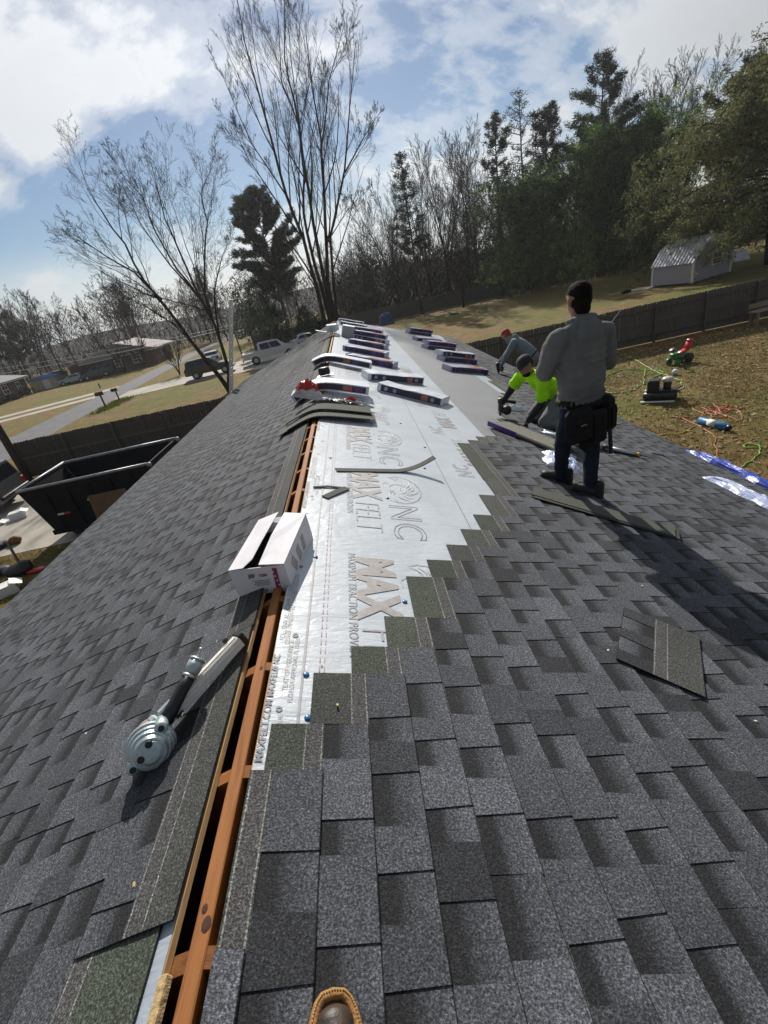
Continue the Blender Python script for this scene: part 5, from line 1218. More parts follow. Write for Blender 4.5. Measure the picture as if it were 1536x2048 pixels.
# ------------------------------------------------------------------ mailboxes
MBX = pmat('mailbox_black', (.018, .017, .016), .5); POSTM = wood_mat('post_wood', (.05, .035, .025), (.10, .075, .055), 2, 12)
for (x, y, lab, s) in ((-21.65, 41.0, 'dark mailbox on a thick wooden post with green grass at its foot', 1.12), (-21.6, 43.6, 'dark mailbox on a thin post, beyond the thick posted one', .95)):
    o = thing('mailbox', lab, 'mailbox', (x, y, 0), R(20), 'mailboxes along the road'); mb = MB(); mb.box((0, 0, .52 * s), (.12 * s, .12 * s, 1.04 * s), None, .01); mb.build('post', POSTM, o)
    mb = MB(); mb.box((-.05, 0, 1.03 * s), (.62 * s, .1, .06)); mb.build('arm', POSTM, o)
    mb = MB(); pr = [(-.11, 0), (.11, 0), (.11, .14), (.08, .20), (0, .235), (-.08, .20), (-.11, .14)]; M4 = Matrix(((0, 0, 1, -.36), (1, 0, 0, 0), (0, 1, 0, 1.065 * s), (0, 0, 0, 1))); mb.prism([(a * s, b_ * s) for a, b_ in pr], .56 * s, M4); mb.build('box', MBX, o)
    mb = MB(); mb.box((-.05, -.13 * s, 1.2 * s), (.03, .015, .12)); mb.build('flag', REDT, o)
mb = MB(); mb.box((0, 0, .3), (.12, .12, .6), None, .02); tag(mb.build('stump_post', POSTM, loc=(-31.8, 60.5, 0)), 'short wooden post on the lawn across the road', 'post')

# ------------------------------------------------------------------ houses across the road
ROOFG = pmat('far_roof_grey', (.22, .215, .215), .9, .15, 4); ROOFV = pmat('far_roof_violet', (.30, .27, .27), .9, .12, 4); WINW = pmat('window_white', (.7, .7, .7), .5); CREAM = pmat('cream_siding', (.44, .40, .30), .8, .1, 3); BLUER = pmat('blue_metal_roof', (.10, .19, .38), .5, .1, 3)
def window_part(o, c, w, h, nrm):
    mb = MB(); d = (w, .06, h) if nrm == 'y' else (.06, w, h); mb.box(c, d); f = mb.build('window', WINW, o)
    for sx in (-1, 1):
        for sz in (-1, 1):
            cc = Vector(c) + (Vector((sx * w * .22, 0, sz * h * .22)) if nrm == 'y' else Vector((0, sx * w * .22, sz * h * .22))); dd = (w * .36, .075, h * .36) if nrm == 'y' else (.075, w * .36, h * .36); mb = MB(); mb.box(cc, dd); mb.build('pane', GLASS, f)
def gable_house(name, label, loc, rz, W, D, H, rise, wallm, roofm, ridge='x', hip=0.0, over=.5, wins=()):
    o = thing(name, label, 'house', loc, rz); mb = MB(); mb.box((0, 0, H / 2), (W, D, H)); wl = mb.build('wall', wallm, o)
    a, b_ = W / 2 + over, D / 2 + over; mb = MB(); t = .12
    if ridge == 'x': vs = [(-a, -b_, H), (a, -b_, H), (a, b_, H), (-a, b_, H), (-a + hip, 0, H + rise), (a - hip, 0, H + rise)]; fs = [(0, 1, 5, 4), (2, 3, 4, 5), (3, 0, 4), (1, 2, 5)]
    else: vs = [(-a, -b_, H), (a, -b_, H), (a, b_, H), (-a, b_, H), (0, -b_ + hip, H + rise), (0, b_ - hip, H + rise)]; fs = [(1, 2, 5, 4), (3, 0, 4, 5), (0, 1, 4), (2, 3, 5)]
    vs = [(x, y, z + .02) for x, y, z in vs]
    n = len(vs); mb.add(vs + [(x, y, z - t) for x, y, z in vs[:4]], fs + [(6, 9, 8, 7), (0, 6, 7, 1), (1, 7, 8, 2), (2, 8, 9, 3), (3, 9, 6, 0)]); mb.build('roof', roofm, o)
    mb = MB(); mb.box((0, 0, H - .17), (2 * a - .04, 2 * b_ - .04, .1)); mb.build('eave_trim', FASC, o)
    for (c, w, h, nn) in wins: window_part(o, c, w, h, nn)
    return o
gable_house('brick_house', 'brown brick house with grey hip roof and shrubs beside the cream shed', (-57, 71, 0), 0, 11, 13, 2.6, 2.0, BRICK, ROOFG, 'y', 4.5, .6, [((5.53, 1.5, 1.5), 1.3, 1.3, 'x'), ((5.53, -3, 1.5), 1.4, 1.2, 'x'), ((5.53, 4.6, 1.5), 1.0, 1.3, 'x'), ((-2, -6.53, 1.5), 1.4, 1.2, 'y'), ((2.5, -6.53, 1.5), 1.2, 1.2, 'y')])
hm = gable_house('brick_house', 'brick house with pale gabled roof and carport across the road', (-38, 86, 0), R(6), 11, 11, 2.5, 1.9, BRICK, ROOFV, 'y', 0, .7, [((2.5, -5.53, 1.4), 1.5, 1.2, 'y'), ((-.5, -5.53, 1.4), 1.2, 1.2, 'y'), ((5.53, -1, 1.4), 1.3, 1.2, 'x')])
mb = MB(); mb.prism([(-5.5, 0), (5.5, 0), (0, 1.72)], .1, Matrix(((1, 0, 0, 0), (0, 0, -1, -5.45), (0, 1, 0, 2.5), (0, 0, 0, 1)))); mb.build('gable_wall', CREAM, hm)
mb = MB(); mb.box((-8.8, -1.5, 2.55), (6.2, 7.5, .14), (0, R(-4), 0)); mb.build('carport_roof', ROOFV, hm)
for yy in (-5, 2): mb = MB(); mb.box((-11.5, yy, 1.2), (.14, .14, 2.4)); mb.build('carport_post', FASC, hm)
mb = MB(); mb.box((-8.8, 4.5, 1.2), (6, 4, 2.4)); mb.build('store_room', BRICK, hm)
mb = MB(); mb.box((.2, 1.8, 4.5), (.5, .5, .9)); mb.build('chimney', BRICK, hm)
o = thing('shed', 'small cream shed with rounded blue roof between the brick houses', 'shed', (-49.6, 80.3, 0)); mb = MB(); mb.box((0, 0, .8), (4.2, 4, 1.6)); mb.build('wall', CREAM, o)
mb = MB(); mb.prism([(2.25 * math.cos(math.pi * k / 8), .55 * math.sin(math.pi * k / 8)) for k in range(9)], 4.3, Matrix(((1, 0, 0, 0), (0, 0, -1, 2.15), (0, 1, 0, 1.605), (0, 0, 0, 1)))); mb.build('roof', BLUER, o, True)
mb = MB(); mb.box((.6, -2.02, .75), (1.1, .05, 1.4)); mb.build('door', FASC, o)

# ------------------------------------------------------------------ the grey shed on the right
SIDL = pmat('shed_siding', (.36, .35, .37), .75, .05, 6); SHRM = pmat('shed_metal_roof', (.46, .48, .50), .42, .08, 4, metal=.35)
sb = Vector((.93, .37, 0)).normalized(); sa = Vector((-.37, .93, 0)).normalized(); M4 = Matrix((sb, sa, Vector((0, 0, 1)))).transposed().to_4x4(); M4.translation = (27.75, 38.6, 0)
o = thing('garden_shed', 'grey barn shed with white ribbed metal gambrel roof under the evergreen', 'shed', mw=M4); GW, GD, z0_, Hs = 4.6, 3.4, .14, 1.5
gam = [(0, 0), (GW, 0), (GW, Hs), (GW - .95, Hs + 1.02), (GW / 2, Hs + 1.52), (.95, Hs + 1.02), (0, Hs)]
def gx(pts, y, th, nm, m, par=o, zo=z0_): mb = MB(); mb.prism(pts, th, Matrix(((1, 0, 0, 0), (0, 0, -1, y + th), (0, 1, 0, zo), (0, 0, 0, 1)))); return mb.build(nm, m, par)
gx(gam, 0, .08, 'gable_wall', SIDL); gx(gam, GD - .08, .08, 'gable_wall', SIDL)
for x in (0, GW - .08): mb = MB(); mb.box((x + .04, GD / 2, z0_ + Hs / 2), (.08, GD - .16, Hs)); mb.build('side_wall', SIDL, o)
rp = [(-.14, Hs - .10), (.95, Hs + 1.06), (GW / 2, Hs + 1.58), (GW - .95, Hs + 1.06), (GW + .14, Hs - .10)]
for (a, b_) in zip(rp, rp[1:]):
    A_, B_ = Vector((a[0], 0, a[1] + z0_)), Vector((b_[0], 0, b_[1] + z0_)); dd = (B_ - A_).normalized(); nn = Vector((-dd.z, 0, dd.x)); mb = MB(); mid = (A_ + B_) / 2 + Vector((0, GD / 2, 0)); F_ = Matrix((dd, Vector((0, 1, 0)), dd.cross(Vector((0, 1, 0))))).transposed(); Ls = (B_ - A_).length
    mb.box(mid + nn * .02, (Ls, GD + .3, .03), F_); pn = mb.build('roof_panel', SHRM, o)
    for k in range(13): mb = MB(); mb.box(mid + nn * .05 + Vector((0, (k - 6) * .285, 0)), (Ls - .01, .05, .035), F_); mb.build('rib', SHRM, pn)
for (x, y) in ((-.01, -.01), (GW + .01, -.01), (-.01, GD + .01)): mb = MB(); mb.box((x, y, z0_ + Hs / 2), (.16, .16, Hs)); mb.build('corner_trim', FASC, o)
mb = MB(); mb.box((2.75, -.03, z0_ + 1.35), (1.15, .07, 1.0)); wf = mb.build('window', FASC, o)
for dx in (-.26, .26):
    for dz in (-.22, .22): mb = MB(); mb.box((2.75 + dx, -.05, z0_ + 1.35 + dz), (.46, .05, .38)); mb.build('pane', GLASS, wf)
for k in range(5): mb = MB(); mb.box((.4 + k * .95, .3, .068), (.3, .3, .136)); mb.build('foundation_block', CONC, o)
mb = MB(); mb.box((GW / 2, GD / 2, .11), (GW - .1, GD - .1, .05)); mb.build('floor', POSTM, o)
mb = MB(); mb.box((0, 0, .03), (1.6, 1.8, .06), (0, 0, .4)); tag(mb.build('paving_slab', CONC, loc=(26.0, 42.3, 0)), 'concrete slab on the grass next to the grey shed', 'slab')
b = Blob(); b.ell((0, 0, .12), (.35, .25, .2)).ell((.3, .1, .1), (.25, .2, .16)).ell((-.25, -.1, .1), (.2, .2, .15)); q = b.build('dark_sack', BLKL, None, (0, 0, 0), .05, 2); q.location = (24.3, 42.0, 0); tag(q, 'dark sack lying on the lawn near the concrete slab', 'sack')
ARB = wood_mat('arbor_wood', (.17, .14, .10), (.28, .23, .17), 2, 10)
o = thing('swing_frame', 'bare wooden swing frame in front of the dark bamboo', 'frame', (37.0, 60.6, 0), R(-25))
for (x, y) in ((-1.3, 0), (1.3, 0), (-1.3, 1.6), (1.3, 1.6)): mb = MB(); mb.box((x, y, 1.3), (.13, .13, 2.6)); mb.build('post', ARB, o)
for y in (0, 1.6): mb = MB(); mb.box((0, y, 2.66), (3.2, .1, .14)); mb.build('beam', ARB, o)
mb = MB(); mb.box((.3, .8, .55), (1.4, .45, .06)); mb.build('swing_seat', pmat('blue_grey_seat', (.22, .27, .33), .6), o)
for sx in (-.35, .95): mb = MB(); mb.tube([(sx, .8, .57), (sx, .8, 2.62)], .012, 5); mb.build('chain', RIMM, o)
mb = MB(); mb.box((0, .8, 2.76), (2.9, 1.7, .06)); mb.build('top_panel', ARB, o)
mb = MB(); mb.box((0, 0, .62), (1.9, .05, 1.35), (R(-52), 0, R(-18)), .01); q = mb.build('board_sign', pmat('white_board', (.6, .6, .62), .6, .15, 4), loc=(36.9, 45.9, 0)); tag(q, 'white board leaning back on the grass right of the grey shed', 'board')
q = crumple('tarp_cover', pmat('dark_blue_tarp', (.02, .045, .15), .5, .3, 3), 1.9, 1.7, .75, 51, None, Matrix.Translation((4.9, 62.3, .0)), 14, 12, .6); tag(q, 'blue tarp covered heap on the lawn beyond the gable', 'tarp')
for (x, y, lab) in ((8.2, 63.0, 'low dark heap of leaves beside the blue tarp heap'), (12.2, 56.0, 'low dark heap of leaves alone on the open far lawn')):
    b = Blob(); b.ell((0, 0, .06), (.5, .3, .12)).ell((.35, .1, .05), (.3, .2, .1)); q = b.build('leaf_pile', SHB, None, (0, 0, 0), .06, 2); q.location = (x, y, 0); tag(q, lab, 'leaf pile', 'leaf heaps on the far lawn')

# ------------------------------------------------------------------ right yard: toy, compressor, hoses, cord
TGRN = pmat('toy_green', (.03, .17, .06), .4); TRED = pmat('toy_red', (.50, .02, .03), .35)
o = thing('ride_on_toy', 'red and green plastic ride on toy on the leafy grass', 'toy', (12.95, 17.85, 0), R(12)); 
mb = MB(); mb.box((0, 0, .30), (.72, .34, .14), None, .05); mb.box((-.22, 0, .40), (.3, .3, .12), None, .04); mb.build('chassis', TGRN, o, True)
mb = MB(); mb.box((.12, 0, .44), (.36, .26, .10), (0, R(-18), 0), .04); mb.box((.36, 0, .62), (.14, .28, .34), (0, R(25), 0), .05); mb.box((.42, 0, .80), (.16, .24, .12), None, .04); mb.build('seat', TRED, o, True)
for (x, y, rr) in ((-.28, -.2, .13), (-.28, .2, .13), (.26, -.2, .19), (.26, .2, .19)): mb = MB(); mb.lathe([(rr * .4, -.05), (rr, -.045), (rr, .045), (rr * .4, .05)], 14, Matrix.Translation((x, y, rr)) @ Matrix.Rotation(math.pi / 2, 4, 'X')); mb.build('wheel', TGRN if rr < .15 else BLKP, o, True)
mb = MB(); mb.tube([(-.25, 0, .42), (-.36, 0, .62)], .02, 8); mb.lathe([(.10, 0), (.115, .012), (.10, .024)], 14, Matrix.Translation((-.37, 0, .62)) @ Matrix.Rotation(-.5, 4, 'Y')); mb.build('steering_wheel', BLKP, o, True)
o = thing('air_compressor', 'black portable air compressor with pale engine top and white base rail', 'compressor', (9.95, 14.25, 0), R(-35))
mb = MB(); 
for yy in (-.17, .17): mb.tube([(-.5, yy, .19), (-.46, yy, .19), (.42, yy, .19), (.46, yy, .19)], [.06, .13, .13, .06], 14)
mb.build('air_tank', BLKP, o, True)
mb = MB(); mb.box((0, 0, .35), (.85, .42, .04), None, .01); mb.build('deck_plate', BLKP, o); mb = MB(); mb.box((-.22, 0, .52), (.34, .34, .32), None, .03); mb.build('engine_block', BLKP, o)
mb = MB(); mb.lathe([(.10, 0), (.16, .02), (.17, .09), (.12, .14), (.02, .16)], 16, Matrix.Translation((.16, .0, .60))); mb.build('engine_cover', pmat('pale_enamel', (.55, .53, .46), .35, .2, 8), o, True); mb = MB(); mb.lathe([(.11, 0), (.12, .24)], 14, Matrix.Translation((.16, 0, .37))); mb.build('pump', BLKP, o, True)
mb = MB(); mb.tube([(-.55, -.36, .05), (.4, -.36, .05)], .035, 8); mb.build('base_rail', FASC, o, True); mb = MB(); mb.tube([(.44, -.2, .3), (.62, -.2, .42), (.62, .2, .42), (.44, .2, .3)], .02, 8); mb.build('handle', BLKP, o, True)
for yy in (-.3, .3): mb = MB(); mb.lathe([(.05, -.04), (.12, -.035), (.12, .035), (.05, .04)], 14, Matrix.Translation((-.34, yy, .12)) @ Matrix.Rotation(math.pi / 2, 4, 'X')); mb.build('wheel', TYRE, o, True)
o = thing('blue_canister', 'blue cylinder with white label lying on the grass by the orange cord', 'canister', (9.56, 11.32, .1), math.atan2(-.81, .16)); mb = MB(); mb.tube([(-.44, 0, 0), (-.42, 0, 0), (.40, 0, 0), (.42, 0, 0)], [.07, .1, .1, .08], 16); mb.build('cylinder', pmat('canister_blue', (.03, .20, .42), .4, .15, 10), o, True)
mb = MB(); mb.tube([(-.14, 0, 0), (.1, 0, 0)], .102, 16); mb.build('label_band', FASC, o, True); mb = MB(); mb.tube([(.42, 0, 0), (.5, 0, 0)], [.09, .05], 12); mb.build('end_cap', BLKP, o, True)
mb = MB(); mb.ell((0, 0, .11), .11, None, 14, 10); tag(mb.build('ball', FASC, None, True, loc=(11.93, 16.53, 0)), 'small white ball on the grass near the ride on toy', 'ball')
def ground_line(name, pts, rad, mat, label, cat, jit=0.0, seed=0, n=6):
    r = random.Random(seed); P = [Vector((x, y, rad)) for x, y in pts]; out = []
    for i in range(len(P) - 1):
        p0, p1, p2, p3 = P[max(0, i - 1)], P[i], P[i + 1], P[min(len(P) - 1, i + 2)]
        for k in range(n):
            t = k / n; q = .5 * ((2 * p1) + (p2 - p0) * t + (2 * p0 - 5 * p1 + 4 * p2 - p3) * t * t + (3 * p1 - p0 - 3 * p2 + p3) * t ** 3); out.append(q + Vector((r.gauss(0, jit), r.gauss(0, jit), abs(r.gauss(0, jit * .5)))))
    out.append(P[-1]); mb = MB(); mb.tube(out, rad, 6); return tag(mb.build(name, mat, None, True), label, cat)
LIME = pmat('lime_hose', (.17, .40, .03), .5); ORNG = pmat('orange_cord', (.46, .12, .04), .5); YEL = pmat('yellow_cord', (.55, .42, .05), .5)
ground_line('air_hose', [(12.49, 21.3), (12.32, 19.81), (11.87, 17.98), (11.64, 16.37), (11.61, 15.71), (11.3, 15.2)], .016, LIME, 'lime green air hose running from the fence to the compressor', 'hose', .02, 1)
ground_line('air_hose', [(11.76, 18.13), (10.9, 16.7), (10.51, 16.18), (9.86, 15.79), (9.39, 15.83), (9.18, 16.22), (9.5, 17.2), (10.16, 18.12), (11.00, 18.62), (11.50, 18.22), (11.9, 17.2), (11.0, 16.6)], .016, LIME, 'lime green air hose lying in a loop behind the standing person', 'hose', .02, 2)
ground_line('air_hose', [(9.5, 9.6), (9.23, 9.78), (9.35, 9.95), (9.5, 9.7), (9.02, 9.23), (8.59, 9.0), (8.18, 8.77), (7.0, 8.2)], .014, LIME, 'lime green air hose end near the eave by the blue tarp', 'hose', .01, 3)
oc = [(10.46, 13.99), (10.25, 13.6), (10.08, 13.11), (10.60, 13.30), (10.21, 13.19)]; r = random.Random(12)
for k in range(26): oc.append((10.42 + r.gauss(0, .28), 12.25 + r.gauss(0, .36)))
oc += [(9.79, 12.16), (9.42, 12.47), (9.2, 12.6)]
ground_line('extension_cord', oc, .013, ORNG, 'tangled orange extension cord on the grass beside the blue cylinder', 'cord', .01, 5)
ground_line('extension_cord', [(9.42, 12.4), (9.21, 10.86), (8.84, 10.27), (8.21, 9.39), (7.4, 8.9)], .012, ORNG, 'thin orange cord running from the tangle to the eave', 'cord', .01, 6)
ground_line('extension_cord', [(9.3, 11.65), (8.67, 11.35), (8.30, 11.52), (7.2, 11.2)], .012, YEL, 'thin yellow cord on the grass below the blue cylinder', 'cord', .01, 7)
o = thing('wooden_bench', 'rough wooden bench standing in the shade of the long fence', 'bench', (19.2, 21.3, 0), R(10)); mb = MB(); mb.box((0, 0, .62), (1.5, .45, .06)); mb.build('seat', ARB, o)
for x in (-.6, .6):
    for yy in (-.17, .17): mb = MB(); mb.box((x, yy, .295), (.09, .09, .59)); mb.build('leg', ARB, o)
mb = MB(); mb.box((0, .2, .85), (1.5, .05, .2)); mb.build('backrest', ARB, o)

# ------------------------------------------------------------------ left yard clutter by the drive
BAGM = pmat('black_bag', (.012, .012, .014), .5, .3, 14, .4, 30); BROWN = pmat('brown_bag', (.16, .06, .02), .7, .2, 10)
def clutter(name, label, cat, loc, shape, mat):
    b = Blob()
    for c, rr in shape: b.ell(c, rr)
    q = b.build(name, mat, None, (0, 0, 0), .03, 3, .008, 8); q.location = loc; return tag(q, label, cat)
clutter('tool_bag', 'black tool bag on the grass below the dumpster drive', 'bag', (-9.85, 11.35, 0), [((0, 0, .16), (.42, .25, .16)), ((.2, .05, .26), (.2, .15, .12))], BAGM)
clutter('tool_bag', 'dark bundle of tools with red strap beside the black tool bag', 'bag', (-10.7, 11.6, 0), [((0, 0, .12), (.5, .22, .13)), ((-.3, .1, .15), (.2, .2, .14))], BAGM)
clutter('work_jacket', 'crumpled dark jacket on the concrete by the drive edge', 'jacket', (-12.2, 13.6, .012), [((0, 0, .1), (.4, .28, .13)), ((.3, .12, .08), (.25, .18, .1))], BAGM)
clutter('paper_bag', 'orange brown bag beside the crumpled jacket', 'bag', (-11.55, 13.75, .012), [((0, 0, .12), (.2, .16, .14))], BROWN)
clutter('work_jacket', 'dark coil of hose lying on the grass strip', 'hose coil', (-10.6, 10.75, 0), [((0, 0, .06), (.35, .2, .08)), ((.3, -.1, .05), (.25, .12, .07))], BAGM)
for (x, y, z, rz, w, lab) in ((-13.15, 16.3, .012, .4, .5, 'white carton on the concrete drive with its lid beside it'), (-13.75, 16.0, .012, .1, .42, 'flat white carton lid on the concrete drive'), (-9.55, 10.35, 0, .6, .55, 'white cardboard box on the grass near the eave')):
    o = thing('carton', lab, 'carton', (x, y, z), rz); hh = .10 if 'flat' in lab else .26; mb = MB(); mb.box((0, 0, hh / 2), (w, w * .75, hh), None, .006); mb.build('carton_body', CARTW, o); mb = MB(); mb.box((w * .52, 0, hh * .95), (w * .5, w * .7, .008), (0, .5, 0)); mb.build('flap', CARTW, o)
mb = MB(); mb.box((0, 0, .45), (.05, .05, .9), (.1, .15, 0)); tag(mb.build('wood_stake', ARB, loc=(-10.05, 11.75, 0)), 'pale wooden stake leaning over the tool bags', 'stake')
clutter('tool_pile', 'red handled tools heaped by the black tool bag', 'tools', (-9.35, 11.25, 0), [((0, 0, .06), (.28, .08, .06)), ((.1, .1, .05), (.2, .06, .05))], TRED)

# ------------------------------------------------------------------ grass blades and leaf litter (cannot be counted)
LEAFM = attr_mat('leaf_litter', .85, None, 0, 0, .3); GRASSM = attr_mat('grass_blade', .85, None, 0, 0, .3, translucent=.2)
def litter(name, label, region, n, fn, mat, seed):
    r = random.Random(seed); mb = MB(); k = 0
    while k < n:
        x, y = r.uniform(*region[0]), r.uniform(*region[1])
        if fn(mb, r, x, y): k += 1
    return tag(mb.build(name, mat, None, False, True), label, name.replace('_', ' '), kind='stuff')
def leaf_fn(mb, r, x, y):
    d = .5 + .5 * mnoise.noise(Vector((x * .35, y * .35, 3))) + max(0, (y - 15) / 9) * .6
    if r.random() > d: return False
    s = r.uniform(.03, .075); a = r.uniform(0, 6.3); z = r.uniform(.006, .03); t1, t2 = r.uniform(-.5, .5), r.uniform(-.5, .5); ca, sa_ = math.cos(a) * s, math.sin(a) * s
    v = r.uniform(.6, 1.3); c = r.choice(((.24, .145, .075), (.31, .21, .12), (.17, .095, .05), (.36, .27, .18)))
    mb.poly([(x - ca, y - sa_, z + t1 * s), (x + sa_ * .6, y - ca * .6, z), (x + ca, y + sa_, z + t2 * s), (x - sa_ * .6, y + ca * .6, z + .01)], tuple(q * v for q in c)); return True
litter('leaf_litter', 'brown fallen leaves strewn over the right yard', ((5.3, 26), (5, 22.2)), 15000, leaf_fn, LEAFM, 3)
def grass_fn(mb, r, x, y):
    d = .5 + .9 * mnoise.noise(Vector((x * .3, y * .3, 9)))
    if r.random() > d: return False
    for _ in range(3):
        px, py = x + r.gauss(0, .03), y + r.gauss(0, .03); a = r.uniform(0, 6.3); h = r.uniform(.04, .11); w = .006
        c = r.choice(((.14, .155, .04), (.20, .17, .065), (.27, .21, .095), (.11, .14, .035))); l = r.gauss(0, .03)
        mb.poly([(px - w * math.cos(a), py - w * math.sin(a), 0), (px + w * math.cos(a), py + w * math.sin(a), 0), (px + l, py + l * .6, h)], c)
    return True
litter('grass_blades', 'short dormant grass blades on the right yard', ((5.0, 20), (4, 21)), 24000, grass_fn, GRASSM, 5)
litter('grass_blades', 'short grass blades beside the drive on the left', ((-13, -5.2), (8, 12.8)), 8000, grass_fn, GRASSM, 6)
litter('grass_blades', 'green grass growing round the mailbox posts', ((-22.4, -20.2), (38.0, 45.5)), 900, lambda mb, r, x, y: (r.random() < 1.5 * math.exp(-min((x + 21.65) ** 2 + (y - 41) ** 2 * .35, (x + 21.6) ** 2 + (y - 43.6) ** 2 * .35) * 1.6)) and (mb.poly([(x - .03, y, 0), (x + .03, y, 0), (x + r.gauss(0, .08), y + r.gauss(0, .08), r.uniform(.1, .28))], r.choice(((.10, .17, .02), (.13, .15, .04), (.16, .13, .05)))) or True), GRASSM, 8)
# ================================================================== trees
BARK = pmat('grey_bark', (.060, .050, .043), .95, .35, 4, .5, 20, spec=.1); BARKD = pmat('dark_bark', (.036, .028, .023), .95, .3, 4, .5, 20, spec=.1); BARKP = pmat('pine_bark', (.075, .05, .036), .95, .35, 5, .5, 16, spec=.1)
NEEDLE = attr_mat('pine_needles', .7, None, 0, 0, .25, translucent=.22); LEAFG = attr_mat('evergreen_leaves', .55, None, 0, 0, .22, translucent=.42); BAMB = attr_mat('bamboo_leaves', .6, None, 0, 0, .35, translucent=.38); BRUSH = attr_mat('brush_twigs', .95, None, 0, 0, .1)
def rvec(r): 
    v = Vector((r.gauss(0, 1), r.gauss(0, 1), r.gauss(0, 1))); return v.normalized()
def branch_path(r, p, d, L, n, wig, up):
    pts = [p.copy()]; d = d.normalized()
    for i in range(n):
        d = (d + rvec(r) * wig + Vector((0, 0, up))).normalized(); p = p + d * (L / n); pts.append(p.copy())
    return pts, d
def sub(mb, r, pts, r0, r1, level, cfg):
    """children along a branch polyline"""
    if level > cfg['levels']: return
    n = cfg['kids'][level - 1]; tot = sum((b - a).length for a, b in zip(pts, pts[1:]))
    for k in range(n):
        f = cfg['from'][level - 1] + (1 - cfg['from'][level - 1]) * (k + r.random()) / n; f = min(f, .985)
        i = min(int(f * (len(pts) - 1)), len(pts) - 2); t = f * (len(pts) - 1) - i; p = pts[i].lerp(pts[i + 1], t); d = (pts[i + 1] - pts[i]).normalized()
        side = d.cross(rvec(r))
        if side.length < .05: continue
        side.normalize(); a = R(r.uniform(*cfg['ang'])); dd = d * math.cos(a) + side * math.sin(a); dd.z += cfg['up0']
        L = tot * cfg['ratio'][level - 1] * r.uniform(.6, 1.15) * (1.15 - .75 * f); rad = max(cfg['rmin'], lerp(r0, r1, f) * r.uniform(.36, .52))
        sg = cfg['segs'][level - 1]; q, _ = branch_path(r, p, dd, L, sg, cfg['wig'], cfg['up']); rr = [max(cfg['rmin'], rad * (1 - .8 * j / sg)) for j in range(sg + 1)]
        mb.tube(q, rr, 4 if level == 1 else 3, False); sub(mb, r, q, rr[0], rr[-1], level + 1, cfg)
CFG = dict(levels=3, kids=(12, 7, 5), ratio=(.42, .45, .5), ang=(22, 48), up0=.12, up=.07, wig=.16, segs=(5, 4, 3), rmin=.008)
CFG['from'] = (.28, .22, .2)
def tree_thing(name, label, loc, group=None): return thing(name, label, 'tree', loc, 0, group)
def stems_tree(name, label, base, stems, cfg, seed, bark, rb, dy=.9, group=None):
    """large bare tree from measured limbs (x,z at the tree's depth), each limb its own spread in depth"""
    o = tree_thing(name, label, base, group); r = random.Random(seed); tr = MB(); cr = MB(); bx, by, bz = base
    for (pts, ra, rz_, dep) in stems:
        n = len(pts); P = [Vector((x - bx, dep * ((i / (n - 1)) ** 1.3) + r.gauss(0, .04), z - bz)) for i, (x, z) in enumerate(pts)]
        F_ = []
        for a, b_ in zip(P, P[1:]):
            for t in (0, .5): F_.append(a.lerp(b_, t) + (rvec(r) * .05 if F_ else Vector()))
        F_.append(P[-1]); m = len(F_) - 1; rr = [lerp(ra, rz_, (i / m) ** .8) for i in range(m + 1)]
        tr.tube(F_, rr, 8); sub(cr, r, F_, ra, rz_, 1, cfg)
    tr.build('trunk', bark, o, True); cr.build('crown', bark, o); return o
cfgL = dict(CFG); cfgL.update(levels=4, kids=(10, 7, 6, 4), ratio=(.56, .56, .56, .6), wig=.22, up=.05, ang=(22, 52), rmin=.0046, segs=(6, 5, 3, 2)); cfgL['from'] = (.32, .22, .2, .15)
stems_tree('bare_tree', 'spreading leafless tree with forked leaning trunks behind the ladder', (-9.3, 35.0, 0), [
    ([(-9.3, 0), (-9.7, 1.5), (-10.4, 3.2), (-10.9, 5.0), (-11.6, 6.8), (-12.1, 8.1), (-12.3, 10.2), (-12.8, 12.0), (-13.0, 13.2)], .19, .02, -1.2),
    ([(-11.6, 6.8), (-12.6, 8.7), (-13.8, 10.0), (-14.9, 11.3)], .085, .015, -1.5), ([(-10.4, 3.2), (-11.6, 5.2), (-13.2, 6.8), (-14.8, 7.8)], .06, .012, 1.5),
    ([(-9.3, 0), (-8.9, 1.5), (-8.8, 3.3), (-8.8, 4.8), (-9.2, 6.5), (-9.5, 9.7), (-9.7, 11.2), (-9.4, 14.2)], .17, .018, .6),
    ([(-9.2, 6.5), (-9.8, 8.3), (-10.2, 10.5), (-10.1, 12.2), (-10.7, 13.6)], .08, .014, -1.6), ([(-9.2, 6.5), (-10.4, 8.6), (-11.4, 11.4), (-11.9, 13.6)], .07, .014, 1.4),
    ([(-8.8, 4.8), (-8.8, 6.6), (-7.9, 9.1), (-7.2, 10.6), (-7.1, 12.2), (-5.9, 13.5)], .09, .014, 1.2), ([(-8.8, 3.3), (-8.1, 6.4), (-7.2, 7.8), (-6.0, 9.0)], .07, .014, -1.0)], cfgL, 21, BARKD, .2)
cfgC = dict(CFG); cfgC.update(levels=4, kids=(12, 7, 6, 4), ratio=(.38, .54, .56, .6), wig=.13, up=.07, ang=(18, 44), rmin=.0056, segs=(6, 5, 3, 2)); cfgC['from'] = (.26, .22, .2, .15)
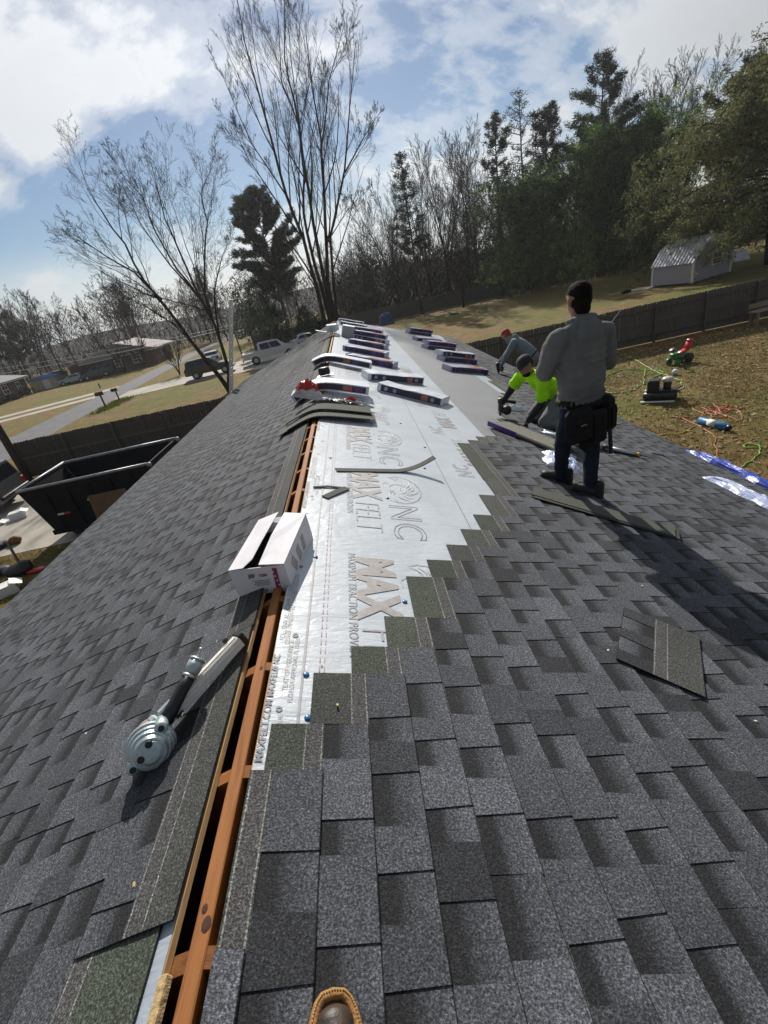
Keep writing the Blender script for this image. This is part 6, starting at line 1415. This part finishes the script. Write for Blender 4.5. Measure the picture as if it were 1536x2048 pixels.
stems_tree('bare_tree', 'tall leafless tree with several upright stems behind the far gable', (-1.4, 48.0, 0), [
    ([(-1.4, 0), (-1.9, 2.8), (-1.9, 5.4), (-2.1, 9.6), (-2.6, 12.9), (-2.7, 16.9), (-2.8, 19.8), (-2.9, 22.6), (-2.6, 25.3)], .24, .02, -1.4),
    ([(-1.3, 0), (-1.5, 5.6), (-1.7, 8.7), (-1.6, 11.6), (-.8, 14.2), (-.3, 17.8), (-.9, 20.7), (0, 24.9)], .20, .02, 1.4),
    ([(-1.2, 0), (-1.1, 5.9), (-.9, 10.5), (-.5, 15.2), (-.2, 18.8), (-.3, 21.4), (.9, 25.4)], .22, .02, -.4),
    ([(-1.1, 0), (-.8, 5.8), (.1, 10.3), (.8, 13.9), (1.3, 16.4), (1.4, 19.6), (1.9, 23.8)], .22, .02, .9),
    ([(-1.0, 0), (-.4, 5.3), (.3, 9.3), (2.7, 13.7), (4.0, 17.5), (5.3, 21.2)], .19, .02, -1.2), ([(2.7, 13.7), (4.7, 15.8), (6.7, 17.5)], .075, .014, 1.2), ([(1.1, 15.6), (2.9, 19.8), (4.9, 23.0)], .075, .014, .3),
    ([(-2.1, 9.6), (-3.8, 13.2), (-5.2, 16.4), (-5.8, 19.2)], .08, .014, 1.3), ([(-2.6, 12.9), (-4.4, 16.8), (-5.2, 21.5)], .07, .014, -1.2), ([(-1.9, 5.4), (-3.4, 9.0), (-5.4, 12.0)], .06, .012, .8), ([(.3, 9.3), (2.2, 11.0), (4.6, 12.2)], .05, .012, -.6)], cfgC, 33, BARKD, .3)
def bare_meshes(seed, H, spread, cfg, stems=3, rbase=.16, fork=.25):
    r = random.Random(seed); tr = MB(); cr = MB()
    for k in range(stems):
        a = 2 * math.pi * k / stems + r.random(); d = Vector((math.cos(a) * spread, math.sin(a) * spread, 1)); n = 8
        p = Vector((0, 0, -.1)); pts = [p]; dd = Vector((d.x * .1, d.y * .1, 1)).normalized()
        for i in range(n):
            f = (i + 1) / n; tgt = Vector((d.x * (f > fork), d.y * (f > fork), 1)).normalized(); dd = (dd * .6 + tgt * .4 + rvec(r) * .07).normalized(); p = p + dd * (H * r.uniform(.9, 1.0) / n); pts.append(p)
        rr = [lerp(rbase, .015, (i / n) ** .7) for i in range(n + 1)]; tr.tube(pts, rr, 6); sub(cr, r, pts, rbase, .02, 1, cfg)
    return tr, cr
cfgB = dict(CFG); cfgB.update(kids=(18, 9, 6), ratio=(.42, .48, .5), wig=.16, up=.07, ang=(22, 52), rmin=.011)
cfgF = dict(CFG); cfgF.update(kids=(14, 7, 5), ratio=(.44, .48, .5), wig=.18, up=.06, ang=(22, 55), rmin=.017)
BARE = []
for i, (H, sp, st) in enumerate(((16, .22, 3), (17, .35, 4), (15, .15, 2), (16, .28, 3))):
    tr, cr = bare_meshes(300 + i, H, sp, cfgB, st); BARE.append((tr.mesh('trunk', BARKD, True), cr.mesh('crown', BARK)))
BAREF = []
for i, (H, sp, st) in enumerate(((14, .25, 2), (15, .35, 3), (13, .18, 2))):
    tr, cr = bare_meshes(340 + i, H, sp, cfgF, st, .17); BAREF.append((tr.mesh('trunk', BARKD, True), cr.mesh('crown', BARKD)))
def place(meshes, name, label, loc, rz, sc, group):
    o = tree_thing(name, label, loc, group); o.rotation_euler = (0, 0, rz); o.scale = (sc, sc, sc) if not hasattr(sc, '__len__') else sc
    for me in meshes: link(me.name.split('.')[0], me, o)
    return o
def needles(mb, r, c, R_, n, col, droop=0.0, ln_=.28, w=.035):
    for _ in range(n):
        d = rvec(r); d.z = abs(d.z) * .7 + d.z * .3 - droop; p = c + rvec(r) * R_ * r.random() ** .5; q = p + d.normalized() * ln_ * r.uniform(.7, 1.2); s = d.cross(rvec(r))
        if s.length < .05: continue
        s = s.normalized() * w; k = r.uniform(.6, 1.35); mb.poly([p - s, p + s, q], tuple(x * k for x in col))
def pine_meshes(seed, H, base, Rad, dens=1.0, col=(.034, .052, .022), shape='cone', nb=34, tuft=26, ln_=.45, w=.045):
    r = random.Random(seed); tr = MB(); nd = MB(); lean = r.uniform(-.02, .02)
    tp = [Vector((lean * H * (i / 8), .02 * H * math.sin(i * 1.3) * .1, H * i / 8 - (.2 if i == 0 else 0))) for i in range(9)]; tr.tube(tp, [lerp(.21 * H / 17, .03, i / 8) for i in range(9)], 8)
    for k in range(nb):
        f = (k + r.random()) / nb; z = base + (H - base) * f; env = {'cone': (1 - f) ** .75 * .95 + .12, 'round': math.sin(math.pi * min(1, f * .9 + .12)) ** .7, 'tuft': .55 + .45 * math.sin(math.pi * (f * .8 + .1))}[shape]
        a = k * 2.4 + r.uniform(-.5, .5); L = Rad * env * r.uniform(.6, 1.15); up = r.uniform(.05, .35) if f < .5 else r.uniform(.3, .8); p0 = Vector((lean * z, 0, z)); d = Vector((math.cos(a), math.sin(a), up)).normalized()
        q, _ = branch_path(r, p0, d, L, 4, .12, .05); tr.tube(q, [.05, .04, .03, .02, .012], 4, False)
        m = max(2, int(L / .45 * dens))
        for j in range(m):
            t = .35 + .65 * (j + r.random()) / m; i = min(3, int(t * 4)); c = q[i].lerp(q[i + 1], t * 4 - i) + rvec(r) * .22; needles(nd, r, c, .38, int(tuft * r.uniform(.6, 1.3)), col, 0, ln_, w)
    needles(nd, r, tp[-1], .3, tuft, col, 0, ln_, w); return tr.mesh('trunk', BARKP, True), nd.mesh('crown', NEEDLE, False, True)
GP = 'pine trees beyond the yards'
PD = pine_meshes(401, 18, 6.0, 5.4, 2.0, (.030, .046, .026), 'round', 84, 44, .42, .05)
place(PD, 'pine_tree', 'dense dark round topped pine behind the parked cars', (-8.3, 70, 0), 0, (1, 1, 1), GP)
place(pine_meshes(402, 17.3, 6.0, 2.9, 1.3, (.026, .040, .022), 'cone', 46, 32, .4, .045), 'pine_tree', 'slender dark pine with open crown above the far fence', (10.0, 65.5, 0), 1, 1, GP)
place(pine_meshes(403, 21.2, 11.5, 5.6, 1.5, (.040, .058, .024), 'cone', 44, 36, .42, .042), 'pine_tree', 'tallest pine with layered branches rising above the bamboo', (32.5, 63, 0), 2, 1, GP)
place(pine_meshes(404, 18.6, 11.0, 2.0, 1.5, (.028, .040, .022), 'tuft', 34, 34, .38, .045), 'pine_tree', 'small crowned pine above the bare trees, nearest the slender pine', (21.2, 66, 0), 3, 1, GP)
place(pine_meshes(405, 20.3, 13.0, 2.0, .8, (.050, .060, .036), 'tuft', 30, 16, .34, .04), 'pine_tree', 'thin half bare pine between two darker pines above the bamboo', (24.6, 66, 0), 1, 1, GP)
place(pine_meshes(406, 18.3, 11.5, 2.3, 1.7, (.026, .038, .022), 'tuft', 36, 40, .38, .045), 'pine_tree', 'compact dark pine left of the tallest one above the bamboo', (27.4, 66, 0), 4, 1, GP)
PL = pine_meshes(407, 15, 4, 3.6, 1.2, (.026, .038, .02), 'cone', 40, 26, .45, .05)
place(PL, 'pine_tree', 'ragged pine behind the brick house with the hip roof', (-60, 92, 0), 0, 1.0, GP); place(PL, 'pine_tree', 'ragged pine behind the blue roofed shed', (-68, 104, 0), 2, 1.15, GP)
place(PL, 'pine_tree', 'ragged pine in the woods behind the carport house', (-31, 118, 0), 1, 1.0, GP); place(PD, 'pine_tree', 'round pine in the far woods beyond the road end', (-14, 118, 0), 2, .8, GP); place(PD, 'pine_tree', 'dark round pine behind the evergreen tree over the shed', (52, 66, 0), 1.5, 1.05, GP)
# small green cedars behind the neighbour drive
def leafy(seed, crown, n, size, col, mat, lim=0, jitter=.35, flat=.45):
    """crown: list of (centre, radii); leaf quads through the volume, gathered in clumps"""
    r = random.Random(seed); mb = MB(); tot = sum(rr[0] * rr[1] * rr[2] for _, rr in crown)
    for c, rr in crown:
        m = int(n * rr[0] * rr[1] * rr[2] / tot); c = Vector(c); k = 0
        while k < m:
            d = rvec(r) * (r.random() ** .38); cl = c + Vector((d.x * rr[0], d.y * rr[1], d.z * rr[2])); g = r.uniform(.55, 1.5)
            if mnoise.noise(cl * (1.3 / max(1, size * 8))) < -.12: continue
            for _ in range(9):
                p = cl + rvec(r) * r.random() * jitter; a = rvec(r); b_ = a.cross(rvec(r))
                if b_.length < .1: continue
                b_.normalize(); s = size * r.uniform(.7, 1.3); kk = g * r.uniform(.75, 1.25); mb.poly([p - a * s, p + b_ * s * flat, p + a * s, p - b_ * s * flat], tuple(x * kk for x in col)); k += 1
    return mb
GE = 'evergreens beyond the yards'
for i, (x, y, H, w, lab) in enumerate(((-9.5, 66, 8.5, 2.2, 'green cedar in front of the dense dark pine'), (-12.5, 72, 9.5, 2.6, 'broad green cedar behind the pickup truck'), (-5.0, 63, 4.2, 1.8, 'low dark evergreen shrub beyond the white sedan'), (-2.6, 52, 3.2, 1.7, 'ivy covered shrub at the foot of the tall leafless tree'), (-16.5, 84, 10, 3.0, 'tall cedar standing over the far road bend'), (3.5, 74, 5.5, 2.4, 'dark evergreen behind the far fence at the gable'))):
    o = tree_thing('evergreen_tree', lab, (x, y, 0), GE); mb = MB(); mb.tube([(0, 0, -.1), (0, 0, H * .8)], [.12, .03], 6); mb.build('trunk', BARKD, o, True)
    leafy(500 + i, [((0, 0, H * .28), (w, w, H * .27)), ((0, 0, H * .58), (w * .7, w * .7, H * .26)), ((0, 0, H * .82), (w * .38, w * .38, H * .18))], 5200, .13, (.030, .046, .018), NEEDLE, jitter=.3).build('crown', NEEDLE, o, False, True)
# bare woods behind the lawn
GB = 'leafless trees along the back of the lawn'
for i, (x, y, sc, k, lab) in enumerate(((12.2, 69, 1.02, 0, 'leafless tree right of the slender pine'), (15.0, 70, 1.10, 1, 'broad leafless tree behind the drooping dark tree'), (17.6, 69, 1.12, 2, 'narrow leafless tree left of the small crowned pine'), (19.6, 72, 1.18, 3, 'tall leafless tree behind the small crowned pine'), (8.0, 73, .95, 1, 'leafless tree left of the slender pine'), (5.0, 80, .95, 3, 'leafless tree behind the blue tarp heap'), (38.5, 68, 1.15, 1, 'leafless tree between the tallest pine and the evergreen'), (42.5, 67, 1.22, 0, 'tall leafless tree rising over the evergreen by the shed'), (47, 70, 1.3, 3, 'leafless tree at the back right of the evergreen'), (35.5, 70, 1.0, 2, 'thin leafless tree right behind the tallest pine'))):
    place(BARE[k], 'bare_tree', lab, (x, y, 0), i * 1.7, sc, GB)
cfgD = dict(CFG); cfgD.update(kids=(14, 8, 5), ratio=(.55, .5, .5), wig=.2, up=-.02, ang=(35, 70), up0=-.02, rmin=.014); tr, cr = bare_meshes(360, 6.6, .55, cfgD, 4, .17, .3)
place((tr.mesh('trunk', BARKD, True), cr.mesh('crown', BARKD)), 'bare_tree', 'low dark tree with drooping twigs alone on the far lawn', (14.7, 61.8, 0), 0, 1, None)
cfgS = dict(CFG); cfgS.update(kids=(7, 5, 3), ratio=(.5, .5, .5), rmin=.014); sh_ = []
tr, cr = bare_meshes(371, 3.6, .45, cfgS, 7, .05, .0); SM = (tr.mesh('trunk', BARKD, True), cr.mesh('crown', BARK))
GS = 'leafless garden shrubs'
for (x, y, sc, lab) in ((-35.8, 77.1, 1.3, 'leafless many stemmed shrub before the gabled brick house'), (-33.4, 78.8, 1.35, 'leafless crape shrub at the corner of the gabled brick house'), (-19.8, 55.2, 1.0, 'leafless shrub by the road end of the neighbour drive')): place(SM, 'bare_shrub', lab, (x, y, 0), x, sc, GS)
for i, (x, y, w, lab) in enumerate(((-50.0, 71.0, 1.0, 'clipped dark shrub at the brick house wall, near its window'), (-50.0, 74.2, 1.2, 'larger clipped dark shrub at the brick house corner'), (-50.2, 68.4, .9, 'small clipped dark shrub left along the brick house wall'))):
    o = thing('shrub', lab, 'shrub', (x, y, 0), 0, 'clipped shrubs by the brick house'); leafy(540 + i, [((0, 0, w * .5), (w, w * 1.1, w * .55))], 1500, .09, (.022, .034, .014), NEEDLE, jitter=.2).build('foliage', NEEDLE, o, False, True); mb = MB(); mb.tube([(0, 0, -.05), (0, 0, w * .7)], .05, 6); mb.build('stem', BARKD, o)
GW_ = 'leafless trees of the far woods'; r = random.Random(77); spots = []
names = ('behind the carport house', 'behind the cream shed', 'along the road end', 'over the far lawn', 'at the back of the street')
for i in range(58):
    f = i / 57; x = lerp(-125, 34, f) + r.uniform(-1.5, 1.5); y = 100 + r.uniform(0, 26) + max(0, (x + 20) * .0); spots.append((x, y))
for i, (x, y) in enumerate(spots): place(BAREF[i % 3], 'bare_tree', 'leafless tree standing in the distant line of woods', (x, y, 0), i * 1.1, r.uniform(.85, 1.2) * (1.0 if x < -40 else .92), GW_)
# brush filling the woods: dull twigs and dead leaves
mb = MB(); r = random.Random(9)
for k in range(52000):
    u = r.random(); 
    if u < .62: x = r.uniform(-140, 40); y = r.uniform(112, 138); hmax = 10.5 + 3.0 * mnoise.noise(Vector((x * .07, 0, 0))) + (2.5 if x < -40 else 0)
    else: x = r.uniform(-1, 62); y = r.uniform(70, 82); hmax = 6.5 + 2.5 * mnoise.noise(Vector((x * .12, 5, 0)))
    z = hmax * r.random() ** 1.3; d = rvec(r); d.z = abs(d.z) + .4; d.normalize(); s = d.cross(rvec(r)).normalized() * r.uniform(.03, .10); L = r.uniform(.5, 1.8); c = r.choice(((.040, .034, .030), (.055, .045, .038), (.030, .030, .024), (.024, .032, .018), (.07, .055, .043))); p = Vector((x, y, z)); q = p + d * L
    mb.poly([p - s, p + s, q + s * .4, q - s * .4], c)
tag(mb.build('woodland_brush', BRUSH, None, False, True), 'dull brown brush and saplings filling the distant woods', 'woods', kind='stuff')
mb = MB(); xs = [-220 + 12 * i for i in range(35)]
for i in range(len(xs) - 1):
    a, b_ = xs[i], xs[i + 1]; za, zb = 7 + 3 * mnoise.noise(Vector((a * .03, 1, 0))), 7 + 3 * mnoise.noise(Vector((b_ * .03, 1, 0))); mb.poly([(a, 150, 0), (b_, 150, 0), (b_, 175, zb), (a, 175, za)]); mb.poly([(a, 175, za), (b_, 175, zb), (b_, 245, 2), (a, 245, 2)])
tag(mb.build('hills', pmat('far_wooded_hill', (.038, .036, .032), .95, .4, .35, .8, 1.2)), kind='structure')
# bamboo grove
r = random.Random(15); cu = MB(); lf = MB(); NC = 330
for k in range(NC):
    x = r.uniform(-10.6, 11.4); y = r.uniform(-3.2, 6); fx = (x + 10.6) / 22; H = lerp(13.2, 17.0, min(1, fx * 1.6)) * r.uniform(.72, 1.08) * (1.0 if fx < .75 else .92)
    bend = Vector((r.gauss(0, 1), r.gauss(-.4, .8), 0)) * .16; pts = [Vector((x, y, 0)) + Vector((bend.x, bend.y, 0)) * H * (t ** 2.2) + Vector((0, 0, H * t * (1 - .12 * t * t))) for t in (0, .25, .5, .75, .9, 1)]; cu.tube(pts, [.04, .038, .032, .022, .012, .005], 4, False, (.05, .075, .025))
    g = r.uniform(.7, 1.35); y_edge = y < -1.0
    for j in range(62 if y < 1 else 30):
        t = .05 + .95 * r.random() ** .75; i = min(4, int(t * 5)); p = pts[i].lerp(pts[i + 1], t * 5 - i); c = p + Vector((r.gauss(0, .5), r.gauss(0, .5), r.gauss(0, .2)))
        br = r.random() < .26
        for _ in range(9):
            q = c + rvec(r) * r.random() * .5; d = Vector((r.gauss(0, 1), r.gauss(0, 1), -.7 + r.gauss(0, .5))).normalized(); s = d.cross(rvec(r))
            if s.length < .1: continue
            s = s.normalized() * .05; L = r.uniform(.3, .55); kk = g * r.uniform(.7, 1.3); col = (.20 * kk, .29 * kk, .06 * kk) if br else (.044 * kk, .092 * kk, .020 * kk); lf.poly([q, q + d * L * .4 + s, q + d * L, q + d * L * .4 - s], col)
o = thing('bamboo_grove', 'dense dark green bamboo grove at the back of the lawn', 'bamboo', (30.0, 66.6 - 4.4, 0)); o['kind'] = 'stuff'
cu.build('culms', pmat('bamboo_culm', (.06, .085, .03), .5), o); lf.build('foliage', BAMB, o, False, True)
# the glossy evergreen at the right edge
o = tree_thing('evergreen_tree', 'large glossy leaved evergreen overhanging the grey shed', (35.6, 40.5, 0)); r = random.Random(61); tr = MB(); TP = [Vector((0, 0, -.2)), Vector((-.2, .1, 2)), Vector((-.5, 0, 4.5)), Vector((-.9, .2, 8)), Vector((-1.1, 0, 11.5)), Vector((-1.0, 0, 15.0))]; tr.tube(TP, [.38, .33, .28, .2, .12, .04], 10)
mb = MB(); n_l = 0
for k in range(74):
    f = (k + r.random()) / 74; z = 2.4 + 12.2 * f; a = r.uniform(0, 2 * math.pi) if k % 3 else r.uniform(math.pi * .75, math.pi * 1.45); env = (.55 + .6 * math.sin(math.pi * min(1, f * .95 + .08))) * (1.15 - .74 * f); L = 11.2 * env * r.uniform(.72, 1.05); i = min(4, int(f * 5)); p0 = TP[i].lerp(TP[i + 1], f * 5 - i); p0.z = z
    q, _ = branch_path(r, p0, Vector((math.cos(a), math.sin(a), r.uniform(.0, .45))), L, 6, .10, -.06); tr.tube(q, [.10, .085, .07, .055, .04, .025, .012], 5, False)
    for j in range(int(L * 9.0)):
        t = .22 + .78 * r.random(); i = min(5, int(t * 6)); c = q[i].lerp(q[i + 1], t * 6 - i) + Vector((r.gauss(0, .45), r.gauss(0, .45), r.gauss(-.15, .45))); g = r.uniform(.6, 1.5); e = c + Vector((r.gauss(0, .3), r.gauss(0, .3), -.15)); tr.tube([c, e], [.012, .006], 3, False)
        for _ in range(20):
            p = c.lerp(e, r.random()) + rvec(r) * r.random() * .40; a_ = rvec(r); b_ = a_.cross(rvec(r))
            if b_.length < .1: continue
            b_.normalize(); s = r.uniform(.06, .115); kk = g * r.uniform(.75, 1.3); mb.poly([p - a_ * s, p + b_ * s * .48, p + a_ * s, p - b_ * s * .48], (.14 * kk, .15 * kk, .062 * kk))
tr.build('trunk', BARKD, o, True); mb.build('crown', LEAFG, o, False, True)
# ------------------------------------------------------------------ thin air between the near roof and the far woods
mb = MB(); mb.box((-20, 60, 13.5), (480, 400, 31)); hz = mb.build('haze', None); hz.data.materials.clear()
hm_ = bpy.data.materials.new('haze_air'); hm_.use_nodes = True; t = hm_.node_tree; t.nodes.clear(); pv = N(t, 'ShaderNodeVolumePrincipled'); pv.inputs['Color'].default_value = (.92, .95, 1, 1); pv.inputs['Density'].default_value = .00028; pv.inputs['Anisotropy'].default_value = .45
mo = N(t, 'ShaderNodeOutputMaterial'); t.links.new(pv.outputs[0], mo.inputs['Volume']); hz.data.materials.append(hm_); tag(hz, 'thin pale winter haze over the whole street', 'haze', kind='stuff')
